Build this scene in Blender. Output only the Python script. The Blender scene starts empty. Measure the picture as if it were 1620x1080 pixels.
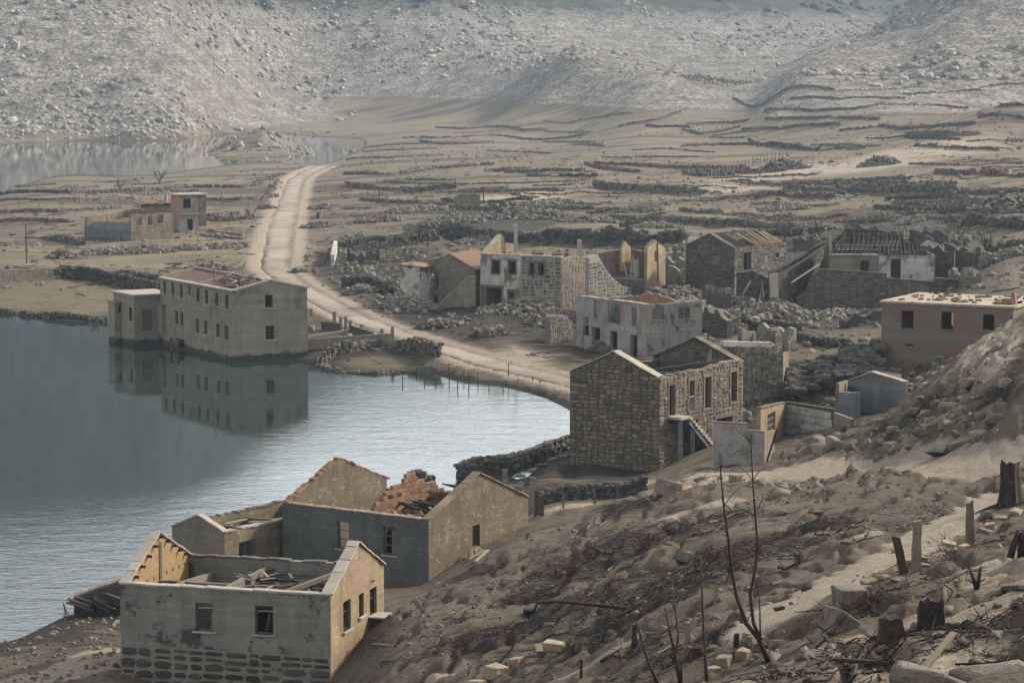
import bpy, math, random
import numpy as np
from mathutils import Vector, Matrix
S = bpy.context.scene
R = math.radians
# ------------------------------------------------------------------ camera, world, sun, exposure
FPX, CXP, CYP, CAMZ, HOR = 4200.0, 810.0, 540.0, 27.0, 106.0      # focal length and horizon in photo pixels (1620 wide)
PITCH = math.atan((CYP - HOR) / FPX)
cd = bpy.data.cameras.new('camera'); cam = bpy.data.objects.new('camera', cd)
S.collection.objects.link(cam)
cd.sensor_width = 36.0; cd.lens = 36.0 * FPX / 1620.0
cd.clip_start = 1.0; cd.clip_end = 9000.0
cam.location = (0, 0, CAMZ); cam.rotation_euler = (math.pi / 2 - PITCH, 0, 0)
S.camera = cam
SUN_EL, SUN_AZ = R(33), R(60)          # azimuth clockwise from +Y (straight ahead): light comes from the right
w = bpy.data.worlds.new('World'); S.world = w; w.use_nodes = True
nt = w.node_tree; nt.nodes.clear()
sky = nt.nodes.new('ShaderNodeTexSky'); sky.sky_type = 'NISHITA'; sky.sun_disc = False
sky.sun_elevation = SUN_EL; sky.sun_rotation = SUN_AZ; sky.dust_density = 2.0; sky.air_density = 1.1; sky.ozone_density = 1.0
sky.altitude = 300
hs = nt.nodes.new('ShaderNodeHueSaturation'); hs.inputs['Saturation'].default_value = 0.16
bg = nt.nodes.new('ShaderNodeBackground'); bg.inputs['Strength'].default_value = 0.15
wo = nt.nodes.new('ShaderNodeOutputWorld')
nt.links.new(sky.outputs[0], hs.inputs['Color']); nt.links.new(hs.outputs[0], bg.inputs[0]); nt.links.new(bg.outputs[0], wo.inputs[0])
sl = bpy.data.lights.new('sun', 'SUN'); sl.energy = 2.7; sl.angle = R(4.0); sl.color = (1.0, 0.87, 0.72)
so = bpy.data.objects.new('sun', sl); S.collection.objects.link(so)
sd = Vector((math.sin(SUN_AZ) * math.cos(SUN_EL), math.cos(SUN_AZ) * math.cos(SUN_EL), math.sin(SUN_EL)))
so.rotation_euler = (-sd).to_track_quat('-Z', 'Y').to_euler(); so.location = (60, 100, 80)
S.render.engine = 'CYCLES'
S.view_settings.view_transform = 'Standard'; S.view_settings.look = 'None'
S.view_settings.exposure = 1.38; S.view_settings.gamma = 1.0; S.view_settings.use_curve_mapping = False
S.cycles.volume_bounces = 0; S.cycles.max_bounces = 5; S.cycles.diffuse_bounces = 3; S.cycles.glossy_bounces = 3
rng = np.random.default_rng(7); random.seed(7)
COL = S.collection
# ------------------------------------------------------------------ helpers: pixels of the photograph <-> points of the place
FW = np.array([0, math.cos(PITCH), -math.sin(PITCH)]); UP = np.array([0, math.sin(PITCH), math.cos(PITCH)]); RT = np.array([1.0, 0, 0])
C0 = np.array([0, 0, CAMZ])
def ray(x, y): return FW + (x - CXP) / FPX * RT + (CYP - y) / FPX * UP
def atz(x, y, z):
    r = ray(x, y); return C0 + r * ((z - CAMZ) / r[2])
def atS(x, y, s): return C0 + ray(x, y) * (FPX / s)                # s: pixels per metre there
def topix(P):
    d = np.asarray(P, float) - C0; D = d @ FW
    return CXP + FPX * (d @ RT) / D, CYP - FPX * (d @ UP) / D, FPX / D
# ------------------------------------------------------------------ helpers: noise in numpy
_perm = rng.random((512, 512))
def vnoise(x, y):
    xi = np.floor(x).astype(int); yi = np.floor(y).astype(int); fx = x - xi; fy = y - yi
    fx = fx * fx * (3 - 2 * fx); fy = fy * fy * (3 - 2 * fy)
    a = _perm[xi % 512, yi % 512]; b = _perm[(xi + 1) % 512, yi % 512]; c = _perm[xi % 512, (yi + 1) % 512]; d = _perm[(xi + 1) % 512, (yi + 1) % 512]
    return (a * (1 - fx) + b * fx) * (1 - fy) + (c * (1 - fx) + d * fx) * fy
def fbm(x, y, oct=4, lac=2.03, gain=0.5):
    s = 0; a = 1; t = 0
    for i in range(oct):
        s = s + a * (vnoise(x + 17.3 * i, y - 9.1 * i) - 0.5); t += a; a *= gain; x = x * lac; y = y * lac
    return s / t * 2
def sstep(a, b, x):
    t = np.clip((x - a) / (b - a), 0, 1); return t * t * (3 - 2 * t)
# ------------------------------------------------------------------ helpers: materials
def nodes(name):
    m = bpy.data.materials.new(name); m.use_nodes = True; n = m.node_tree; n.nodes.clear()
    o = n.nodes.new('ShaderNodeOutputMaterial'); b = n.nodes.new('ShaderNodeBsdfPrincipled'); n.links.new(b.outputs[0], o.inputs['Surface'])
    return m, n, b
def N(n, t, **k):
    d = n.nodes.new('ShaderNode' + t)
    for a, v in k.items():
        if a.startswith('i_'):
            key = a[2:]; d.inputs[int(key) if key.isdigit() else key].default_value = v
        else: setattr(d, a, v)
    return d
def noise(n, vec, scale, detail=6, rough=0.6, dist=0.0, out='Fac'):
    d = N(n, 'TexNoise'); d.inputs['Scale'].default_value = scale; d.inputs['Detail'].default_value = detail
    d.inputs['Roughness'].default_value = rough; d.inputs['Distortion'].default_value = dist
    if vec is not None: n.links.new(vec, d.inputs['Vector'])
    return d.outputs[out]
def ramp(n, fac, stops):
    d = N(n, 'ValToRGB'); e = d.color_ramp.elements
    while len(e) < len(stops): e.new(0.5)
    for i, (p, c) in enumerate(stops):
        e[i].position = p; e[i].color = (c, c, c, 1) if isinstance(c, (int, float)) else (*c, 1)
    n.links.new(fac, d.inputs[0]); return d.outputs[0]
def mix(n, fac, a, b, mode='MIX'):
    d = N(n, 'MixRGB', blend_type=mode)
    for i, v in ((0, fac), (1, a), (2, b)):
        if isinstance(v, (int, float)): d.inputs[i].default_value = v if i == 0 else (v, v, v, 1)
        elif isinstance(v, tuple): d.inputs[i].default_value = (*v, 1)
        else: n.links.new(v, d.inputs[i])
    return d.outputs[0]
def mth(n, op, a, b=None, c=None):
    d = N(n, 'Math', operation=op)
    for i, v in enumerate((a, b, c)):
        if v is None: continue
        if isinstance(v, (int, float)): d.inputs[i].default_value = v
        else: n.links.new(v, d.inputs[i])
    return d.outputs[0]
def scaled(n, vec, s):
    d = N(n, 'Mapping'); d.inputs['Scale'].default_value = s; n.links.new(vec, d.inputs['Vector']); return d.outputs[0]
def bump(n, b, h, strength, dist):
    d = N(n, 'Bump'); d.inputs['Strength'].default_value = strength; d.inputs['Distance'].default_value = dist
    n.links.new(h, d.inputs['Height']); n.links.new(d.outputs[0], b.inputs['Normal']); return d
MAT = {}
ALB = 0.52
def dim(c): return (ALB * c[0], ALB * .97 * c[1], ALB * .92 * c[2])
def simple(name, c1, c2, scale=3.0, rough=0.9, bmp=0.5, bd=0.03, island=False, rand=0.35, patch=None, pscale=0.8, pth=(0.55, 0.62), streak=0.0, fine=30.0, tide=0.0, wet=False, scrib=0.0):
    """two-tone weathered matte surface; patch = colour of worn or stained areas; streak = run marks down the wall"""
    c1, c2 = dim(c1), dim(c2); patch = dim(patch) if patch is not None else None
    m, n, b = nodes(name); tc = N(n, 'TexCoord').outputs['Object']
    oi = N(n, 'ObjectInfo').outputs['Random']
    off = N(n, 'VectorMath', operation='ADD'); n.links.new(tc, off.inputs[0])
    cmb = N(n, 'CombineXYZ'); k = mth(n, 'MULTIPLY', oi, 37.0); n.links.new(k, cmb.inputs[0]); n.links.new(k, cmb.inputs[1]); n.links.new(cmb.outputs[0], off.inputs[1])
    v = off.outputs[0]
    f = noise(n, v, scale, 5, 0.68)
    c = mix(n, ramp(n, f, [(0.32, 0.0), (0.68, 1.0)]), c1, c2)
    if patch is not None:
        pn = noise(n, v, pscale, 6, 0.70, 0.4)
        c = mix(n, ramp(n, pn, [(pth[0], 0.0), (pth[1], 1.0)]), c, patch)
    if streak:
        sn = noise(n, scaled(n, v, (1, 1, 0.16)), 1.7, 5, 0.75)
        c = mix(n, mth(n, 'MULTIPLY', ramp(n, sn, [(0.45, 0.0), (0.75, 1.0)]), streak), c, tuple(0.45 * q for q in c1))
    if tide:                                     # level lines of silt left by the falling lake
        sz = N(n, 'SeparateXYZ'); n.links.new(tc, sz.inputs[0]); t1 = N(n, 'TexNoise', noise_dimensions='1D'); t1.inputs['Scale'].default_value = 2.2; t1.inputs['Detail'].default_value = 3; t1.inputs['Roughness'].default_value = .7
        n.links.new(mth(n, 'ADD', sz.outputs[2], mth(n, 'MULTIPLY', f, .25)), t1.inputs['W']); c = mix(n, tide, c, ramp(n, t1.outputs[0], [(.3, .12), (.7, .85)]), 'OVERLAY')
    if scrib:                                    # old chalk scratches: thin wandering lines, in patches
        ln_ = mth(n, 'ABSOLUTE', mth(n, 'SUBTRACT', noise(n, scaled(n, v, (1, 1, 1.6)), 2.6, 2, .5, 1.2), .5)); mk = ramp(n, noise(n, v, .75, 2, .5), [(.47, 0.), (.56, 1.)])
        c = mix(n, mth(n, 'MULTIPLY', mth(n, 'MULTIPLY', ramp(n, ln_, [(.006, 1.), (.016, 0.)]), mk), scrib), c, (.42, .39, .33))
    if wet:                                      # dark weed line just above the lake
        gz = N(n, 'SeparateXYZ'); n.links.new(N(n, 'NewGeometry').outputs['Position'], gz.inputs[0]); c = mix(n, ramp(n, mth(n, 'ADD', gz.outputs[2], mth(n, 'MULTIPLY', mth(n, 'SUBTRACT', f, .5), .9)), [(.45, .92), (.62, 0.)]), c, (.018, .016, .012))
    fn = noise(n, v, fine, 3, 0.7)
    c = mix(n, 0.5, c, ramp(n, fn, [(0.25, 0.35), (0.75, 0.75)]), 'OVERLAY')
    if rand:
        r = N(n, 'NewGeometry').outputs['Random Per Island'] if island else oi
        c = mix(n, 1.0, c, ramp(n, r, [(0.0, 1.0 - rand), (1.0, 1.0 + rand * 0.25)]), 'MULTIPLY')
    n.links.new(c, b.inputs['Base Color']); b.inputs['Roughness'].default_value = rough; b.inputs['Specular IOR Level'].default_value = 0.2
    h = mix(n, 0.5, f, fn); bump(n, b, h, bmp, bd)
    MAT[name] = m; return m
# ------------------------------------------------------------------ helpers: meshes and objects
class MB:
    def __init__(s): s.v = []; s.f = []
    def quad(s, *p):
        k = len(s.v); s.v += [tuple(map(float, q)) for q in p]; s.f.append(tuple(range(k, k + len(p))))
    def hexa(s, p):                         # 8 corners: bottom 0-3 counter-clockwise, top 4-7
        k = len(s.v); s.v += [tuple(map(float, q)) for q in p]
        for a in ((3, 2, 1, 0), (4, 5, 6, 7), (0, 1, 5, 4), (1, 2, 6, 5), (2, 3, 7, 6), (3, 0, 4, 7)): s.f.append(tuple(k + i for i in a))
    def box(s, c, sx, sy, sz, yaw=0.0, tilt=0.0, roll=0.0, j=0.0):
        m = Matrix.Rotation(yaw, 3, 'Z') @ Matrix.Rotation(tilt, 3, 'Y') @ Matrix.Rotation(roll, 3, 'X'); c = Vector(c); p = []
        for z in (-.5, .5):
            for x, y in ((-.5, -.5), (.5, -.5), (.5, .5), (-.5, .5)):
                q = Vector((x * sx, y * sy, z * sz))
                if j: q += Vector((random.uniform(-j, j) * sx, random.uniform(-j, j) * sy, random.uniform(-j, j) * sz))
                p.append(c + m @ q)
        s.hexa(p)
    def beam(s, a, b, wd, h=None, j=0.0):
        a = Vector(a); b = Vector(b); d = b - a; h = h or wd
        yaw = math.atan2(d.y, d.x); tilt = -math.atan2(d.z, math.hypot(d.x, d.y))
        s.box((a + b) / 2, d.length, wd, h, yaw, tilt, 0, j)
    def tube(s, pts, rads, n=6, cap=True):
        k0 = len(s.v); pts = [Vector(p) for p in pts]
        for i, p in enumerate(pts):
            d = (pts[min(i + 1, len(pts) - 1)] - pts[max(i - 1, 0)]).normalized()
            a = d.cross(Vector((0.3, 0.9, 0.2))).normalized(); bb = d.cross(a)
            for j in range(n):
                t = 2 * math.pi * j / n; s.v.append(tuple(p + (a * math.cos(t) + bb * math.sin(t)) * rads[i]))
        for i in range(len(pts) - 1):
            for j in range(n):
                s.f.append((k0 + i * n + j, k0 + i * n + (j + 1) % n, k0 + (i + 1) * n + (j + 1) % n, k0 + (i + 1) * n + j))
        if cap:
            s.f.append(tuple(k0 + j for j in range(n))[::-1]); e = k0 + (len(pts) - 1) * n; s.f.append(tuple(e + j for j in range(n)))
    def arr(s, V, F):
        k = len(s.v); s.v += [tuple(q) for q in V]; s.f += [tuple(int(i) + k for i in f) for f in F]
def link(name, me, mat=None, parent=None, loc=(0, 0, 0)):
    o = bpy.data.objects.new(name, me); COL.objects.link(o); o.location = loc
    if mat is not None and me is not None and not me.materials: me.materials.append(mat if not isinstance(mat, str) else MAT[mat])
    if parent is not None: o.parent = parent
    return o
def mesh(name, mb, mat, parent=None, org=None, smooth=False):
    """one mesh object; its vertices are given in place coordinates and stored about org (or about the thing's base)"""
    if org is None: org = WORG.get(parent.name, (0, 0, 0)) if parent is not None else (0, 0, 0)
    V = np.array(mb.v, float).reshape(-1, 3) - np.array(org); me = bpy.data.meshes.new(name); me.from_pydata(V.tolist(), [], mb.f)
    if smooth: me.polygons.foreach_set('use_smooth', np.ones(len(me.polygons), bool))
    o = link(name, me, mat, parent, (0, 0, 0) if parent is not None else tuple(org))
    WORG[o.name] = tuple(org); return o
WORG = {}
def tag(o, label, cat=None, group=None, kind=None):
    if label: o['label'] = label
    if cat:
        o['category'] = cat
        if not kind and 'kind' not in o: o['kind'] = 'thing'          # a wall or pier that stands by itself is a thing
    if group: o['group'] = group
    if kind: o['kind'] = kind
    return o
def thing(name, loc, label, cat, group=None):
    o = bpy.data.objects.new(name, None); COL.objects.link(o); o.location = tuple(float(q) for q in loc); o.empty_display_size = 0.2
    WORG[o.name] = tuple(float(q) for q in loc); return tag(o, label, cat, group)
def bigmesh(name, V, F, mat, smooth=True):
    me = bpy.data.meshes.new(name); nf = len(F); k = F.shape[1]
    me.vertices.add(len(V)); me.vertices.foreach_set('co', np.ascontiguousarray(V, np.float32).ravel())
    me.loops.add(nf * k); me.loops.foreach_set('vertex_index', np.ascontiguousarray(F, np.int32).ravel())
    me.polygons.add(nf); me.polygons.foreach_set('loop_start', np.arange(0, nf * k, k, dtype=np.int32)); me.polygons.foreach_set('loop_total', np.full(nf, k, np.int32))
    me.update(calc_edges=True)
    if smooth: me.polygons.foreach_set('use_smooth', np.ones(nf, bool))
    return link(name, me, mat)
# rough stones: unit blocks (about 1 x 1 x 1) with worn corners, 18 quads each, in several variants
def stone_unit(seed, worn=0.12, jit=0.10):
    r = np.random.default_rng(seed); V = []; F = []
    def ring(z, s): 
        out = []
        for x, y in ((-.5, -.5), (0, -.53), (.5, -.5), (.53, 0), (.5, .5), (0, .53), (-.5, .5), (-.53, 0)):
            out.append((x * s + r.uniform(-jit, jit), y * s + r.uniform(-jit, jit), z + r.uniform(-jit, jit) * .5))
        return out
    for z, s in ((-.5, 1 - worn * 2), (-.28, 1.0), (.25, 1.0 - worn * .4), (.5, 1 - worn * 2.4)): V += ring(z, s)
    for i in range(3):
        for j in range(8): F.append((i * 8 + j, i * 8 + (j + 1) % 8, (i + 1) * 8 + (j + 1) % 8, (i + 1) * 8 + j))
    F.append(tuple(range(7, -1, -1))); F.append(tuple(range(24, 32)))
    return np.array(V), F
SU = [stone_unit(100 + i) for i in range(10)]
# cheaper block of 12 triangles, with knocked corners
CU = []
for i in range(12):
    r_ = np.random.default_rng(300 + i)
    v_ = np.array([(x, y, z) for z in (-.5, .5) for x, y in ((-.5, -.5), (.5, -.5), (.5, .5), (-.5, .5))]) + r_.uniform(-.17, .17, (8, 3)); v_[4:, :2] *= r_.uniform(.6, .95)
    CU.append(v_)
CF = np.array(((3, 2, 1, 0), (4, 5, 6, 7), (0, 1, 5, 4), (1, 2, 6, 5), (2, 3, 7, 6), (3, 0, 4, 7)))
def rotm(yaw, tx=0.0, ty=0.0):
    return np.array(Matrix.Rotation(yaw, 3, 'Z') @ Matrix.Rotation(tx, 3, 'X') @ Matrix.Rotation(ty, 3, 'Y'))
def chunks(P, size, yaw=None, tilt=0.6, flat=(0.5, 0.8)):
    """arrays of many cheap stones at points P (n,3) with sizes (n,)"""
    n = len(P); V = np.empty((n, 8, 3)); 
    th = rng.uniform(0, 2 * math.pi, n) if yaw is None else np.asarray(yaw) + rng.normal(0, .15, n)
    tx = rng.normal(0, tilt * .5, n); ty = rng.normal(0, tilt * .5, n)
    base = np.array(CU)[rng.integers(0, len(CU), n)]
    sc = np.stack([size * rng.uniform(.8, 1.5, n), size * rng.uniform(.6, 1.0, n), size * rng.uniform(flat[0], flat[1], n)], 1)
    b = base * sc[:, None, :]
    def rx(b, a, i, j):
        c, s_ = np.cos(a)[:, None], np.sin(a)[:, None]; o = b.copy(); o[..., i] = c * b[..., i] - s_ * b[..., j]; o[..., j] = s_ * b[..., i] + c * b[..., j]; return o
    b = rx(b, tx, 1, 2); b = rx(b, ty, 2, 0); b = rx(b, th, 0, 1)
    V = b + P[:, None, :]
    F = CF[None] + (np.arange(n) * 8)[:, None, None]
    return V.reshape(-1, 3), F.reshape(-1, 4)
ORD = ['first', 'second', 'third', 'fourth', 'fifth', 'sixth', 'seventh', 'eighth', 'ninth', 'tenth', 'eleventh', 'twelfth', 'thirteenth', 'fourteenth', 'fifteenth', 'sixteenth', 'seventeenth', 'eighteenth', 'nineteenth', 'twentieth'] + [f'{k}th' for k in range(21, 80)]
_smesh = {}
def stone_mesh(i, matname):
    k = (i, matname)
    if k not in _smesh:
        V, F = SU[i]; me = bpy.data.meshes.new('stone'); me.from_pydata(V.tolist(), [], F); me.materials.append(MAT[matname]); _smesh[k] = me
    return _smesh[k]
def stone_obj(name, matname, parent, loc, size, yaw=0.0, tx=0.0, ty=0.0):
    o = bpy.data.objects.new(name, stone_mesh(random.randrange(10), matname)); COL.objects.link(o)
    if parent is not None:
        o.parent = parent; w0 = WORG[parent.name]; loc = [loc[i] - w0[i] for i in range(3)]
    o.location = loc; o.scale = size; o.rotation_euler = (tx, ty, yaw); return o
# ------------------------------------------------------------------ terrain: heights from surveyed points (photo pixel, height above the lake)
CT = '''0 1012 -.1;60 992 -.05;115 976 .1;0 1080 1;100 1085 1.2;60 1040 .6;150 1005 .6;183 1085 1.3;350 1090 1.3;525 1088 1.4;260 1110 .9;430 1110 1.1;525 1105 1.3;622 965 3;570 1020 2.3;600 1080 4
700 1080 5.8;640 1000 4;700 930 3.2;760 870 2.1;830 830 2.4;870 800 2.2;915 795 2.5;800 950 5;900 1000 8;900 1080 10.5;1000 1080 13;1000 1000 11;1000 900 7.5;1000 830 5;1000 785 3.4;900 850 4
850 792 .6;950 770 .4;1100 740 2.8;1180 735 3;1100 800 6;1100 900 10;1100 1000 13;1100 1080 14.8;1250 732 4;1350 740 6;1450 740 8;1620 722 10
1250 800 7.5;1400 800 10;1550 800 12;1620 780 12.5;1250 900 12.5;1400 880 13.5;1550 850 14;1620 830 14.5;1300 1000 16;1450 950 16.5;1620 900 17;1300 1080 17;1450 1080 18;1620 1080 18.8;1620 1000 18
1620 500 11.5;1550 540 10.5;1480 590 8.6;1420 640 6.4;1330 680 5;1280 712 4.3;1620 600 11.6;1500 640 9.2;1400 690 6.3;1550 690 9.4;665 925 .6
1000 745 .1;903 755 -.1;1043 745 .4;1200 650 1.6;1300 640 2.2;1250 560 1.6;1350 560 2.6;1338 655 2.6;1425 652 3.4;1230 600 1.4;1390 600 3.6
0 800 -1.6;200 700 -2;500 650 -1.6;700 680 -1.2;100 850 -1.5;300 770 -1.3;800 660 -1;0 920 -1.2;650 742 -.8;880 690 -.6;850 640 -.6;0 560 -2;200 600 -1.8;420 610 -1.2
870 755 .4;930 750 .35;850 775 .55;900 762 .45;880 742 .3;800 770 .35;760 760 .1;820 758 -.15;900 735 .2;730 757 -.15
900 622 0;800 607 0;690 584 0;600 592 0;500 585 -.1;520 560 .5;660 560 .6;900 605 .9;800 578 .9;700 548 1;640 535 1;560 540 .9;500 525 .9;485 500 1;165 509 -.05;60 500 0;0 496 0;100 480 .8;0 455 1.2;60 430 1.4;0 400 1.5;100 400 1.5;30 345 1.5;200 405 1.6;300 420 1.5;400 425 1.4;120 470 1;400 500 -.2;300 550 -.6;170 560 -1
0 309 .5;200 296 .6;320 275 .6;460 264 .8;150 262 -2;0 262 -2;340 240 -2;490 244 -1.2;0 229 .1;150 222 .1;330 214 .1;420 247 -.6;440 236 -1.4;520 242 -1;545 230 -.7;500 230 -.9;570 222 -.1;480 221 -.4;520 256 -.3;545 246 -.2;600 238 1.2
600 260 2.6;585 245 1.6;700 300 3.2;560 300 2;600 400 1.8;500 300 1.4;480 420 1.4;520 470 1.2;600 500 1.2;700 540 1.1;760 562 1.1;700 505 1.3;850 505 1.4;900 560 1.2;930 560 .9;1000 585 1;1100 480 1.8;1200 500 1.8;1150 560 1.5;1265 500 1.6;1400 500 2.2;1480 470 3;1540 440 4.5;1600 430 6
700 350 3;900 345 3.4;1100 350 3.8;1300 350 4.6;1500 370 5.6;1620 360 8;900 300 4.4;900 250 5;1100 280 5.4;1300 280 6.8;1500 280 8.6;1620 280 10;1000 220 7;1200 210 9;1400 210 11;1620 210 13;1200 170 13;1400 170 16;1620 170 18
620 215 1.6;700 205 2;560 205 .9;460 205 1;660 222 2;760 215 3'''
CTRL = []
for t in CT.replace('\n', ';').split(';'):
    a, b, c = map(float, t.split()); P = atz(a, b, c); CTRL.append((P[0] / P[1], math.log(P[1]), c))
def cw(x, y, z): CTRL.append((x / y, math.log(y), z))
def cs(px, py, D):                                   # far slopes: pixel and distance
    P = C0 + ray(px, py) * D; CTRL.append((P[0] / P[1], math.log(P[1]), P[2]))
for q in ((-8, 157, -.9), (-18, 147, -1), (-26, 136, -1), (-2, 168, -.5), (-14, 150, -.6), (-5, 141, .7), (-11, 115, 1.7), (-12, 109.5, .9), (-10, 109, 1.0), (-14.5, 110.5, .8), (-13, 133, .6), (8, 181, .2), (10, 186, .4), (14, 195, 1), (9, 205, .5), (4, 215, .2), (36, 206, 5.5), (44, 200, 7), (30, 212, 4), (34, 225, 3.4), (48, 240, 4.2), (55, 270, 4.5)): cw(*q)
for u in (-.24, -.19, -.1, 0, .1, .19, .24):
    cw(u * 8, 8, 24.6); cw(u * 16, 16, 22.4 + u * 2)
for q in ((-.19, 25, 17.5), (-.19, 45, 11.5), (-.19, 70, 6), (-.24, 90, 2), (-.1, 25, 18.6), (-.1, 45, 13), (-.1, 70, 6.4), (-.11, 95, 1.9), (-.08, 95, 2.6), (-.14, 92, 1.8), (-.05, 95, 4.0), (-.09, 85, 3.6), (-.03, 30, 18.8), (-.03, 50, 14), (.1, 25, 20.6), (.19, 25, 21.2), (.05, 28, 20), (.24, 40, 19.5), (.24, 70, 15.5), (.24, 150, 13), (.24, 100, 13)): cw(q[0] * q[1], q[1], q[2])
# the valley sides beyond: bare below the old water line, scrub above it, out of the top of the picture
for px, rows in {-200: ((165, 1030), (100, 1070), (50, 1110), (0, 1150), (-100, 1230), (-300, 1400), (-610, 1750), (-590, 2400)),
                 0: ((172, 1037), (100, 1080), (50, 1120), (0, 1160), (-100, 1240), (-300, 1420), (-590, 1750), (-570, 2400)),
                 150: ((168, 1050), (100, 1095), (50, 1135), (0, 1180), (-100, 1270), (-300, 1450), (-550, 1780), (-530, 2400)),
                 280: ((160, 1070), (110, 1120), (60, 1180), (0, 1260), (-100, 1350), (-300, 1500), (-490, 1800), (-470, 2400)),
                 420: ((185, 1180), (140, 1290), (90, 1370), (40, 1430), (0, 1480), (-100, 1590), (-410, 1950), (-400, 2400)),
                 600: ((190, 1220), (140, 1330), (90, 1420), (40, 1490), (0, 1540), (-100, 1650), (-340, 2000), (-330, 2400)),
                 760: ((188, 1150), (150, 1230), (100, 1330), (60, 1480), (0, 1580), (-100, 1700), (-280, 2050)),
                 900: ((190, 1000), (150, 1060), (95, 1120), (70, 1480), (0, 1640), (-100, 1780), (-220, 2100)),
                 1050: ((150, 960), (122, 1010), (110, 1420), (60, 1560), (0, 1720), (-80, 1850), (-160, 2200)),
                 1250: ((130, 900), (112, 980), (90, 1500), (50, 1650), (0, 1820), (-50, 2000), (-80, 2300)),
                 1400: ((140, 850), (100, 930), (60, 1050), (30, 1900), (10, 2100), (-30, 2300)),
                 1500: ((140, 840), (80, 910), (35, 1000), (18, 1080), (2, 2200), (-10, 2400)),
                 1620: ((130, 850), (60, 910), (0, 980), (-80, 1080), (-160, 1200)),
                 1800: ((130, 850), (60, 900), (-30, 970), (-120, 1080), (-220, 1200))}.items():
    for py, D in rows: cs(px, py, D)
CTRL = np.array(CTRL)
def feat(a): return np.stack([a[:, 0] * 9.0, a[:, 1] * 1.6], 1)
A_ = feat(CTRL); n_ = len(A_)
def tps(r2): return np.where(r2 > 1e-12, r2 * np.log(r2 + 1e-12) * .5, 0)
K_ = tps(((A_[:, None] - A_[None]) ** 2).sum(2)) + np.eye(n_) * 2e-4
Q_ = np.concatenate([np.ones((n_, 1)), A_], 1)
sol = np.linalg.solve(np.block([[K_, Q_], [Q_.T, np.zeros((3, 3))]]), np.concatenate([CTRL[:, 2], np.zeros(3)]))
NU, ND = 781, 941
GU = np.linspace(-.36, .36, NU); GV = np.linspace(math.log(14.0), math.log(2450.0), ND)
UU, VV = np.meshgrid(GU, GV)
def base_h(u, v):
    q = np.stack([np.clip(u, -.245, .245) * 9.0, v * 1.6], -1).reshape(-1, 2); out = np.empty(len(q))
    for i in range(0, len(q), 40000):
        b = q[i:i + 40000]; out[i:i + 40000] = tps(((b[:, None] - A_[None]) ** 2).sum(2)) @ sol[:n_] + sol[n_] + b @ sol[n_ + 1:]
    return out.reshape(u.shape)
su, sv = np.meshgrid(GU[::4], GV[::4]); zc = base_h(su, sv)          # coarse solve, then bilinear up
def bilin(Z, gu, gv, u, v):
    fu = np.clip((u - gu[0]) / (gu[1] - gu[0]), 0, len(gu) - 1.001); fv = np.clip((v - gv[0]) / (gv[1] - gv[0]), 0, len(gv) - 1.001)
    i = fu.astype(int); j = fv.astype(int); a = fu - i; b = fv - j
    return (Z[j, i] * (1 - a) + Z[j, i + 1] * a) * (1 - b) + (Z[j + 1, i] * (1 - a) + Z[j + 1, i + 1] * a) * b
ZB = bilin(zc, GU[::4], GV[::4], UU, VV)
YY = np.exp(VV); XX = UU * YY
def Hs(Z, x, y): return bilin(Z, GU, GV, np.asarray(x, float) / np.asarray(y, float), np.log(np.asarray(y, float)))
def hitZ(Z, px, py, d0=25.0, d1=2300.0):
    r = ray(px, py); t = np.exp(np.linspace(math.log(d0), math.log(d1), 1600)); P = C0 + r[None] * t[:, None]
    below = P[:, 2] < np.maximum(Hs(Z, P[:, 0], P[:, 1]), -5); k = int(np.argmax(below)) if below.any() else len(t) - 1
    if k == 0: return P[0]
    lo, hi = t[k - 1], t[k]
    for _ in range(18):
        m = (lo + hi) / 2; q = C0 + r * m
        if q[2] < float(Hs(Z, q[0], q[1])): hi = m
        else: lo = m
    return C0 + r * hi
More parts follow.
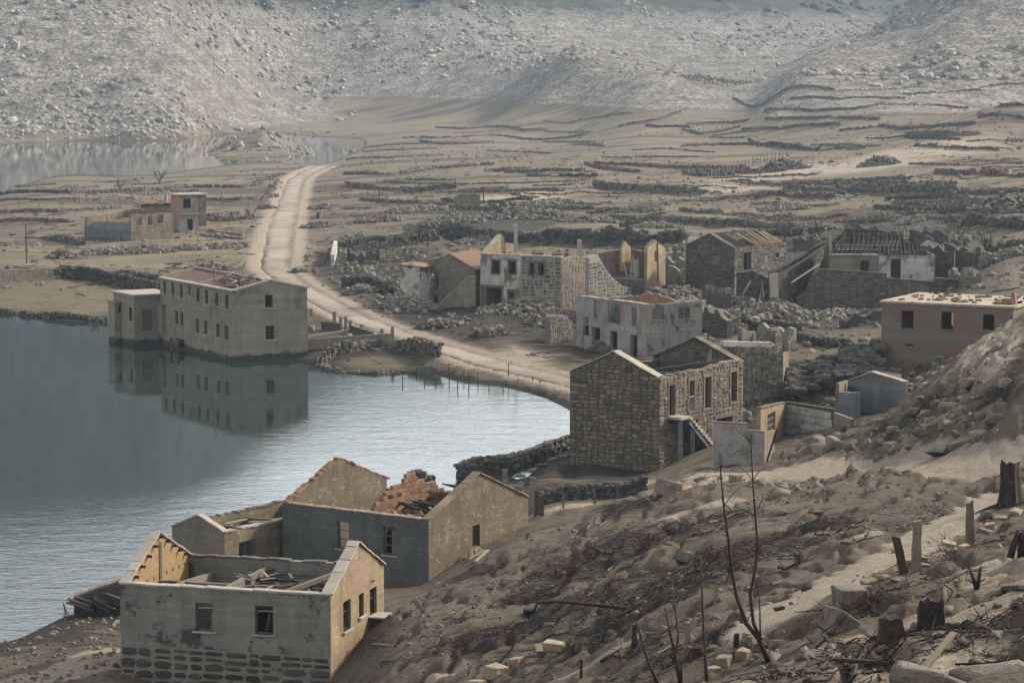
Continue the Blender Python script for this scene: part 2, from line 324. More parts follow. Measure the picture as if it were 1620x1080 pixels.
# dry-stone walls and terrace risers: polylines in the photograph, wall height (m), step of the ground behind (m)
WALLS = '''0 309 110 307 230 301|1.3|0|field
0 337 90 336 190 329|.8|0|field
45 376 90 380 130 388|1.6|.2|field
0 352 60 350 110 352|.9|.2|field
92 440 130 438 165 446 210 456 252 468|1.5|0|bank
100 424 170 430 250 446|.8|.3|bank
62 500 110 503 165 511|.5|0|shore
225 303 290 297 380 296 416 290|1.2|.3|field
325 318 380 317 440 312|1.2|.3|field
322 346 360 347 400 345|1.2|.3|field
320 372 350 376 385 378|.7|0|field
424 312 432 300 440 285|1|0|field
0 494 30 497 52 502|.9|0|shore
548 294 600 300 660 303 720 299|1.4|.6|field
545 275 620 277 690 268 780 262|.9|.5|field
550 252 620 250 700 247|.8|.4|field
575 240 640 238 690 236|.8|.4|field
585 233 660 228 730 226|.7|.4|field
640 219 720 217 790 214 930 213|1.2|.6|field
690 202 760 202 830 206|.9|.5|field
720 212 800 206 860 204|.7|.3|field
800 272 860 272 925 270|1.1|.6|field
925 262 970 268 1012 272|1.2|.3|field
935 262 1000 262 1080 266|1|.5|field
845 295 900 291 930 281|.8|.3|field
940 296 1000 301 1060 303 1140 306|2|1.2|field
1195 317 1240 313 1320 312|1.6|.9|field
930 335 1000 332 1060 324|.8|.4|field
1040 345 1120 350 1200 353 1260 355|1.2|.7|field
1080 334 1150 338 1260 343|.8|.5|field
1325 302 1400 303 1510 303|1.8|.9|field
1165 288 1250 290 1370 291 1440 293|.9|.6|field
1440 258 1520 260 1620 258|.7|.4|field
1480 280 1560 276 1620 281|1.2|.6|field
1185 225 1240 232 1300 236 1360 232|1.5|.9|field
1370 220 1430 216 1520 222|.8|.3|field
1080 232 1140 228 1200 226|1|.5|field
1175 206 1240 202 1330 196|1.3|.6|field
1330 207 1400 200 1500 202 1540 198|.9|.4|field
1210 190 1300 188 1390 190|1|.5|field
1210 178 1290 176 1360 173 1480 168 1530 172|1.1|.6|field
1250 160 1330 158 1430 157|.9|.5|field
1160 157 1230 150 1320 145|1|.5|field
1320 147 1390 142 1460 138|.8|.4|field
1430 150 1480 147 1550 143|1|.5|field
1550 140 1590 134 1620 133|1|.5|field
1580 170 1620 168|1|.5|field
1548 186 1620 188|1.2|.5|field
1440 127 1500 124 1555 124|.6|.3|field
1260 122 1330 120 1430 120|.5|.2|field
980 201 1040 190 1090 172|1.1|.5|field
860 192 930 188 1000 180|.8|.3|field
1080 205 1110 213 1170 203|1.2|.6|field
1000 238 1060 236 1130 240|.8|.4|field
1130 214 1160 210 1200 207|.8|.3|field
700 372 800 381 900 384 1000 386 1080 388|2.2|1.2|village
540 392 600 392 690 380|1.4|.8|village
1160 372 1230 368 1300 366|1|.4|village
1300 352 1400 345 1450 340|.8|.4|field
1400 338 1440 334 1480 333|.9|.3|field
1500 340 1560 352 1620 362|1.2|.6|field
1480 312 1540 306 1620 304|1|.5|field
1490 400 1560 398 1620 396|1|.5|village
530 330 580 330 640 322|.7|.3|field
545 455 590 458 620 470|1.3|0|village
700 318 760 322 840 318|.7|.3|village
1150 506 1200 515 1265 525|.8|0|village
1190 520 1260 536 1330 548|.7|0|village
728 757 790 745 850 728 902 710|1.1|0|shorewall
800 800 860 795 940 787 1012 778|1.3|.2|garden
508 574 530 560 580 551 622 548|1.1|0|pen
628 552 660 560 692 575|1.2|0|pen
506 578 540 590 590 592 640 588|.35|0|pen
930 548 950 556 985 572|1.0|0|lane
400 290 420 285 445 275|.7|.2|field
0 318 60 318 120 316|.5|0|field'''
_r = random.Random(21)
for k in range(64):                                     # the smaller walls between: short, broken, much alike
    y_ = 196 + 150 * _r.random() ** .8; lo = 560 + max(0, (235 - y_)) * 6; x_ = _r.uniform(lo, 1600); L_ = _r.uniform(35, 150) * (.55 + y_ / 500); sl_ = _r.uniform(-.05, .05)
    WALLS += '\n' + ' '.join(f'{x_ + L_ * t:.0f} {y_ + L_ * t * sl_ + _r.uniform(-1.2, 1.2):.1f}' for t in (0, .33, .67, 1)) + f'|{_r.uniform(.5, 1.1):.2f}|{_r.uniform(.2, .7):.2f}|field'
for k in range(16):
    y_ = _r.uniform(285, 345); x_ = _r.uniform(0, 330); L_ = _r.uniform(30, 90); WALLS += '\n' + ' '.join(f'{x_ + L_ * t:.0f} {y_ + _r.uniform(-1.5, 1.5) - 6 * t:.1f}' for t in (0, .5, 1)) + f'|{_r.uniform(.4, .8):.2f}|.15|field'
WL = []
for ln in WALLS.split('\n'):
    a, hgt, st, zone = ln.split('|'); c = list(map(float, a.split())); pts = [hitZ(ZB, c[i], c[i + 1], 60)[:2] for i in range(0, len(c), 2)]
    WL.append((np.array(pts), float(hgt), float(st), zone, c))
ZT = ZB.copy()
for pts, hgt, st, zone, c in WL:
    if st <= 0: continue
    u = pts[:, 0] / pts[:, 1]; o = np.argsort(u); u = u[o]; d = pts[o, 1]
    if u[-1] - u[0] < 1e-4: continue
    dw = np.interp(GU, u, d)[None, :]; e = (YY - dw); Ls = 14.0 + 0.02 * dw
    ed = sstep(u[0] - .004, u[0] + .004, UU) * (1 - sstep(u[-1] - .004, u[-1] + .004, UU))
    wd = .0022 * dw
    ZT += ed * st * np.where(np.abs(e) < Ls * 5, np.tanh(e / wd) * np.exp(-np.abs(e) / Ls), 0) * .5
# relief: slopes near the camera, rocky valley sides, calm lake shore
near = sstep(260, 190, YY); land = sstep(.15, 1.6, ZT); hill = sstep(17, 32, ZT) * sstep(700, 900, YY)
leftbank = sstep(930, 960, YY) * sstep(-.05, -.075, UU) * sstep(.2, 3, ZT)
hill = np.maximum(hill, leftbank * .6)
fgslope = near * sstep(1.6, 4.0, ZT)
path = np.zeros_like(ZT)
def strip_mask(pix, half, Z, d0=25, soft=.6):
    P = np.array([hitZ(Z, *q, d0)[:2] for q in pix]); dmin = np.full(XX.shape, 1e9)
    x0, x1 = P[:, 0].min() - 3 * half - 3, P[:, 0].max() + 3 * half + 3; y0, y1 = P[:, 1].min() - 3 * half - 3, P[:, 1].max() + 3 * half + 3
    sel = (XX > x0) & (XX < x1) & (YY > y0) & (YY < y1); X = XX[sel]; Y = YY[sel]; best = np.full(X.shape, 1e9)
    for a, b in zip(P[:-1], P[1:]):
        ab = b - a; t = np.clip(((X - a[0]) * ab[0] + (Y - a[1]) * ab[1]) / (ab @ ab), 0, 1)
        best = np.minimum(best, np.hypot(X - a[0] - t * ab[0], Y - a[1] - t * ab[1]))
    dmin[sel] = best; return 1 - sstep(half * (1 - soft * .5), half * (1 + soft), dmin), P
path1, PATHP = strip_mask([(1130, 748), (1250, 742), (1380, 745), (1500, 735), (1620, 722)], 1.9, ZB)
path2, PATHQ = strip_mask([(1215, 985), (1280, 940), (1350, 905), (1430, 870), (1520, 815), (1600, 775)], 1.0, ZB)
path3, _ = strip_mask([(20, 1080), (110, 1062), (182, 1035)], 1.6, ZB)
path = np.maximum(np.maximum(path1, path2), path3)
rough_fg = fgslope * (1 - .85 * path)
rk = fbm(XX / 7, YY / 7, 4)
ZT += rough_fg * (.42 * fbm(XX / 9, YY / 9, 3) + .20 * fbm(XX / 2.6 + 5, YY / 2.6, 3) + .20 * np.abs(fbm(XX / .9, YY / 1.1, 3)))
# eroded ledges: the slope breaks into small scarps
lq = ZT / .62 + 1.1 * fbm(XX / 3.3, YY / 3.3, 3); lf = lq - np.floor(lq); lw = rough_fg * sstep(-.12, .12, fbm(XX / 6 + 3, YY / 6, 2))
ZT += lw * .62 * .8 * (sstep(.55, .95, lf) - lf)
bankm = np.exp(-((UU - .145) / .03) ** 2 - ((YY - 132) / 16) ** 2) * (1 - path)
ZT += bankm * (.7 + .8 * np.abs(fbm(XX / 3.1, YY / 3.1, 3)))
gul = np.abs(fbm(XX / 1.9 + 40, YY / 4.2, 3)); ZT -= rough_fg * .35 * sstep(.14, .0, gul)
ZT += hill * (6.0 * fbm(XX / 90, YY / 90, 4) * sstep(25, 60, ZT) + 3.2 * np.abs(fbm(XX / 24, YY / 30, 4)) + 1.2 * fbm(XX / 7, YY / 9, 2))
flat = land * (1 - near) * (1 - hill) * sstep(2.0, 3.2, np.abs(ZT) + 1.8)
ZT += flat * (.45 * fbm(XX / 28, YY / 40, 3) + .26 * np.abs(fbm(XX / 6, YY / 8, 3)))
ZT += land * (1 - fgslope) * sstep(300, 260, YY) * .10 * fbm(XX / 2, YY / 2, 3)
# the rocky islet in the farther arm of the lake
ip = atz(405, 243, 0.0); ZT += 7.0 * np.exp(-((XX - ip[0]) / 13) ** 2 - ((YY - ip[1] - 6) / 26) ** 2) * (1 + .5 * fbm(XX / 6, YY / 12, 3)) 
# the road: carved into the ground a little under its sheet
ROADPX = [(975, 622, 58), (905, 604, 58), (840, 590, 50), (780, 574, 44), (720, 556, 38), (670, 541, 34), (620, 525, 30), (570, 507, 27), (530, 488, 26), (495, 468, 27), (465, 448, 30), (436, 424, 34), (440, 395, 38), (446, 360, 38), (455, 325, 36), (464, 300, 32), (470, 283, 28), (488, 272, 24), (512, 264, 18)]
RP = np.array([hitZ(ZB, a, b, 150)[:2] for a, b, c in ROADPX]); RW = np.array([1.9] * 4 + [1.75] * 5 + [1.8] * 2 + [2.1, 2.3, 2.4, 2.4, 2.4, 2.4, 2.4, 2.4])
def catmull(P, k):
    out = []
    for i in range(len(P) - 1):
        p0, p1, p2, p3 = P[max(i - 1, 0)], P[i], P[i + 1], P[min(i + 2, len(P) - 1)]
        for t in np.linspace(0, 1, k, endpoint=False): out.append(.5 * (2 * p1 + (p2 - p0) * t + (2 * p0 - 5 * p1 + 4 * p2 - p3) * t * t + (3 * p1 - p0 - 3 * p2 + p3) * t ** 3))
    out.append(P[-1]); return np.array(out)
RC = catmull(np.column_stack([RP, RW]), 14)
RZ = Hs(ZT, RC[:, 0], RC[:, 1]); ker = np.ones(21) / 21; RZ = np.convolve(np.pad(RZ, 10, 'edge'), ker, 'valid'); RZ = np.maximum(RZ, .55)
dm = np.full(XX.shape, 1e9); zr = np.zeros(XX.shape); sel = (YY > 200) & (YY < 760) & (XX < 20) & (XX > -75)
Xs, Ys = XX[sel], YY[sel]; bd = np.full(Xs.shape, 1e9); bz = np.zeros(Xs.shape); bw = np.ones(Xs.shape)
for (x, y, hw), z in zip(RC, RZ):
    d = np.hypot(Xs - x, Ys - y); k = d < bd; bd = np.where(k, d, bd); bz = np.where(k, z, bz); bw = np.where(k, hw, bw)
rr_ = bd / bw; zt = ZT[sel]; m = 1 - sstep(1.4, 3.0, rr_); lip = bz + .02 + .10 * fbm(Xs / 1.3, Ys / 1.8, 3); zt = zt * (1 - m) + lip * m
m = 1 - sstep(.80, 1.0, rr_); ZT[sel] = zt * (1 - m) + (bz - .26) * m
roadm = np.zeros(XX.shape); roadm[sel] = 1 - sstep(1.2, 2.6, bd / bw)
def ground(x, y): return float(Hs(ZT, x, y))
def G(px, py, d0=25.0): return hitZ(ZT, px, py, d0)
# zones of soil: R dark ground, ash and debris, G dry pale-green field, B pale sand, A bare bleached rock
def blob(px, py, rx, ry, z=None):
    P = hitZ(ZB, px, py, 30) if z is None else atz(px, py, z); u0, v0 = P[0] / P[1], math.log(P[1])
    Pl = hitZ(ZB, px - rx, py, 30) if z is None else atz(px - rx, py, z)
    ru = rx / FPX; Pt = atz(px, py - ry, float(P[2])) if py - ry > HOR + 25 else None
    rv = abs(math.log(Pt[1]) - v0) if Pt is not None else .12
    return np.exp(-((UU - u0) / ru) ** 2 - ((VV - v0) / max(rv, .004)) ** 2)
wob = .5 + .5 * fbm(XX / (.06 * YY), YY / (.12 * YY) * 3, 4) * 1.4
dark = np.zeros_like(ZT)
for b in ((760, 470, 200, 60), (700, 480, 150, 40), (1000, 470, 200, 70), (1250, 470, 200, 60), (1150, 590, 120, 40), (850, 790, 110, 35), (60, 1000, 150, 40), (900, 520, 160, 40), (600, 420, 120, 40), (780, 350, 120, 30), (1350, 400, 200, 40), (560, 570, 120, 20), (950, 745, 60, 30), (1300, 600, 120, 50), (1180, 650, 90, 50)):
    dark = np.maximum(dark, blob(*b))
for b in ((1100, 900, 150, 55), (900, 960, 120, 45), (800, 1000, 90, 35), (1150, 1000, 60, 25), (1060, 840, 90, 25), (1360, 690, 60, 14), (1450, 660, 60, 14), (1560, 640, 50, 14), (950, 880, 120, 45), (1020, 960, 140, 50), (1000, 800, 60, 25), (1180, 860, 90, 35), (860, 930, 60, 30), (1300, 830, 80, 25), (1400, 640, 70, 18), (1480, 560, 60, 16), (760, 900, 60, 20), (1560, 520, 40, 14), (1250, 860, 60, 20), (1130, 820, 50, 18)):
    dark = np.maximum(dark, blob(*b) * np.clip(.45 + 1.3 * wob, 0, 1))
green = np.zeros_like(ZT)
for b in ((690, 277, 75, 7), (880, 255, 70, 5), (1150, 322, 120, 9), (640, 232, 60, 5), (640, 300, 50, 5), (1280, 305, 80, 6), (1020, 315, 60, 5), (800, 258, 60, 4), (100, 470, 140, 25), (600, 575, 70, 10), (1300, 545, 100, 22)): green = np.maximum(green, blob(*b))
sand = np.maximum(path, roadm * .8)
for b in ((1430, 1010, 240, 60), (1560, 960, 120, 60), (1250, 1078, 200, 16), (1560, 1060, 140, 40), (1600, 730, 80, 16), (1580, 560, 50, 30), (1150, 792, 70, 12), (1330, 850, 100, 16), (1060, 815, 40, 10), (930, 1062, 90, 14), (700, 1060, 70, 14), (1300, 940, 130, 30), (1500, 790, 130, 25), (1500, 990, 160, 60), (1400, 1060, 260, 50), (1580, 900, 120, 60), (820, 312, 100, 10), (1330, 266, 200, 10), (1250, 275, 160, 9), (1450, 240, 150, 8), (1000, 770, 60, 16), (1150, 760, 160, 14), (430, 400, 40, 60), (900, 800, 60, 12), (1150, 300, 80, 6), (800, 560, 90, 14), (1560, 540, 60, 30)):
    sand = np.maximum(sand, blob(*b))
bleach = np.maximum(hill, sstep(8, 17, ZT) * sstep(620, 800, YY))
shore = (1 - sstep(.05, .55, ZT)) * (YY < 330)
dark = np.maximum(dark * (1 - sand * .9), shore * .9)
V_ = np.stack([XX, YY, ZT], -1).reshape(-1, 3)
ii = np.arange(ND * NU).reshape(ND, NU)
F_ = np.stack([ii[:-1, :-1], ii[:-1, 1:], ii[1:, 1:], ii[1:, :-1]], -1).reshape(-1, 4)
# ------------------------------------------------------------------ ground material
def ground_mat():
    m, n, b = nodes('ground_soil'); geo = N(n, 'NewGeometry'); pos = geo.outputs['Position']
    at = N(n, 'Attribute', attribute_name='soil'); sep = N(n, 'SeparateColor'); n.links.new(at.outputs['Color'], sep.inputs[0])
    dk, gr, sa = sep.outputs[0], sep.outputs[1], sep.outputs[2]; bl = at.outputs['Alpha']
    nA = noise(n, pos, .045, 4, .62); nB = noise(n, pos, .33, 5, .66); nC = noise(n, pos, 2.1, 5, .7); nE = noise(n, scaled(n, pos, (.35, 1, 1)), .9, 5, .7)
    soil = mix(n, ramp(n, nB, [(.34, 0.), (.66, 1.)]), (.080, .063, .046), (.205, .168, .126))
    soil = mix(n, mth(n, 'MULTIPLY', ramp(n, nA, [(.42, 0.), (.62, 1.)]), .6), soil, (.20, .162, .122))
    # plots: each terrace dried to its own tone
    nF = noise(n, scaled(n, pos, (.32, 1, .2)), .035, 2, .4); sxy = N(n, 'SeparateXYZ'); n.links.new(pos, sxy.inputs[0])
    plot = ramp(n, nF, [(.36, (.11, .088, .065)), (.40, (.30, .252, .185)), (.47, (.17, .145, .11)), (.50, (.40, .345, .225)), (.56, (.205, .18, .115)), (.60, (.36, .315, .25)), (.66, (.115, .092, .067))])
    soil = mix(n, mth(n, 'MULTIPLY', ramp(n, mth(n, 'MULTIPLY', sxy.outputs[1], .001), [(.26, 0.), (.36, 1.)]), .78), soil, mix(n, 1.0, plot, (.80, .80, .78), 'MULTIPLY'))
    ash = mix(n, ramp(n, nC, [(.38, 0.), (.66, 1.)]), (.020, .0175, .0145), (.078, .066, .052))
    # dark ground, ash and debris: by zone, with ragged edges
    edge = mth(n, 'ADD', dk, mth(n, 'MULTIPLY', mth(n, 'SUBTRACT', nE, .5), 2.2))
    c = mix(n, ramp(n, edge, [(.36, 0.), (.56, 1.)]), soil, ash)
    sandc = mix(n, ramp(n, nC, [(.3, 0.), (.7, 1.)]), (.30, .252, .196), (.52, .45, .365))
    sedge = mth(n, 'ADD', sa, mth(n, 'MULTIPLY', mth(n, 'SUBTRACT', nE, .5), 1.0))
    c = mix(n, ramp(n, sedge, [(.38, 0.), (.72, 1.)]), c, sandc)
    grass = mix(n, ramp(n, nC, [(.3, 0.), (.7, 1.)]), (.135, .115, .068), (.245, .210, .135))
    gedge = mth(n, 'ADD', gr, mth(n, 'MULTIPLY', mth(n, 'SUBTRACT', nB, .5), .6))
    c = mix(n, ramp(n, gedge, [(.35, 0.), (.65, .8)]), c, grass)
    c = mix(n, mth(n, 'MULTIPLY', ramp(n, noise(n, scaled(n, pos, (.6, 1, 1)), .75, 5, .75), [(.50, 0.), (.64, 1.)]), mth(n, 'SUBTRACT', .62, mth(n, 'MULTIPLY', sa, .5))), c, (.055, .046, .036))
    # scattered twigs, ash specks and stone chips
    spk = noise(n, pos, 6.0, 5, .85); grit = noise(n, pos, 19.0, 3, .8)
    c = mix(n, .55, c, ramp(n, grit, [(.28, .2), (.72, .8)]), 'OVERLAY')
    c = mix(n, mth(n, 'MULTIPLY', ramp(n, spk, [(.56, 0.), (.66, 1.)]), .65), c, (.035, .030, .025))
    c = mix(n, mth(n, 'MULTIPLY', ramp(n, spk, [(.30, 1.), (.38, 0.)]), .35), c, (.37, .34, .29))
    # bleached valley side: rock, gravel and the thin level lines left by the falling lake
    sx = N(n, 'SeparateXYZ'); n.links.new(pos, sx.inputs[0]); zz = sx.outputs[2]
    rk1 = noise(n, scaled(n, pos, (1, .5, 1.2)), .10, 6, .74); rk2 = noise(n, scaled(n, pos, (1, .6, 1.5)), .55, 4, .75)
    bc = mix(n, ramp(n, rk1, [(.36, 0.), (.60, 1.)]), (.16, .15, .135), (.53, .505, .46))
    bc = mix(n, mth(n, 'MULTIPLY', ramp(n, rk2, [(.42, 1.), (.55, 0.)]), .85), bc, (.055, .050, .044))
    zw = mth(n, 'ADD', zz, mth(n, 'MULTIPLY', nA, 2.0)); ln = N(n, 'TexNoise', noise_dimensions='1D'); ln.inputs['Scale'].default_value = 1.1; ln.inputs['Detail'].default_value = 4; ln.inputs['Roughness'].default_value = .8
    n.links.new(zw, ln.inputs['W'])
    bc = mix(n, mth(n, 'MULTIPLY', ramp(n, ln.outputs[0], [(.42, 1.), (.52, 0.)]), .62), bc, (.17, .15, .125))
    # scrub above the old water line
    veg = mix(n, ramp(n, rk2, [(.35, 0.), (.65, 1.)]), (.020, .026, .016), (.060, .062, .040))
    vl = mth(n, 'ADD', zz, mth(n, 'MULTIPLY', mth(n, 'SUBTRACT', rk1, .5), 60.0)); 
    bc = mix(n, ramp(n, mth(n, 'MULTIPLY_ADD', vl, .02, -1.0), [(.12, 0.), (.30, 1.)]), bc, veg)
    bedge = mth(n, 'ADD', bl, mth(n, 'MULTIPLY', mth(n, 'SUBTRACT', nA, .5), .8))
    c = mix(n, ramp(n, bedge, [(.30, 0.), (.62, 1.)]), c, bc)
    # drowned bottom and wet margin
    c = mix(n, ramp(n, mth(n, 'MULTIPLY_ADD', zz, 1.0, .5), [(.5, 1.), (.75, 0.)]), c, (.030, .028, .024))
    c = mix(n, 1.0, c, (.575, .552, .52), 'MULTIPLY')
    n.links.new(c, b.inputs['Base Color']); b.inputs['Roughness'].default_value = .95; b.inputs['Specular IOR Level'].default_value = .12
    h1 = mth(n, 'MULTIPLY', nC, .22); h3 = mth(n, 'ADD', mth(n, 'MULTIPLY', spk, .17), mth(n, 'MULTIPLY', grit, .03)); hb = mth(n, 'MULTIPLY', mth(n, 'ADD', mth(n, 'MULTIPLY', rk1, 5.0), mth(n, 'MULTIPLY', rk2, 1.6)), bl)
    h = mth(n, 'ADD', h1, mth(n, 'ADD', h3, hb))
    bump(n, b, h, .9, 1.0)
    return m
MAT['ground'] = ground_mat()
terrain = bigmesh('ground', V_, F_, MAT['ground']); terrain['kind'] = 'structure'
ca = terrain.data.color_attributes.new('soil', 'FLOAT_COLOR', 'POINT')
ca.data.foreach_set('color', np.ascontiguousarray(np.stack([dark, green, sand, bleach], -1).reshape(-1, 4), np.float32).ravel())
# ------------------------------------------------------------------ lake
def water_mat():
    m, n, b = nodes('lake_water'); pos = N(n, 'NewGeometry').outputs['Position']
    b.inputs['Base Color'].default_value = (.010, .019, .018, 1); b.inputs['Roughness'].default_value = .03; b.inputs['IOR'].default_value = 1.333
    w1 = noise(n, scaled(n, pos, (1.0, 1.7, 1)), 1.5, 4, .55, .4); w2 = noise(n, scaled(n, pos, (.8, 1.2, 1)), .42, 3, .5, .3)
    # wind: open water is ruffled, the lee of the large building and the far arm lie calm
    sx = N(n, 'SeparateXYZ'); n.links.new(pos, sx.inputs[0]); x, y = sx.outputs[0], sx.outputs[1]
    gx = mth(n, 'MULTIPLY_ADD', x, .035, .80); gy = mth(n, 'MULTIPLY_ADD', y, -.02, 3.5)
    gust = noise(n, scaled(n, pos, (.5, 1, 1)), .05, 4, .6)
    k = mth(n, 'ADD', mth(n, 'MINIMUM', mth(n, 'MAXIMUM', gx, .06), 1.0), mth(n, 'MINIMUM', mth(n, 'MAXIMUM', gy, 0.), 1.))
    k = mth(n, 'MINIMUM', mth(n, 'MULTIPLY', k, mth(n, 'ADD', gust, .45)), 1.0)
    h = mth(n, 'ADD', mth(n, 'MULTIPLY', w1, .034), mth(n, 'MULTIPLY', w2, .05))
    d = bump(n, b, h, 1.0, 1.0); n.links.new(mth(n, 'MULTIPLY', k, .68), d.inputs['Strength'])
    return m
MAT['water'] = water_mat()
wm = MB(); wm.quad((-700, 60, 0), (700, 60, 0), (700, 1500, 0), (-700, 1500, 0))
lake = mesh('lake_water', wm, 'water'); lake['kind'] = 'structure'
# ------------------------------------------------------------------ road and footpath sheets
def road_mat():
    m, n, b = nodes('road_dust'); pos = N(n, 'NewGeometry').outputs['Position']; e = N(n, 'Attribute', attribute_name='edge').outputs['Fac']
    a1 = noise(n, pos, .5, 5, .7); a2 = noise(n, pos, 3.0, 4, .7); a3 = noise(n, pos, .12, 3, .6)
    c = mix(n, ramp(n, a1, [(.3, 0.), (.7, 1.)]), (.12, .098, .074), (.205, .172, .135)); c = mix(n, mth(n, 'MULTIPLY', ramp(n, a3, [(.4, 0.), (.6, 1.)]), .6), c, (.27, .24, .20))
    c = mix(n, ramp(n, mth(n, 'ADD', e, mth(n, 'MULTIPLY', mth(n, 'SUBTRACT', a1, .5), 1.3)), [(.42, 0.), (.85, 1.)]), c, mix(n, a2, (.05, .04, .03), (.12, .096, .072)))
    c = mix(n, mth(n, 'MULTIPLY', ramp(n, a2, [(.56, 0.), (.68, 1.)]), .4), c, (.06, .05, .038))
    n.links.new(c, b.inputs['Base Color']); b.inputs['Roughness'].default_value = .95; b.inputs['Specular IOR Level'].default_value = .1; bump(n, b, mix(n, .5, a1, a2), .6, .2); return m
MAT['road_dust'] = road_mat()
mb = MB(); nn = 9
T_ = np.gradient(RC[:, :2], axis=0); T_ /= np.linalg.norm(T_, axis=1)[:, None]
for i in range(len(RC)):
    nx, ny = -T_[i, 1], T_[i, 0]
    for j in range(nn):
        t = (j / (nn - 1) * 2 - 1); ww = RC[i, 2] * (1.05 + .10 * math.sin(i * .17 + (3 if t > 0 else 0)) * abs(t) + .55 * (float(vnoise(np.array([i * .35]), np.array([9. if t > 0 else 3.]))[0]) - .5) * abs(t))
        x, y = RC[i, 0] + nx * t * ww, RC[i, 1] + ny * t * ww
        mb.v.append((x, y, RZ[i] + .05 * (1 - t * t) - .12 * abs(t) ** 6 - .03 * math.exp(-((abs(t) - .5) / .12) ** 2)))
for i in range(len(RC) - 1):
    for j in range(nn - 1):
        a = i * nn + j; mb.f.append((a, a + nn, a + nn + 1, a + 1))
road = mesh('road', mb, 'road_dust', smooth=True); ea = road.data.attributes.new('edge', 'FLOAT', 'POINT'); ea.data.foreach_set('value', np.tile(np.abs(np.linspace(-1, 1, nn)), len(RC)).astype(np.float32)); road['kind'] = 'structure'
# ------------------------------------------------------------------ haze
hz = bpy.data.materials.new('haze_air'); hz.use_nodes = True; n = hz.node_tree; n.nodes.clear()
o_ = n.nodes.new('ShaderNodeOutputMaterial'); pv = n.nodes.new('ShaderNodeVolumePrincipled'); n.links.new(pv.outputs[0], o_.inputs['Volume'])
pv.inputs['Color'].default_value = (.62, .80, 1.0, 1); pv.inputs['Density'].default_value = .000092; pv.inputs['Anisotropy'].default_value = .1
hb = MB(); zt_ = float(ZT.max()) + 8; hb.hexa([(-800, -30, -9), (800, -30, -9), (800, 2520, -9), (-800, 2520, -9), (-800, -30, zt_), (800, -30, zt_), (800, 2520, zt_), (-800, 2520, zt_)])
haze = mesh('haze', hb, hz); haze['kind'] = 'stuff'; tag(haze, 'pale blue haze hanging over the whole valley', 'haze')
# ------------------------------------------------------------------ masonry and house builders
def mason_unit(seed):
    r = np.random.default_rng(seed); V = []; F = []
    base = [(-.5, -.5), (r.uniform(-.15, .15), -.5), (.5, -.5), (.5, r.uniform(-.15, .15)), (.5, .5), (r.uniform(-.15, .15), .5), (-.5, .5), (-.5, r.uniform(-.15, .15))]
    j = r.uniform(-.075, .075, (8, 2))
    for z, s in ((-.5, 1.0), (.22, 1.0), (.5, .84)):
        for k, (x, y) in enumerate(base):
            c = r.uniform(.74, .94) if k % 2 == 0 else 1.0
            V.append((x * s * c + j[k, 0], y * s * c + j[k, 1], z + (r.uniform(-.14, .08) if z > .4 else 0)))
    V.append((0, 0, .56))
    for i in range(2):
        for k in range(8): F.append((i * 8 + k, i * 8 + (k + 1) % 8, (i + 1) * 8 + (k + 1) % 8, (i + 1) * 8 + k))
    for k in range(8): F.append((16 + k, 16 + (k + 1) % 8, 24))
    return np.array(V), F
MU = [mason_unit(900 + i) for i in range(12)]
_mm = {}
def mason_mesh(i, mat):
    if (i, mat) not in _mm:
        me = bpy.data.meshes.new('stone'); me.from_pydata(MU[i][0].tolist(), [], MU[i][1]); me.materials.append(MAT[mat]); _mm[(i, mat)] = me
    return _mm[(i, mat)]
_bm = {}
def block_mesh(mat, i=0):
    """unit brick / slab with slightly knocked edges"""
    if (mat, i) not in _bm:
        r = np.random.default_rng(50 + i); V = []; F = []
        for z, s in ((-.5, .94), (-.42, 1), (.42, 1), (.5, .94)):
            for x, y in ((-.5, -.5), (.5, -.5), (.5, .5), (-.5, .5)): V.append((x * s + r.uniform(-.03, .03), y * s + r.uniform(-.03, .03), z + r.uniform(-.02, .02)))
        for k in range(3):
            for q in range(4): F.append((k * 4 + q, k * 4 + (q + 1) % 4, (k + 1) * 4 + (q + 1) % 4, (k + 1) * 4 + q))
        F += [(3, 2, 1, 0), (12, 13, 14, 15)]
        me = bpy.data.meshes.new('block'); me.from_pydata(V, [], F); me.materials.append(MAT[mat]); _bm[(mat, i)] = me
    return _bm[(mat, i)]
def block(name, mat, parent, loc, size, eul=(0, 0, 0), var=None):
    o = bpy.data.objects.new(name, block_mesh(mat, random.randrange(5) if var is None else var)); COL.objects.link(o)
    if parent is not None: o.parent = parent; w0 = WORG[parent.name]; loc = [loc[i] - w0[i] for i in range(3)]
    o.location = loc; o.scale = size; o.rotation_euler = eul; return o
def beam_obj(name, mat, parent, a, b, wd, h=None):
    a = Vector(a); b = Vector(b); d = b - a; h = h or wd
    return block(name, mat, parent, tuple((a + b) / 2), (d.length, wd, h), (0, -math.atan2(d.z, math.hypot(d.x, d.y)), math.atan2(d.y, d.x)))
def pz(prof, s): return float(np.interp(s, [p[0] for p in prof], [p[1] for p in prof]))
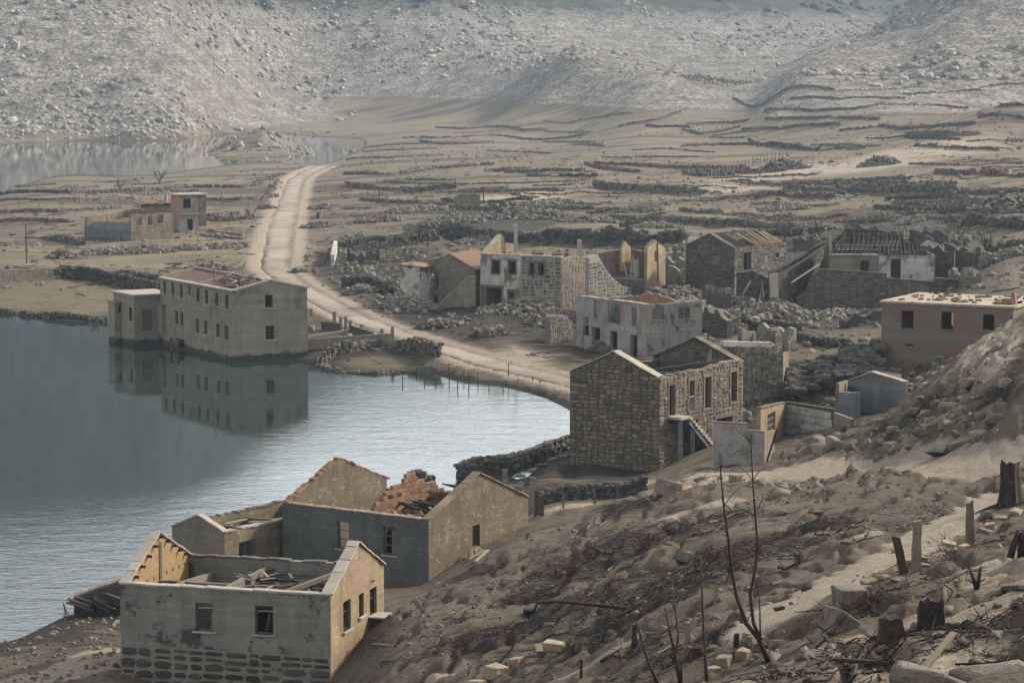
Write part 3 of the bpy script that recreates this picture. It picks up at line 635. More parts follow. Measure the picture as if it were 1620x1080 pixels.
class Wall:
    """a straight wall: p0 and unit direction d in plan, inward normal n, length L, thickness th, foot z0, top profile, openings (s0,s1,zb,zt)"""
    def __init__(s, root, p0, d, nrm, L, z0, prof, ops=(), th=.45, mat='', name='wall', s0=0.0, s1=None, mitre=False):
        s.root = root; s.p0 = np.array([p0[0], p0[1], 0.]); s.d = np.array([d[0], d[1], 0.]); s.n = np.array([nrm[0], nrm[1], 0.]); s.L = L; s.z0 = z0; s.prof = prof; s.th = th
        s.ops = list(ops); s1 = L if s1 is None else s1; s.s0, s.s1 = s0, s1
        cuts = sorted({round(q, 3) for q in [s0, s1] + [p[0] for p in prof] + [q for o in s.ops for q in o[:2]] + ([s0 + th + .02, s1 - th - .02] if mitre else []) if s0 - 1e-6 <= q <= s1 + 1e-6})
        mb = MB()
        for a, b in zip(cuts[:-1], cuts[1:]):
            if b - a < .004: continue
            m = (a + b) / 2; segs = [(z0, None)]
            for o in sorted([o for o in s.ops if o[0] - 1e-4 <= m <= o[1] + 1e-4], key=lambda o: o[2]):
                lo = segs.pop(); 
                if o[2] > lo[0] + .01: segs.append((lo[0], o[2]))
                segs.append((o[3], None))
            for lo, hi in segs:
                ha, hb = (pz(prof, a), pz(prof, b)) if hi is None else (hi, hi)
                if max(ha, hb) <= lo + .01: continue
                ha = max(ha, lo + .005); hb = max(hb, lo + .005)
                A0, B0 = s.at(a, lo), s.at(b, lo); q = s.n * th
                c = [A0, B0, B0 + q, A0 + q, s.at(a, ha), s.at(b, hb), s.at(b, hb) + q, s.at(a, ha) + q]
                if mitre and a <= s0 + 1e-6: c[3] = c[3] + s.d * th; c[7] = c[7] + s.d * th
                if mitre and b >= s1 - 1e-6: c[2] = c[2] - s.d * th; c[6] = c[6] - s.d * th
                if np.cross(s.d, s.n)[2] < 0: c = [c[1], c[0], c[3], c[2], c[5], c[4], c[7], c[6]]
                mb.hexa(c)
        s.obj = mesh(name, mb, mat, root) if mb.f else None
    def at(s, t, z, out=0.0):
        p = s.p0 + s.d * t - s.n * out; return np.array([p[0], p[1], z])
    def px(s, x, y):
        r = ray(x, y); k = ((s.p0 - C0) @ s.n) / (r @ s.n); P = C0 + r * k; return float((P - s.p0) @ s.d), float(P[2])
    def basis(s):
        up = Vector((0, 0, 1)); out = Vector(-s.n); al = up.cross(out); return Matrix((al, up, out)).transposed()
    def rects(s, z0, z1, hh=(.28, .46), ww=(.4, .95), top=True, skip=0.0, gap=.03, lo=None, hi=None):
        """uncoursed rubble: the wall face is split again and again until the pieces have the size of its stones"""
        out = []; a0 = s.s0 if lo is None else lo; a1 = s.s1 if hi is None else hi; cells = []
        def cut(q0, q1, r0, r1):
            w_, h_ = q1 - q0, r1 - r0
            if h_ > hh[1] and (h_ * 1.9 > w_ or w_ < ww[1]): m_ = r0 + h_ * random.uniform(.36, .64); cut(q0, q1, r0, m_); cut(q0, q1, m_, r1)
            elif w_ > ww[1]: m_ = q0 + w_ * random.uniform(.33, .67); cut(q0, m_, r0, r1); cut(m_, q1, r0, r1)
            else: cells.append((q0, q1, r0, r1))
        t = a0
        while t < a1 - .05:                                   # start from big uneven panels so that no course runs through
            e = min(t + random.uniform(1.6, 2.8), a1); e = a1 if a1 - e < .8 else e; z = z0
            while z < z1 - .05:
                f = min(z + random.uniform(1.0, 1.9), z1); f = z1 if z1 - f < .4 else f; cut(t, e, z, f); z = f
            t = e
        for q0, q1, r0, r1 in cells:
            if random.random() < skip: continue
            bad = False
            for o in s.ops:
                if q1 > o[0] - .02 and q0 < o[1] + .02 and r1 > o[2] - .02 and r0 < o[3] + .02:
                    if q0 < o[0] - .15: q1 = o[0] - .02
                    elif q1 > o[1] + .15: q0 = o[1] + .02
                    elif r0 < o[2] - .15: r1 = o[2] - .02
                    elif r1 > o[3] + .15: r0 = o[3] + .02
                    else: bad = True
            if top: r1 = min(r1, pz(s.prof, (q0 + q1) / 2) - .02, pz(s.prof, q0) + .12, pz(s.prof, q1) + .12)
            if bad or q1 - q0 < .12 or r1 - r0 < .09: continue
            out.append((q0 + gap / 2, q1 - gap / 2, r0 + gap / 2, r1 - gap / 2))
        return out
    def stones(s, rects, mat, parent=None, joined=False, depth=.12, proud=.035, name='stone', inside=False):
        B = s.basis(); e = B.to_euler(); parent = parent or s.obj
        if inside: out = Vector(s.n); al = Vector((0, 0, 1)).cross(out); B = Matrix((al, (0, 0, 1), out)).transposed()
        if joined:
            mb = MB(); Bn = np.array(B)
            for a, b, c, d in rects:
                k = CU[random.randrange(len(CU))] * .35 + np.sign(CU[0]) * .5 * .65 if False else None
                hx, hz = (b - a) / 2, (d - c) / 2; dp = proud * random.uniform(.4, 1.5); j = lambda q: random.uniform(-q, q)
                ctr = s.at((a + b) / 2, (c + d) / 2, -s.th if inside else 0); al = Bn[:, 0]; o_ = Bn[:, 2]; f = []
                for X, Z in ((-1, -1), (1, -1), (1, 1), (-1, 1)):
                    f.append(ctr + al * (X * hx * random.uniform(.76, 1.0)) + np.array([0, 0, Z * hz * random.uniform(.72, 1.0)]) )
                kk = len(mb.v); mb.v += [tuple(p - o_ * .05) for p in f] + [tuple(p + o_ * (dp + j(.012)) + (ctr - p) * .14) for p in f]
                for q in ((4, 5, 6, 7), (0, 1, 5, 4), (1, 2, 6, 5), (2, 3, 7, 6), (3, 0, 4, 7)): mb.f.append(tuple(kk + i for i in q))
            o = mesh('stonework', mb, mat, s.root); o['kind'] = 'stuff'; return o
        rot = B.to_euler()
        for a, b, c, d in rects:
            o = bpy.data.objects.new(name, mason_mesh(random.randrange(12), mat)); COL.objects.link(o); o.parent = parent
            w0 = np.array(WORG[parent.name]); dp = depth * random.uniform(.7, 1.3)
            o.location = tuple(s.at((a + b) / 2, (c + d) / 2, (proud * random.uniform(.35, 1.5) - dp / 2) if not inside else -s.th - proud + dp / 2) - w0)
            o.scale = (b - a, d - c, dp); o.rotation_euler = rot
    def window(s, o, frame='wood_grey', sill='concrete_pale', bars=1, depth=.12, fw=.06, name='window', mull=0, sillw=.12, surround=None):
        """frame set into opening o; the sill is a sub-part"""
        a, b, c, d = o; mb = MB(); q = -depth
        if frame:
            yaw = math.atan2(s.d[1], s.d[0])
            for t in (a + fw / 2, b - fw / 2): mb.box(s.at(t, (c + d) / 2, q), fw, .06, d - c, yaw)
            for z in (c + fw / 2, d - fw / 2): mb.box(s.at((a + b) / 2, z, q), b - a - 2 * fw, .055, fw, yaw)
            for k in range(bars): mb.box(s.at((a + b) / 2, c + (d - c) * (k + 1) / (bars + 1) + (.12 if bars == 1 else 0), q), b - a - 2 * fw, .045, .05, yaw)
            for k in range(mull): mb.box(s.at(a + (b - a) * (k + 1) / (mull + 1), (c + d) / 2, q), .05, .05, d - c - 2 * fw, yaw)
            f = mesh(name, mb, frame, s.root)
        else:
            mb.box(s.at((a + b) / 2, d - .03, -s.th / 2), b - a - .01, s.th * .7, .05, math.atan2(s.d[1], s.d[0])); f = mesh(name, mb, sill or 'concrete_pale', s.root)
        if sill:
            m2 = MB(); m2.box(s.at((a + b) / 2, c - .035, sillw / 2 - .06), b - a + .24, sillw + .12, .07, math.atan2(s.d[1], s.d[0])); mesh('sill', m2, sill, f)
        if surround:
            m3 = MB(); yaw = math.atan2(s.d[1], s.d[0]); g = .17
            m3.box(s.at(a - g / 2, (c + d) / 2, -.06), g, .24, d - c, yaw); m3.box(s.at(b + g / 2, (c + d) / 2, -.06), g, .24, d - c, yaw)
            m3.box(s.at((a + b) / 2, d + .13, -.055), b - a + 2.6 * g, .25, .25, yaw); m3.box(s.at((a + b) / 2, c - .08, -.05), b - a + 2 * g, .27, .14, yaw)
            mesh('surround', m3, surround, f)
        return f
    def coping(s, mat, seg=.6, wd=None, h=.09, over=.08, name='coping_stone', s0=None, s1=None, drop=0.0, lift=.0, jit=.02):
        """slabs laid along the wall top, one by one, following its profile"""
        wd = wd or s.th + 2 * over; s0 = s.s0 if s0 is None else s0; s1 = s.s1 if s1 is None else s1; t = s0
        ks = [p[0] for p in s.prof]
        while t < s1 - .05:
            e = min(t + seg * random.uniform(.8, 1.25), s1)
            for k in ks:
                if t + .03 < k < e: e = k
            if e - t < .05: t = e + 1e-3; continue
            if random.random() >= drop:
                A = s.at(t + .008, pz(s.prof, t) + h / 2 + lift + random.uniform(-jit, jit)); B = s.at(e - .008, pz(s.prof, e) + h / 2 + lift + random.uniform(-jit, jit)); off = s.n * (s.th / 2 + random.uniform(-jit, jit))
                beam_obj(name, mat, s.root, A + off, B + off, wd, h)
            t = e
def slab(h, z, mat, name='shade_slab', a=None, b=None, thick=.14):
    """a sagging, uneven slab between the walls; most are added to darken the rooms below"""
    a0, a1 = a or (h.th, h.La - h.th); b0, b1 = b or (h.th, h.Lb - h.th); mb = MB(); nx, ny = 10, 10; top = []
    for j in range(ny + 1):
        for i in range(nx + 1): mb.v.append(tuple(h.P(a0 + (a1 - a0) * i / nx, b0 + (b1 - b0) * j / ny, z + random.uniform(-.12, .12))))
    k = len(mb.v); mb.v += [(x, y, q - thick) for x, y, q in mb.v]
    for j in range(ny):
        for i in range(nx): p = j * (nx + 1) + i; mb.f += [(p, p + nx + 1, p + nx + 2, p + 1), (k + p, k + p + 1, k + p + nx + 2, k + p + nx + 1)]
    return mesh(name, mb, mat, h.root)
class House:
    def __init__(s, name, label, cat, npx, ze, yawA, La, Lb, z0, th=.45, group=None):
        P = atz(npx[0], npx[1], ze); s.N = P[:2]; s.ze = ze; s.z0 = z0; s.La, s.Lb, s.th = La, Lb, th
        s.a = np.array([math.cos(R(yawA)), math.sin(R(yawA))]); s.b = np.array([s.a[1], -s.a[0]]); s.yawA = R(yawA); s.yawB = R(yawA - 90)
        c = s.N + s.a * La / 2 + s.b * Lb / 2; s.root = thing(name, (c[0], c[1], z0), label, cat, group)
    def P(s, a, b, z): q = s.N + s.a * a + s.b * b; return np.array([q[0], q[1], z])
    def geo(s, face):
        N_, a, b, La, Lb = s.N, s.a, s.b, s.La, s.Lb
        return {'L': (N_, a, b, La), 'R': (N_, b, a, Lb), 'F': (N_ + a * La, b, -a, Lb), 'K': (N_ + b * Lb, a, -b, La)}[face]
    def flat(s, face): L = s.geo(face)[3]; return [(0, s.ze), (L, s.ze)]
    def gable(s, face, zr, at=.5): L = s.geo(face)[3]; return [(0, s.ze), (L * at, zr), (L, s.ze)]
    def rect(s, face, q):
        """opening from the photo rectangle q = x0,y0,x1,y1 on that face"""
        p0, d, nn, L = s.geo(face); W = Wall.__new__(Wall); W.p0 = np.array([*p0, 0.]); W.d = np.array([*d, 0.]); W.n = np.array([*nn, 0.])
        xm, ym = (q[0] + q[2]) / 2, (q[1] + q[3]) / 2; s0, s1 = sorted((W.px(q[0], ym)[0], W.px(q[2], ym)[0])); return (s0, s1, W.px(xm, q[3])[1], W.px(xm, q[1])[1])
    def wall(s, face, prof=None, px=(), ops=(), mat='', th=None, name='wall', z0=None):
        p0, d, nn, L = s.geo(face); th = th or s.th; prof = prof or s.flat(face)
        o = [s.rect(face, q) for q in px] + list(ops)
        return Wall(s.root, p0, d, nn, L, s.z0 if z0 is None else z0, prof, o, th, mat, name, 0, L, True)
    def inner(s, along, at, lo, hi, prof, mat, th=.2, ops=(), name='partition'):
        """partition inside: along 'a' or 'b', at the given offset on the other axis"""
        p0 = s.N + (s.b * at if along == 'a' else s.a * at); d, nn = (s.a, s.b) if along == 'a' else (s.b, s.a)
        L = s.La if along == 'a' else s.Lb; return Wall(s.root, p0, d, nn, L, s.z0, prof, ops, th, mat, name, lo, hi)
def jag(s0, s1, z0, z1, step=.5, amp=.3, k=0):
    n_ = max(2, int(abs(s1 - s0) / step)); out = []
    for i in range(n_ + 1):
        t = i / n_; out.append((s0 + (s1 - s0) * t, z0 + (z1 - z0) * t + (random.uniform(-amp, amp) if 0 < i < n_ else 0)))
    return out
# ------------------------------------------------------------------ building materials
simple('plaster_grey', (.20, .195, .18), (.295, .288, .265), .9, bmp=.35, rand=0, patch=(.075, .072, .066), pscale=.8, pth=(.54, .60), streak=.6, tide=.16)
simple('plaster_dark', (.085, .092, .092), (.150, .156, .150), .9, bmp=.3, rand=0, patch=(.20, .20, .185), pscale=1.1, pth=(.63, .70), streak=.5, tide=.16)
simple('plaster_ochre', (.27, .20, .12), (.39, .30, .185), .8, bmp=.35, rand=0, patch=(.46, .39, .27), pscale=1.6, pth=(.60, .68), streak=.45, tide=.16, scrib=.45)
simple('plaster_tan', (.165, .132, .088), (.250, .205, .138), .8, bmp=.35, rand=0, patch=(.40, .37, .30), pscale=2.6, pth=(.575, .66), streak=.5, tide=.16, scrib=.45)
simple('plaster_fawn', (.185, .165, .135), (.255, .228, .188), .7, bmp=.3, rand=0, streak=.5, tide=.16)
simple('plaster_white', (.42, .41, .385), (.62, .61, .58), .8, bmp=.35, rand=0, patch=(.20, .165, .125), pscale=.5, pth=(.52, .60), streak=.5, tide=.16)
simple('plaster_pale', (.28, .285, .275), (.40, .40, .38), .8, bmp=.35, rand=0, patch=(.30, .20, .175), pscale=.35, pth=(.48, .58), streak=.55, tide=.16)
simple('concrete', (.225, .20, .162), (.31, .28, .23), .6, bmp=.25, rand=0, streak=.55, patch=(.145, .125, .10), pscale=.3, pth=(.55, .7), tide=.16, wet=True)
simple('concrete_pale', (.40, .37, .32), (.52, .48, .42), 2.0, bmp=.4, rand=.2)
simple('concrete_blue', (.15, .165, .185), (.235, .25, .27), .9, bmp=.3, rand=0, streak=.4, tide=.16)
simple('mortar', (.20, .185, .155), (.30, .275, .235), 2.5, bmp=.5)
simple('mortar_white', (.24, .225, .19), (.36, .34, .30), 2.5, bmp=.5, rand=0)
simple('mortar_dark', (.075, .068, .058), (.13, .118, .10), 2.5, bmp=.5, rand=0)
simple('stone_warm', (.185, .148, .108), (.325, .268, .20), 3.0, bmp=.9, bd=.05, rand=.55, patch=(.16, .13, .095), pscale=2.0, pth=(.55, .68))
simple('stone_warm_mass', (.195, .160, .118), (.32, .27, .20), 3.0, bmp=.9, bd=.05, rand=.5, island=True)
simple('stone_grey', (.115, .105, .092), (.215, .195, .17), 3.0, bmp=.9, bd=.05, rand=.5)
simple('stone_grey_mass', (.115, .105, .09), (.235, .21, .18), 2.0, bmp=.9, bd=.05, rand=.6, island=True)
simple('stone_dark_mass', (.060, .055, .050), (.150, .138, .120), 2.0, bmp=.9, bd=.05, rand=.65, island=True)
simple('stone_dark', (.070, .066, .064), (.135, .125, .115), 3.0, bmp=.9, bd=.05, rand=.5)
simple('granite', (.20, .178, .145), (.36, .325, .27), 2.6, bmp=.95, bd=.08, rand=.35, patch=(.12, .10, .08), pscale=1.6, pth=(.50, .64))
simple('granite_gold', (.32, .26, .175), (.48, .41, .30), 3.0, bmp=.8, bd=.05, rand=.3)
simple('rock_pale_mass', (.20, .185, .165), (.60, .565, .51), .5, bmp=.9, bd=.3, rand=.55, island=True, fine=4)
simple('rubble_mass', (.15, .135, .115), (.33, .305, .265), 2.5, bmp=.8, bd=.05, rand=.65, island=True)
simple('charred', (.022, .019, .017), (.085, .072, .062), 6.0, bmp=.8, bd=.03, rand=.4)
simple('wood_grey', (.13, .115, .095), (.24, .21, .175), 6.0, bmp=.7, bd=.02, rand=.4)
simple('wood_dark', (.045, .036, .028), (.105, .082, .062), 6.0, bmp=.9, bd=.03, rand=.4)
simple('wood_pale', (.27, .215, .145), (.42, .35, .25), 6.0, bmp=.7, bd=.02, rand=.35)
simple('brick_red', (.27, .145, .09), (.40, .235, .155), 4.0, bmp=.7, rand=.4, patch=(.40, .30, .21), pscale=1.5, pth=(.55, .66))
simple('tile_red', (.22, .125, .09), (.36, .225, .165), 4.0, bmp=.7, rand=.5, patch=(.20, .165, .13), pscale=1.5, pth=(.52, .66))
simple('tile_pale', (.27, .205, .155), (.40, .33, .265), 4.0, bmp=.7, rand=.4, patch=(.33, .20, .14), pscale=1.5, pth=(.58, .68))
simple('roof_rust', (.115, .055, .042), (.19, .095, .07), 1.5, bmp=.6, rand=0, patch=(.29, .245, .195), pscale=.5, pth=(.56, .64))
def brick_mat(name, yaw, c1, c2, mortar, sc=1.0, cover=None, cth=(.45, .55), csc=.5, bands=None):
    """small bricks laid in courses along a wall that runs at the given yaw; cover = old render still on it; bands = heights where render is"""
    c1, c2, mortar = dim(c1), dim(c2), dim(mortar); cover = dim(cover) if cover else None
    m, n, b = nodes(name); tc = N(n, 'TexCoord').outputs['Object']; rot = N(n, 'VectorRotate', rotation_type='Z_AXIS'); n.links.new(tc, rot.inputs['Vector']); rot.inputs['Angle'].default_value = -yaw
    sx = N(n, 'SeparateXYZ'); n.links.new(rot.outputs[0], sx.inputs[0]); cb = N(n, 'CombineXYZ'); n.links.new(sx.outputs[0], cb.inputs[0]); n.links.new(sx.outputs[2], cb.inputs[1])
    br = N(n, 'TexBrick'); n.links.new(cb.outputs[0], br.inputs['Vector']); br.inputs['Color1'].default_value = (*c1, 1); br.inputs['Color2'].default_value = (*c2, 1); br.inputs['Mortar'].default_value = (*mortar, 1)
    br.inputs['Scale'].default_value = sc; br.inputs['Brick Width'].default_value = .27; br.inputs['Row Height'].default_value = .09; br.inputs['Mortar Size'].default_value = .012
    c = br.outputs['Color']; nz = noise(n, scaled(n, tc, (1, 1, 2.2)), csc, 6, .7); c = mix(n, .45, c, ramp(n, noise(n, tc, 6, 4, .7), [(.3, .25), (.7, .8)]), 'OVERLAY')
    if cover:
        f = ramp(n, nz, [(cth[0], 0.), (cth[1], 1.)])
        if bands:
            z = sx.outputs[2]
            for z0, z1 in bands:
                mid, half = (z0 + z1) / 2, (z1 - z0) / 2; d = mth(n, 'ABSOLUTE', mth(n, 'SUBTRACT', mth(n, 'ADD', z, mth(n, 'MULTIPLY', mth(n, 'SUBTRACT', nz, .5), .5)), mid))
                f = mth(n, 'MAXIMUM', f, ramp(n, mth(n, 'SUBTRACT', half + .5, d), [(.47, 0.), (.55, 1.)]))
        c = mix(n, f, c, mix(n, noise(n, tc, 2.5, 5, .6), tuple(.75 * q for q in cover), cover))
    n.links.new(c, b.inputs['Base Color']); b.inputs['Roughness'].default_value = .92; b.inputs['Specular IOR Level'].default_value = .15
    bump(n, b, br.outputs['Fac'], -.5, .02); MAT[name] = m
# ------------------------------------------------------------------ houses, nearest first
RU = random.uniform
def debris(root, pts, mat, size, n, z, spread, name='fallen_slab'):
    for _ in range(n):
        c = random.choice(pts); block(name, mat, root, (c[0] + RU(-spread, spread), c[1] + RU(-spread, spread), z + RU(-.1, .15)), (size * RU(.6, 1.6), size * RU(.4, .9), size * RU(.15, .4)), (RU(-.4, .4), RU(-.4, .4), RU(0, 6)))
# --- A: the nearest house, lower left
h = A = House('roofless_house', 'nearest roofless house, grey front on a dark stone base, ochre gable end', 'house', (523, 942), 5.0, 165, 9.5, 7.3, .9, .32)
brick_mat('brick_gold', h.yawB, (.46, .31, .145), (.36, .235, .11), (.30, .22, .13), 1.0, (.44, .33, .18), (.60, .68), 1.5)
w_ = h.wall('L', None, [(309, 953, 337, 998), (403, 958, 432, 1003)], mat='plaster_grey')
for o in w_.ops: w_.window(o, 'wood_grey', 'concrete_pale', bars=0, depth=.2); 
for o in w_.ops: beam_obj('window_bar', 'concrete_pale', h.root, w_.at(o[0] + .07, o[2] + (o[3] - o[2]) * .80, -.2), w_.at(o[1] - .07, o[2] + (o[3] - o[2]) * .78, -.2), .05)
beam_obj('loose_board', 'wood_grey', h.root, w_.at(w_.ops[1][0] + .45, w_.ops[1][2] + .05, -.5), w_.at(w_.ops[1][0] + .25, w_.ops[1][2] + .95, -.4), .14, .05)
w_.coping('concrete_pale', 1.1, .44, .09, jit=.03)
fd = Wall(h.root, h.N - h.b * .045, h.a, h.b, h.La, h.z0 - 1, [(0, 2.4), (h.La, 2.4)], [h.rect('L', (431, 1056, 446, 1062))], .042, 'mortar', 'foundation')
fd.stones(fd.rects(.7, 2.38, (.30, .50), (.6, 1.25), top=False, gap=.11), 'stone_dark', depth=.14, proud=.05)
wr = h.wall('R', h.gable('R', 6.62), [(543, 949, 555, 996), (568, 938, 575.5, 974), (585, 929, 596, 973)], mat='plaster_ochre')
for i, o in enumerate(wr.ops): wr.window(o, 'wood_dark', 'concrete_pale' if i < 2 else None, bars=1, depth=.16)
wr.coping('concrete_pale', .75, .52, .08, lift=.0)
wf = h.wall('F', h.gable('F', 6.62), mat='brick_gold'); wf.coping('concrete_pale', .7, .46, .08)
niche_shade = Wall(h.root, h.N + h.a * (h.La - .33), h.b, -h.a, h.Lb, 4.3, [(3.55, 6.2), (3.85, 6.2)], (), .02, 'mortar_dark', 'recess_shade', 3.55, 3.85)  # thin dark panel standing in for the shade inside a slot recess
for k in range(9):
    t = .8 + k * .72; beam_obj('rafter_stub', 'wood_dark', h.root, h.P(h.La - .33, t, pz(wf.prof, t) - .16), h.P(h.La - .55, t, pz(wf.prof, t) - .16), .09, .12)
    block('joist_hole_shade', 'charred', h.root, h.P(h.La - .322, t, 4.72), (.02, .12, .16), (0, 0, h.yawA), 0)  # dark plates painted in for the shade of joist holes
wk = h.wall('K', None, mat='plaster_grey'); wk.coping('stone_grey', .5, .4, .07, drop=.1, jit=.03)
h.inner('b', 5.3, .32, 3.9, [(0, 4.75), (7.3, 4.75)], 'plaster_fawn'); h.inner('b', 5.3, 4.7, 6.98, [(0, 4.7), (7.3, 4.7)], 'plaster_fawn')
h.inner('b', 7.9, .32, 6.98, [(0, 4.5), (3, 4.6), (7.3, 4.3)], 'plaster_fawn'); h.inner('a', 3.4, 5.5, 9.1, [(0, 4.55), (9.5, 4.55)], 'plaster_grey'); h.inner('a', 3.6, .32, 5.3, [(0, 4.35), (9.5, 4.35)], 'plaster_dark')
for k in range(24):
    b = .5 + k * .27; beam_obj('charred_joist', 'charred', h.root, h.P(.2, b + RU(-.06, .06), 4.42 + RU(-.05, .05)), h.P(RU(4.3, 5.35), b + RU(-.1, .1), 4.42 + RU(-.1, .05)), .11, .16)
slab(h, 4.12, 'charred', 'dark_ceiling_slab', a=(.34, 5.25), b=(.34, 6.9)); beam_obj('fallen_beam', 'wood_grey', h.root, h.P(2.7, .5, 4.72), h.P(1.9, 6.6, 4.66), .22, .2)  # charred slab added under the joists to darken the interior
for k in range(46):
    c = h.P(RU(.5, 5.6), RU(.5, 6.6), 4.58); t = RU(0, 3); beam_obj('broken_board', random.choice(['wood_grey', 'wood_pale', 'wood_dark']), h.root, c, c + np.array([math.cos(t) * RU(.4, 1.3), math.sin(t) * RU(.4, 1.3), RU(-.05, .12)]), .12, .04)
block('door_step', 'stone_dark', h.root, h.P(-.55, 5.7, 2.75), (.9, .75, .5), (0, 0, h.yawA)); block('door_step', 'concrete_pale', h.root, h.P(-.35, 5.6, 3.05), (.7, 1.2, .08), (0, 0, h.yawA))
# --- C: the larger house behind it, with the slate grey front
h = C = House('roofless_house', 'roofless house with slate grey front wall and scribbled tan gable on the slope', 'house', (678, 823), 4.0, 145.7, 9.6, 9.1, -.4, .34)
w_ = h.wall('L', None, [(533, 825, 552, 868), (606, 833, 625, 878)], mat='plaster_dark')
for o in w_.ops: w_.window(o, 'wood_grey', 'concrete_pale', bars=2, depth=.22, sillw=.04)
w_.coping('tile_pale', .42, .46, .07, jit=.02, name='eave_tile'); 
wr = h.wall('R', h.gable('R', 5.85), [(747.5, 830, 759.5, 864)], mat='plaster_tan')
wr.window(wr.ops[0], 'wood_dark', None, bars=0, name='door_frame'); wr.coping('tile_pale', .38, .5, .08, name='verge_tile', jit=.02)
wf = h.wall('F', [(0, 4.0), (.6, 4.25), (4.5, 5.85), (5.2, 5.6), (9.1, 4.1)], mat='plaster_tan'); wf.coping('brick_red', .3, .36, .10, name='verge_brick', drop=.15, jit=.05)
wk = h.wall('K', [(0, 3.9), (3, 3.9), (3.6, 3.4), (9.6, 3.6)], mat='plaster_tan'); wk.coping('tile_red', .4, .42, .07, drop=.2, jit=.03, name='eave_tile')
zt = [(0, 3.5), (1.0, 3.6), (1.8, 4.1), (3.0, 4.75), (4.3, 5.05), (4.5, 5.45), (5.2, 5.4), (5.5, 4.9), (7.0, 4.75), (7.3, 4.3), (8.4, 4.05), (9.1, 3.5)]
pw = h.inner('b', 4.7, .34, 8.76, [(0, 3.3), (9.1, 3.3)], 'plaster_tan', .2)
for row in range(11):
    z = 3.3 + row * .235; t = .36 + (row % 2) * .2
    while t < 8.7:
        if z + RU(.0, .3) < pz(zt, t + .2) and random.random() > .03: block('brick', 'brick_red', pw.obj, h.P(4.7 + .1 + RU(-.015, .015), t + .2, z + .115), (.2, .395, .222), (0, 0, h.yawA))
        t += .41
h.inner('b', 2.4, .34, 4.0, [(0, 3.2), (9.1, 3.2)], 'plaster_fawn'); h.inner('a', 4.4, .34, 4.7, [(0, 3.3), (4.7, 3.5)], 'plaster_fawn'); h.inner('b', 7.2, .34, 8.7, [(0, 3.1), (9.1, 3.3)], 'plaster_fawn')
for a, b, yw, tl in ((3.4, 2.0, .3, .25), (2.2, 2.6, 0, -.15), (1.4, 3.6, .8, .1), (3.0, 4.4, .2, .2)):
    m_ = block('roof_tile_sheet', 'tile_red', h.root, h.P(a, b, 3.55), (1.7, 1.1, .07), (tl, .18, h.yawA + yw))
for k in range(70): block('broken_tile', random.choice(['tile_red', 'tile_pale', 'brick_red']), h.root, h.P(RU(.5, 4.6), RU(.5, 8.4), 3.45 + RU(0, .3)), (RU(.25, .8), RU(.2, .45), RU(.05, .14)), (RU(-.4, .4), RU(-.4, .4), RU(0, 6)))
for k in range(9):
    c = h.P(RU(.8, 4.2), RU(.8, 7), 3.7 + RU(0, .25)); t = h.yawA + RU(-.5, .5); beam_obj('charred_beam', 'charred', h.root, c, c + np.array([math.cos(t) * RU(1, 2.4), math.sin(t) * RU(1, 2.4), RU(-.3, .3)]), .15, .15)
rf = MB(); rr = 8
for k in range(14):
    a0 = .5 + k * .3; rf.beam(h.P(a0, 9.0, 4.05), h.P(a0 - .1, 7.3, 4.55), .27, .06)
mesh('roof_tile_sheet', rf, 'tile_red', h.root)
for k in range(6): beam_obj('broken_board', 'wood_pale', h.root, h.P(-.3 - k * .18, 3.4 + k * .12, 2.1 + RU(-.05, .1)), h.P(-1.2 - k * .1, 2.2 + k * .3, 1.75 + RU(-.1, .25)), .14, .04)
slab(C, 3.2, 'mortar_dark', 'dark_ceiling_slab', a=(.34, 4.6))
# --- E: lower annexe house at the waterside
h = E_ = House('roofless_house', 'low roofless house with fawn gable tucked between the two nearest houses and the lake', 'house', (355, 843), 3.0, 145.7, 3.6, 9.0, -.5, .3)
w_ = h.wall('L', h.gable('L', 3.78), mat='plaster_fawn'); w_.coping('concrete_pale', .5, .42, .07)
wr = h.wall('R', None, [(378, 855, 405, 887)], mat='plaster_tan'); wr.window(wr.ops[0], 'wood_grey', None, bars=0, mull=1, depth=.18); wr.coping('concrete_pale', .45, .4, .1, name='eave_tile', drop=.08)
h.wall('F', jag(0, 9, 3.0, 3.15, .6, .06), mat='plaster_tan').coping('stone_warm', .4, .34, .07, drop=.2, jit=.03); h.wall('K', None, mat='plaster_fawn')
h.inner('a', 3.2, .3, 3.3, [(0, 2.75), (3.6, 2.6)], 'plaster_dark'); h.inner('a', 5.6, .3, 3.3, [(0, 2.9), (3.6, 2.7)], 'plaster_tan')
for k in range(5): beam_obj('broken_board', 'concrete_pale', h.root, h.P(RU(.6, 3), RU(3, 6), 2.7), h.P(RU(.6, 3), RU(3, 8), 2.75), .16, .06)
# --- D: two-storey stone house
h = D = House('stone_house', 'two-storey roofless granite house with outside stair, standing at the water', 'house', (1043, 598), 6.5, 146.5, 7.0, 11.6, -1.2, .55)
gl = h.wall('L', h.gable('L', 8.05), mat='mortar_dark')
rects = gl.rects(-.6, 8.0, (.21, .40), (.30, .80), gap=.05); rects.sort(key=lambda q: -(q[1] - q[0]) * (q[3] - q[2])); gl.stones(rects[:190], 'stone_warm', depth=.24, proud=.07); used = min(190, len(rects)); gl.stones(rects[190:], 'stone_warm_mass', joined=True, proud=.06)
gl.coping('concrete_pale', .62, .85, .07, over=.2)
doors = [(1058, 609, 1067, 657), (1090, 602, 1098, 649), (1114.5, 596, 1124.5, 645), (1156, 588, 1165, 635), (1087, 664, 1103, 692), (1132, 660, 1158, 690)]
wr = h.wall('R', [(0, 6.5), (4, 6.45), (7, 6.4), (9, 6.6), (11.6, 6.6)], doors, mat='mortar')
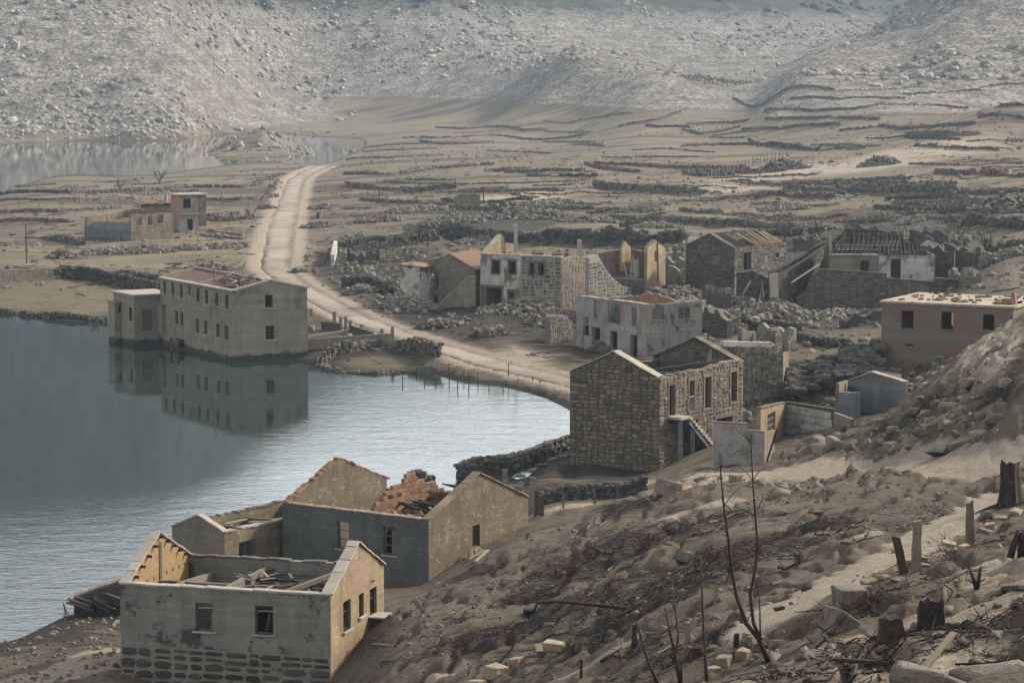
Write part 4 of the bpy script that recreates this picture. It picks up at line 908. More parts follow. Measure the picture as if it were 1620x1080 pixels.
rects = wr.rects(-.2, 6.5, (.22, .40), (.30, .72), gap=.05); rects.sort(key=lambda q: -(q[1] - q[0]) * (q[3] - q[2])); k = max(0, 300 - used)
wr.stones(rects[:k], 'stone_warm', depth=.2, proud=.05); wr.stones(rects[k:], 'stone_warm_mass', joined=True, proud=.05)
for i, o in enumerate(wr.ops[:4]): wr.window(o, 'wood_dark', None, bars=0, depth=.3, surround='stone_warm', name='door_frame' if i == 0 else 'window')
for o in wr.ops[4:]: wr.window(o, None, None, surround='stone_warm', name='doorway')
wr.coping('stone_warm', .5, .66, .12, drop=.25, jit=.05)
o = wr.ops[1]
for k in range(5): beam_obj('railing_bar', 'concrete_pale', h.root, wr.at(o[0] + .05 + k * (o[1] - o[0] - .1) / 4, o[2] + .02, .03), wr.at(o[0] + .05 + k * (o[1] - o[0] - .1) / 4, o[2] + .92, .03), .04)
beam_obj('railing_bar', 'concrete_pale', h.root, wr.at(o[0], o[2] + .95, .03), wr.at(o[1], o[2] + .95, .03), .05)
wk = h.wall('K', h.gable('K', 8.05), ops=[(2.2, 2.6, 6.2, 7.3)], mat='mortar_dark'); wk.stones(wk.rects(4.5, 8.0, (.28, .45), (.4, .9)), 'stone_grey_mass', joined=True, inside=True); wk.coping('stone_warm', .6, .85, .08)
wf = h.wall('F', jag(0, 11.6, 6.4, 6.3, 1.0, .08), mat='mortar_dark'); wf.stones(wf.rects(4, 6.4), 'stone_grey_mass', joined=True, inside=True); wf.coping('stone_grey', .6, .7, .09, drop=.2)
slab(h, 5.5, 'charred'); slab(h, 3.3, 'mortar_dark')  # both slabs added inside so the openings look dark
for k in range(12): beam_obj('fallen_beam', random.choice(['charred', 'wood_dark', 'wood_grey']), h.root, h.P(RU(.8, 6), RU(.8, 10.5), 5.75), h.P(RU(.8, 6), RU(.8, 10.5), 5.9), .15)
beam_obj('roof_timber', 'wood_dark', h.root, h.P(.6, 9, 6.75), h.P(3.3, 4, 6.4), .16)
o = wr.ops[0]; zb = o[2]; st = MB(); s0 = o[0] - .25
block('landing_slab', 'concrete_pale', h.root, wr.at((o[0] + o[1]) / 2, zb - .1, .55), (o[1] - o[0] + .5, 1.1, .2), (0, 0, h.yawB))
for k in range(10): block('step', 'concrete_pale', h.root, wr.at(o[1] + .25 + k * .34 + .17, zb - .22 - k * .24, .55), (.38, 1.1, .2), (0, 0, h.yawB))
sp = MB()
for t in (o[0], o[1] + .9): sp.beam(wr.at(t, 0, .9), wr.at(t, zb - .25, .9), .3, .3)
q0, q1 = wr.at(o[1] + .2, zb - .45, .55), wr.at(o[1] + 3.5, zb - 2.9, .55); sp.beam(q0, q1, 1.0, .18); mesh('stair_support', sp, 'concrete_blue', h.root)
for dz in (0, .8): beam_obj('stair_rail', 'wood_grey', h.root, wr.at(o[1] + .3 + dz, zb + .75 - dz * .9, 1.1), wr.at(o[1] + 3.6 + dz, zb - 1.6 - dz * .9, 1.1), .05)
# --- D2: white-rendered remains in front of its right end
r2 = D2 = thing('ruined_annexe', atS(1200, 735, 25.8), 'roofless white block annexe with a doorway, beside the granite house', 'ruin')
def pwall(root, x0, y0, s0, x1, y1, s1, zb, prof, mat, th=.3, ops=(), name='wall', px=(), flip=False):
    """free-standing wall between two ground points given by pixel and scale; prof as fractions"""
    P, Q = atS(x0, y0, s0)[:2], atS(x1, y1, s1)[:2]; d = Q - P; L = np.linalg.norm(d); d = d / L; nn = np.array([-d[1], d[0]])
    if nn[1] < 0: nn = -nn
    if flip: nn = -nn
    W0 = Wall.__new__(Wall); W0.p0 = np.array([*P, 0.]); W0.d = np.array([*d, 0.]); W0.n = np.array([*nn, 0.]); oo = list(ops)
    for q in px:
        xm, ym = (q[0] + q[2]) / 2, (q[1] + q[3]) / 2; a, b = sorted((W0.px(q[0], ym)[0], W0.px(q[2], ym)[0])); oo.append((a, b, W0.px(xm, q[3])[1], W0.px(xm, q[1])[1]))
    if prof and prof[0] == 'px': prof = [W0.px(*q) for q in prof[1:]]
    else: prof = [(t * L, z) for t, z in prof]
    prof = sorted(prof)
    if prof[0][0] > 0: prof.insert(0, (0, prof[0][1]))
    if prof[-1][0] < L: prof.append((L, prof[-1][1]))
    return Wall(root, P, d, nn, L, zb, prof, oo, th, mat, name)
simple('block_white', (.44, .43, .41), (.60, .59, .57), 1.5, bmp=.6, rand=.22, patch=(.27, .235, .18), pscale=.9, pth=(.54, .63), streak=.4)
w_ = pwall(r2, 1128, 735, 25.8, 1209, 735, 25.8, 1.5, [('px'), (1128, 668), (1182, 671), (1183, 682), (1209, 684)], 'block_white', .35); w_.coping('stone_warm', 1.2, .42, .06)
w_ = pwall(r2, 1209, 737, 25.8, 1236, 730, 24.4, 1.5, [('px'), (1209, 685), (1222, 690), (1232, 735)], 'concrete', .2); 
w_ = pwall(r2, 1203, 700, 24.6, 1243, 690, 23.6, 1.2, [('px'), (1203, 646), (1243, 637)], 'plaster_ochre', .3, px=[(1214, 653, 1226.5, 683)]); w_.window(w_.ops[0], 'wood_pale', None, bars=2); w_.coping('stone_warm', .5, .4, .08)
w_ = pwall(r2, 1243, 690, 23.6, 1318, 690, 24.2, 1.0, [('px'), (1243, 640), (1243.5, 640), (1318, 652)], 'mortar_dark', .3)
for row in range(7):
    t = -.3 * (row % 2)
    while t < w_.L:
        q0, q1 = max(t, .02), min(t + 1.05, w_.L - .02); z = 1.6 + row * .5; t += 1.05
        if q1 - q0 > .2 and z + .3 < pz(w_.prof, q1): block('block', 'block_white', w_.obj, w_.at((q0 + q1) / 2, z + .235, .03), (q1 - q0 - .03, .12, .46), (0, 0, math.atan2(w_.d[1], w_.d[0])))
w_.coping('wood_dark', 3.2, .38, .22, jit=0.0, name='top_beam')
w_ = pwall(r2, 1318, 690, 24.2, 1345, 700, 25.4, 1.0, [('px'), (1318, 652), (1345, 662)], 'plaster_tan', .25)
beam_obj('leaning_pole', 'wood_dark', r2, atS(1213, 730, 26.2), atS(1229, 680, 26.4), .09)
# --- D3: stone ruin behind the granite house
r3 = thing('stone_ruin', atS(1190, 640, 21), 'ragged grey stone wall with a white band along its top, behind the granite house', 'ruin')
w_ = pwall(r3, 1135, 640, 21.2, 1238, 640, 20.8, .2, [('px'), (1120, 560), (1132, 546), (1222, 548), (1226, 556), (1238, 560), (1242, 575)], 'mortar', .5); w_.stones(w_.rects(.8, 6.4, (.22, .36), (.3, .75), skip=.12), 'stone_grey_mass', joined=True, proud=.06)
w_.coping('block_white', 1.3, .5, .42, s0=.6, s1=w_.L - 1.0, jit=.01, lift=-.1)
w_ = pwall(r3, 1238, 645, 20.8, 1247, 640, 20.0, .2, [('px'), (1238, 556), (1247, 558)], 'plaster_tan', .35)
# --- K: small blue-grey outbuilding
h = K_ = House('outbuilding', 'small blue-grey rendered outbuilding half buried under the brick house', 'outbuilding', (1342, 602), 5.1, 172, .5, 3.5, 1.5, .3)
w_ = pwall(h.root, 1342, 655, 22.4, 1432, 652, 22.8, 1.2, [('px'), (1342, 602), (1380, 589), (1430, 604)], 'plaster_fawn', .3)
w2 = pwall(h.root, 1341, 655, 22.5, 1433, 652, 22.9, 1.2, [('px'), (1341, 602.5), (1433, 603)], 'concrete_blue', .06, px=[(1343, 612, 1354, 619)]); w_.coping('concrete_pale', .7, .55, .07)
w_ = pwall(h.root, 1327, 655, 23.2, 1352, 655, 23.4, 1.2, [('px'), (1327, 620), (1352, 621)], 'concrete_blue', .5)
w_ = pwall(h.root, 1327, 655, 23.2, 1341, 640, 22.2, 1.2, [('px'), (1327, 606), (1341, 602)], 'plaster_tan', .25)
rf = MB(); P_ = [atS(1345, 601, 22.2), atS(1428, 604, 22.6), atS(1425, 590, 21.2), atS(1385, 583, 21.0)]
rf.quad(*P_); rf.quad(*[p - np.array([0, 0, .12]) for p in P_][::-1]); mesh('roof', rf, 'mortar_dark', h.root)
# --- H: brick house on the right
h = H_ = House('brick_house', 'flat-roofed brick house with grey render bands and three dark windows, right edge', 'house', (1603, 488), 9.0, 151.7, 10.4, 8.5, 1.5, .3)
brick_mat('brick_band', h.yawA, (.215, .125, .095), (.165, .10, .08), (.26, .22, .18), 1.0, (.235, .215, .175), (.49, .57), .5, bands=((4.75, 5.35), (3.2, 3.7), (7.15, 7.6), (-1, 1.0)))
w_ = h.wall('L', None, [(1426, 491, 1445, 519), (1489, 493, 1508, 521), (1555, 497, 1573, 522), (1433, 544, 1445, 547.5)], mat='brick_band')
for o in w_.ops[:3]: w_.window(o, 'wood_dark', 'concrete', bars=0, fw=.04, sillw=.1)
h.wall('R', None, mat='brick_band'); h.wall('F', None, mat='brick_band', ops=[(2, 3.2, 6.6, 8.2)]); h.wall('K', None, ops=[(1.2, 2.4, 6.7, 8.3), (6.4, 7.6, 6.7, 8.3)], mat='brick_band')
simple('roof_screed', (.37, .31, .235), (.50, .43, .335), 1.0, bmp=.5, rand=0, patch=(.22, .165, .12), pscale=1.2, pth=(.56, .62))
rf = MB(); c = h.P(h.La / 2, h.Lb / 2, h.ze + .085); rf.box(c, h.La + .3, h.Lb + .3, .17, h.yawA); mesh('roof', rf, 'roof_screed', h.root)
for k in range(70): block('roof_debris', random.choice(['tile_red', 'granite', 'wood_dark', 'brick_red', 'mortar', 'stone_grey']), h.root, h.P(RU(.3, 9.6), RU(.8, 8.0), h.ze + .2 + RU(0, .08)), (RU(.1, .7), RU(.1, .35), RU(.05, .2)), (RU(-.3, .3), RU(-.3, .3), RU(0, 6)))
block('broken_chimney', 'brick_red', h.root, h.P(.9, 1.6, h.ze + .35), (.9, .5, .5), (0, 0, h.yawA)); block('broken_chimney', 'brick_red', h.root, h.P(.5, 1.8, h.ze + .6), (.25, .4, .9), (.1, .15, h.yawA))
# --- L: grey roofless house in the village
h = Lh = House('roofless_house', 'pale grey roofless house with pinkish ground floor doorways, centre of the village', 'house', (1022, 482), 5.8, 120.5, 11.8, 6.1, 0.0, .35)
w_ = h.wall('L', [(0, 5.8), (4.6, 5.8), (9.6, 5.75), (9.65, 5.75), (11.3, 5.7), (11.8, 5.2)], [(939, 475, 945.5, 505), (961, 475, 981, 512), (999, 485, 1007, 516), (936, 517, 949.5, 546), (965, 523, 976.5, 554), (997, 529, 1008.5, 566), (921.5, 500, 931.5, 531)], mat='plaster_pale')
for o in w_.ops: w_.window(o, 'wood_grey' if o[2] > 2.8 else None, None, bars=0, name='window' if o[2] > 2.8 else 'doorway')
w_.coping('concrete_pale', .9, .5, .09, drop=.15)
w_ = h.wall('R', jag(0, 6.1, 5.8, 5.85, .7, .05), [(1032, 487, 1050.5, 506), (1073, 485, 1091.5, 504)], mat='plaster_grey')
for o in w_.ops: w_.window(o, 'wood_grey', 'concrete', bars=0)
w_.stones([(w_.ops[1][0] + .45, w_.ops[1][0] + .9, w_.ops[1][2] + .1 + k * .22, w_.ops[1][2] + .3 + k * .22) for k in range(4)], 'stone_grey', proud=-.1)
h.wall('F', jag(0, 6.1, 5.2, 5.6, .8, .25), mat='plaster_grey'); h.wall('K', jag(0, 11.8, 5.6, 5.5, .8, .2), mat='plaster_grey')
h.inner('a', 4.0, .35, 9.5, [(0, 5.2), (11.8, 5.2)], 'plaster_fawn', .22); h.z0 = 5.2
pw = h.inner('a', 4.0, .35, 9.5, jag(.3, 2.5, 5.5, 6.1, .5, .1) + jag(2.9, 5.8, 6.1, 6.35, .5, .12) + jag(6.3, 9.5, 6.1, 5.6, .5, .12), 'brick_red', .22)
Lh.z0 = 0.0; slab(Lh, 3.1, 'mortar_dark')  # slab added to keep light out of the ground-floor doorways
# --- B: the large building standing in the lake
h = B_ = House('concrete_building', 'large two-storey concrete building with broken rusty roof standing in the lake', 'building', (367, 461), 6.5, 119.5, 17.5, 7.6, -1.0, .35)
up = [(258.4, 445, 262.6, 465), (271, 448, 275.4, 468), (284.3, 450.6, 288.8, 471), (298, 453.8, 301, 466.6), (310.5, 456.4, 315.4, 477.6), (323.9, 459, 329, 481), (340, 463, 345, 484), (355.8, 466, 361.2, 488)]
dn = [(277, 491.6, 282, 513), (285, 493, 290, 515), (309.8, 504, 315.2, 526.6), (322.4, 507, 327.8, 529), (342, 512, 347.6, 534), (355, 515.4, 361.2, 537.4)]
w_ = h.wall('L', None, up + dn, ops=[(11.6, 13.2, .25, 1.0)], mat='concrete')
for o in w_.ops[:-1]: w_.window(o, 'wood_grey' if o[3] < 4.2 else 'wood_dark', 'concrete_pale', bars=2 if o[3] < 4.2 else 0, mull=1 if o[3] < 4.2 else 0, depth=.2, fw=.05, sillw=.06)
wr = h.wall('R', h.gable('R', 7.35), [(419.5, 466, 432, 487), (420.6, 515, 434.2, 537.4)], mat='concrete')
for i, o in enumerate(wr.ops): wr.window(o, 'wood_grey', 'concrete_pale', bars=2 if i else 0, mull=1 if i else 0, depth=.2, fw=.05)
h.wall('F', h.gable('F', 7.35), mat='concrete'); h.wall('K', None, mat='concrete')
rf = MB()
for b0, b1, z0_, z1_ in ((-.12, 3.8, 6.45, 7.32), (7.72, 3.8, 6.45, 7.32)):
    for a0, a1 in ((.1, 8.0), (8.35, 17.4)):
        p = [h.P(a0, b0 + .55 * (1 if b0 < 3 else -1), z0_ + .14), h.P(a1, b0 + .55 * (1 if b0 < 3 else -1), z0_ + .14), h.P(a1, b1, z1_), h.P(a0, b1, z1_)]; rf.quad(*(p if b0 < 3 else p[::-1])); rf.quad(*[q - np.array([0, 0, .08]) for q in (p[::-1] if b0 < 3 else p)])
roof = mesh('roof', rf, 'roof_rust', h.root)
for a in (0, 8.15, 17.5):
    for b0, b1 in ((-.15, 3.8), (7.75, 3.8)): beam_obj('roof_kerb', 'concrete_pale', h.root, h.P(a, b0, 6.55), h.P(a, b1, 7.42), .22, .18)
for b0 in (.12, 7.48): beam_obj('roof_kerb', 'concrete_pale', h.root, h.P(-.1, b0, 6.58), h.P(17.6, b0, 6.58), .62, .14)
beam_obj('roof_kerb', 'concrete_pale', h.root, h.P(0, 3.8, 7.42), h.P(17.5, 3.8, 7.42), .2, .14)
for k in range(34):
    a, b = RU(.5, 7.8), RU(.8, 3.6); z = 6.5 + b / 3.8 * .87 + .12; block('roof_debris', random.choice(['concrete_pale', 'wood_grey', 'concrete', 'tile_red', 'wood_dark']), h.root, h.P(a, b, z + .05), (RU(.2, 1.4), RU(.15, .4), RU(.08, .35)), (RU(-.3, .3), RU(-.3, .3), RU(0, 6)))
beam_obj('chimney_pipe', 'wood_grey', h.root, h.P(8.3, 1.8, 6.9), h.P(8.3, 1.8, 8.0), .16)
an = House.__new__(House); an.N = atz(212, 469, 4.8)[:2]; an.ze, an.z0, an.La, an.Lb, an.th = 4.8, -1.0, 5.5, 4.2, .3; an.a, an.b, an.yawA, an.yawB, an.root = h.a, h.b, h.yawA, h.yawB, h.root
w_ = an.wall('L', None, [(204, 486, 209, 507)], mat='concrete', name='annexe_wall'); w_.window(w_.ops[0], 'wood_dark', None, bars=0)
w_ = an.wall('R', None, [(224.5, 490, 240.5, 521)], mat='concrete', name='annexe_wall'); w_.window(w_.ops[0], 'wood_dark', None, bars=0, mull=5, fw=.05)
an.wall('F', None, mat='concrete', name='annexe_wall'); rf = MB(); rf.box(an.P(2.75, 2.1, 4.9), 5.8, 4.5, .16, an.yawA); mesh('annexe_roof', rf, 'concrete_pale', h.root)
for npx, ze_, La, Lb, zb, win in (((181, 479), 3.95, 1.7, 1.35, -1.0, (187, 483.5, 192.5, 495.5)), ((256.5, 484), 3.9, 1.3, 1.15, 1.15, (262, 490, 267.5, 503))):
    tu = House.__new__(House); tu.N = atz(*npx, ze_)[:2]; tu.ze, tu.z0, tu.La, tu.Lb, tu.th = ze_, zb, La, Lb, .15; tu.a, tu.b, tu.yawA, tu.yawB, tu.root = h.a, h.b, h.yawA, h.yawB, h.root
    tu.wall('L', None, mat='concrete', name='closet_wall'); w_ = tu.wall('R', None, [win], mat='concrete', name='closet_wall'); w_.window(w_.ops[0], 'wood_dark', None, bars=1); tu.wall('F', None, mat='concrete', name='closet_wall'); tu.wall('K', None, mat='concrete', name='closet_wall')
    rf = MB(); rf.box(tu.P(La / 2, Lb / 2, ze_ + .07), La + .3, Lb + .3, .14, tu.yawA); 
    if zb > 0: rf.box(tu.P(La / 2, Lb / 2, zb + .05), La - .04, Lb - .04, .1, tu.yawA)
    mesh('closet_roof', rf, 'concrete', h.root)
pl = MB()
for a, b in ((11.8, -.5), (10.9, -.9), (12.6, -.9)): pl.beam(h.P(a, b, -1), h.P(a, b, 1.2), .22, .22)
mesh('stilt', pl, 'mortar_dark', h.root)
# ------------------------------------------------------------------ village houses farther back
# --- F2
h = F2 = House('stone_house', 'two-storey village house, left half flaking white plaster and right half stone with pale mortar', 'house', (888, 407), 7.3, 150, 9.8, 7.7, .4, .45)
w_ = h.wall('L', None, [(779, 413, 789.5, 432), (805, 413, 815.5, 433), (837, 416, 845.5, 434.5), (852, 416, 860.5, 435), (762, 454, 793.5, 491), (805, 461, 812.5, 472)], mat='plaster_white'); h.L0 = w_
w_.stones(w_.rects(.8, 7.2, (.32, .52), (.5, 1.05), gap=.07, hi=4.75), 'stone_grey_mass', joined=True, proud=.03); w_.stones(w_.rects(.8, 3.6, (.26, .4), (.4, .8), gap=.1, lo=4.8, hi=9.7, skip=.35), 'stone_grey_mass', joined=True, proud=.03)
for o in w_.ops[:4]: w_.window(o, 'wood_dark', 'stone_warm', bars=1, surround='stone_grey')
for o in w_.ops[4:]: w_.window(o, None, None, surround='stone_grey', name='doorway')
w_.coping('concrete_pale', .7, .6, .1)
wr = h.wall('R', jag(0, 7.7, 7.3, 7.1, .9, .1), mat='mortar'); wr.stones(wr.rects(.8, 7.2, (.28, .45), (.4, .9)), 'stone_warm_mass', joined=True)
h.wall('F', [(0, 7.3), (3.6, 9.15), (4.1, 9.0), (4.4, 8.3), (6.0, 8.1), (7.7, 7.2)], mat='plaster_ochre').coping('concrete_pale', .6, .55, .08, s1=3.7); h.wall('K', jag(0, 9.8, 7.0, 6.4, .7, .3), mat='mortar')
h.inner('b', 6.4, .45, 5, jag(0, 7.7, 7.6, 7.2, .7, .25), 'plaster_tan')
beam_obj('chimney', 'concrete_pale', h.root, h.P(8.6, 5.4, 6), h.P(8.6, 5.4, 10.2), .4); beam_obj('chimney', 'concrete_pale', h.root, h.P(1.2, 6.2, 6), h.P(1.2, 6.2, 8.7), .8, .5)
for k in range(26): block('fallen_masonry', random.choice(['stone_warm', 'granite', 'charred', 'wood_dark', 'tile_red']), h.root, h.P(RU(.8, 9), RU(1, 7), 7.0 + RU(-.2, .25)), (RU(.2, 1.2), RU(.15, .5), RU(.1, .4)), (RU(-.4, .4), RU(-.4, .4), RU(0, 6)))
slab(F2, 6.75, 'charred'); slab(F2, 4.0, 'mortar_dark')  # slabs added to block daylight behind the windows and garage
sm_ = Wall(F2.root, F2.N - F2.b * .02, F2.a, F2.b, F2.La, .6, [(0, 7.28), (4.9, 7.25)], [o for o in F2.L0.ops if o[1] < 5], .018, 'mortar_white', 'bare_mortar', .02, 4.85)
# --- F1
h = F1 = House('stone_house', 'low-gabled stone house with outside stair, left end of the village row', 'house', (752, 428), 5.4, 152, 7.2, 6.5, .3, .45)
w_ = h.wall('L', [(0, 5.4), (3.2, 7.0), (7.2, 5.3)], [(681, 432, 693, 457), (678, 466, 692.5, 492)], mat='mortar'); w_.stones(w_.rects(.6, 7.0, (.24, .38), (.35, .9)), 'stone_warm_mass', joined=True, proud=.04)
w_.window(w_.ops[0], 'wood_dark', 'stone_warm', bars=1, surround='stone_warm'); w_.window(w_.ops[1], None, None, surround='stone_grey', name='doorway'); w_.coping('stone_grey', .6, .6, .1)
h.wall('R', None, mat='mortar'); h.wall('F', None, mat='mortar'); h.wall('K', [(0, 5.4), (3.2, 7.0), (7.2, 5.3)], mat='mortar')
rf = MB()
for k in range(9):
    b = .3 + k * .72; rf.beam(h.P(-.2, b, 5.45), h.P(3.2, b, 7.1), .66, .08)
    if k > 4: rf.beam(h.P(7.3, b, 5.4), h.P(3.2, b, 7.12), .66, .08)
mesh('roof', rf, 'tile_red', h.root)
st = MB()
for k in range(12): block('step', 'stone_grey', h.root, h.P(-.6 + k * .36, -.75, 4.15 - k * .29), (.42, 1.3, .34), (0, 0, h.yawA))
w2 = Wall(h.root, h.N - h.b * 1.5 - h.a * .8, h.a, h.b, 5, .3, [(0, 4.9), (.9, 4.8), (4.8, 1.4), (5, 1.3)], (), .25, 'concrete', 'stair_wall'); w2.coping('concrete_pale', .9, .36, .1)
an = House('outbuilding', 'small whitewashed outhouse with rusty tiles at the left of the village row', 'outbuilding', (664, 423), 5.7, 152, 2.4, 3.6, .3, .3)
w_ = an.wall('L', None, [(646, 417, 651.5, 425)], mat='plaster_white'); w_.window(w_.ops[0], 'wood_dark', None, bars=0); an.wall('R', None, mat='plaster_white'); an.wall('F', None, mat='plaster_white'); an.wall('K', None, mat='plaster_white')
rf = MB()
for k in range(5): rf.beam(an.P(-.4, .3 + k * .72, 5.75), an.P(2.7, .3 + k * .72, 5.95 + .05 * (k % 2)), .68, .1)
mesh('roof', rf, 'tile_red', an.root)
# --- F3: broken walls between the row and the next house
r3 = F3 = thing('stone_ruin', atS(1000, 470, 15.2), 'tumbled stone walls with a lone doorway, right of the white plastered village house', 'ruin')
w_ = pwall(r3, 932, 478, 15.4, 1000, 468, 15.0, .5, [('px'), (932, 408), (945, 402), (958, 425), (970, 440), (985, 452), (1000, 455)], 'mortar_white', .5); w_.stones(w_.rects(.8, 7, (.3, .5), (.45, .95), gap=.06), 'stone_grey_mass', joined=True)
w_ = pwall(r3, 945, 440, 14.0, 1035, 440, 13.8, .5, [('px'), (945, 400), (970, 396), (1000, 393), (1022, 400), (1030, 412), (1035, 425)], 'mortar', .45, px=[(996, 408, 1013, 440)]); w_.stones(w_.rects(.8, 7.5, (.25, .42), (.35, .8)), 'stone_warm_mass', joined=True); w_.window(w_.ops[0], 'wood_grey', None, bars=0, name='door_frame')
w_ = pwall(r3, 972, 480, 15, 1020, 478, 15, .5, [('px'), (972, 440), (1018, 442), (1020, 450)], 'mortar_dark', .5); w_.stones(w_.rects(.8, 5, (.25, .42), (.35, .8)), 'stone_grey_mass', joined=True)
for q in ((984, 415, 992, 440), (966, 400, 966.5, 445), (1000, 405, 1004, 440), (1040, 385, 1041, 445)): beam_obj('leaning_post', 'wood_grey', r3, atS(q[0], q[1], 14.6), atS(q[2], q[3], 14.6), .18)
g_ = thing('broken_gable', atS(1045, 440, 14), 'lone ochre plastered gable fragment with a slit window among the village ruins', 'ruin')
w_ = pwall(g_, 1024, 440, 14.0, 1053, 436, 13.7, .5, [('px'), (1023.5, 400), (1026, 391), (1030, 387), (1036, 380), (1053, 392)], 'plaster_ochre', .4, px=[(1035.5, 397, 1039, 414)]); w_.coping('stone_grey', .6, .5, .1, s0=.9); 
w_ = pwall(g_, 984, 396, 14.0, 998, 394, 13.9, 4, [('px'), (984, 394), (989, 381), (991, 384), (998, 391)], 'plaster_ochre', .3)
# --- M: stone house with bare rafters
h = Mh = House('stone_house', 'dark stone house with a row of bare pale rafters, behind the rubble heap', 'house', (1162, 393), 6.6, 140, 6.8, 10.4, .3, .5)
w_ = h.wall('L', h.gable('L', 8.1), [(1129, 408, 1137, 416.5)], mat='mortar_dark'); w_.stones(w_.rects(.8, 8, (.22, .36), (.35, .85)), 'stone_grey_mass', joined=True, proud=.04); w_.window(w_.ops[0], None, None, surround='stone_grey'); w_.coping('stone_grey', .7, .75, .1)
w_ = h.wall('R', jag(0, 10.4, 6.6, 6.5, .8, .06), [(1176, 399, 1187.5, 427), (1226, 399.5, 1232, 407.5)], mat='mortar'); w_.stones(w_.rects(.8, 6.6, (.25, .45), (.35, .9), skip=.15), 'stone_grey_mass', joined=True, proud=.04)
for o in w_.ops: w_.window(o, 'wood_dark', None, bars=0, surround='stone_grey')
w_.coping('tile_red', .3, .6, .12, name='eave_tile', jit=.05, drop=.1); h.wall('F', None, mat='mortar_dark'); h.wall('K', h.gable('K', 8.1), mat='mortar_dark')
for k in range(22):
    if k in (6, 7, 8): continue
    b = .4 + k * .45; beam_obj('rafter', 'wood_pale' if k > 8 else 'charred', h.root, h.P(.1, b, 6.75), h.P(RU(2.6, 3.4), b + RU(-.05, .05), RU(7.9, 8.2)), .12, .14)
beam_obj('ridge_beam', 'charred', h.root, h.P(3.4, 0, 8.1), h.P(3.4, 10.4, 8.1), .18)
w_ = pwall(h.root, 1165, 470, 14.4, 1215, 470, 14.4, .4, [('px'), (1165, 432), (1190, 428), (1215, 440)], 'mortar_dark', .5, name='forecourt_wall'); w_.stones(w_.rects(.8, 5, (.25, .4), (.35, .8)), 'stone_grey_mass', joined=True)
for q in ((1166, 482, 1187, 445), (1200, 478, 1207, 450), (1163, 470, 1164, 440), (1208, 470, 1206, 445)): beam_obj('prop_post', 'wood_grey', h.root, atS(q[0], q[1], 15), atS(q[2], q[3], 14.8), .16)
# --- G: long house with charred roof frame
h = Gh = House('burnt_house', 'long house with charred roof frame, balustered window and white plaster panel', 'house', (1480, 404), 6.9, 177, 11.3, 8.5, .3, .4)
w_ = h.wall('L', None, [(1361, 412, 1374.5, 441), (1409, 409, 1425, 441)], mat='plaster_fawn')
ww = Wall(h.root, h.N - h.b * .03, h.a, h.b, h.La, 4.25, [(0, 6.86), (6.1, 6.86)], [w_.ops[1]], .028, 'plaster_white', 'white_panel', .15, 6.0)
w_.window(w_.ops[0], 'wood_dark', 'concrete_pale', bars=1); w_.window(w_.ops[1], 'wood_dark', None, bars=0, name='door_frame')
for k in range(5): o = w_.ops[0]; beam_obj('baluster', 'concrete_pale', h.root, w_.at(o[0] + .08 + k * (o[1] - o[0] - .16) / 4, o[2] + .02, .02), w_.at(o[0] + .08 + k * (o[1] - o[0] - .16) / 4, o[2] + .8, .02), .08)
w_.coping('concrete_pale', 1.5, .6, .12, s0=6.1, s1=11.3, jit=0.); w_.stones(w_.rects(.6, 3.9, (.22, .36), (.4, .9), hi=11.2), 'stone_grey_mass', joined=True, proud=.03)
h.wall('R', None, mat='mortar_dark'); h.wall('F', h.gable('F', 9), mat='mortar_dark').stones([], 'stone_grey_mass', joined=False); h.wall('K', None, mat='mortar_dark')
ra, rb = h.P(9.3, 4.2, 9.3), h.P(5.2, 4.2, 9.2); beam_obj('ridge_beam', 'charred', h.root, ra, rb, .2)
for k in range(13):
    a = 11.1 - k * .52; t = np.clip((9.3 - a) / 4.1, 0, 1); top = ra + (rb - ra) * t
    if k not in (4, 9): beam_obj('rafter', 'charred', h.root, h.P(a, .1, 6.95), top + np.array([0, 0, RU(-.1, 0)]), .12, .14)
    beam_obj('rafter', 'charred', h.root, h.P(a, 8.4, 6.95), top, .12, .14)
for k in range(11):
    a = 5.0 - k * .46; t = k / 11; beam_obj('rafter', 'charred', h.root, h.P(a, .1, 6.95), h.P(a * .93 + .2, .1 + 4.1 * (1 - t), 6.95 + 2.2 * (1 - t)), .11, .13); beam_obj('rafter', 'charred', h.root, h.P(a, 8.4, 6.95), h.P(a * .93 + .2, 8.4 - 4.1 * (1 - t), 6.95 + 2.2 * (1 - t)), .11, .13)
for k in range(5): beam_obj('purlin', 'charred', h.root, h.P(.6 + k * .3, .8 + k * .7, 7.3 + .36 * k), h.P(10.8 - k * .1, .8 + k * .7, 7.35 + .36 * k), .1)
for k in range(10): beam_obj('charred_beam', 'charred', h.root, h.P(RU(1, 10), RU(.6, 3), 6.6), h.P(RU(1, 10), RU(3, 8), 6.9), .13)
h.inner('a', 5.5, .4, 10.9, [(0, 6.3), (11.3, 6.3)], 'mortar_dark')
r4 = thing('stone_ruin', atS(1260, 480, 14.6), 'broken stone gable sloping down left of the burnt house', 'ruin')
w_ = pwall(r4, 1222, 474, 14.9, 1318, 465, 14.0, .4, [('px'), (1222, 432), (1250, 414), (1285, 398), (1312, 384), (1318, 388)], 'mortar_dark', .5); w_.stones(w_.rects(.8, 9, (.22, .4), (.35, .85)), 'stone_grey_mass', joined=True, proud=.05); w_.coping('stone_grey', .6, .7, .14, jit=.08)
w_ = pwall(r4, 1312, 405, 14.0, 1327, 402, 14.2, 5, [('px'), (1312, 385), (1318, 380), (1327, 402)], 'mortar', .5); w_.stones(w_.rects(5.2, 8.6, (.22, .4), (.3, .6)), 'stone_warm_mass', joined=True)
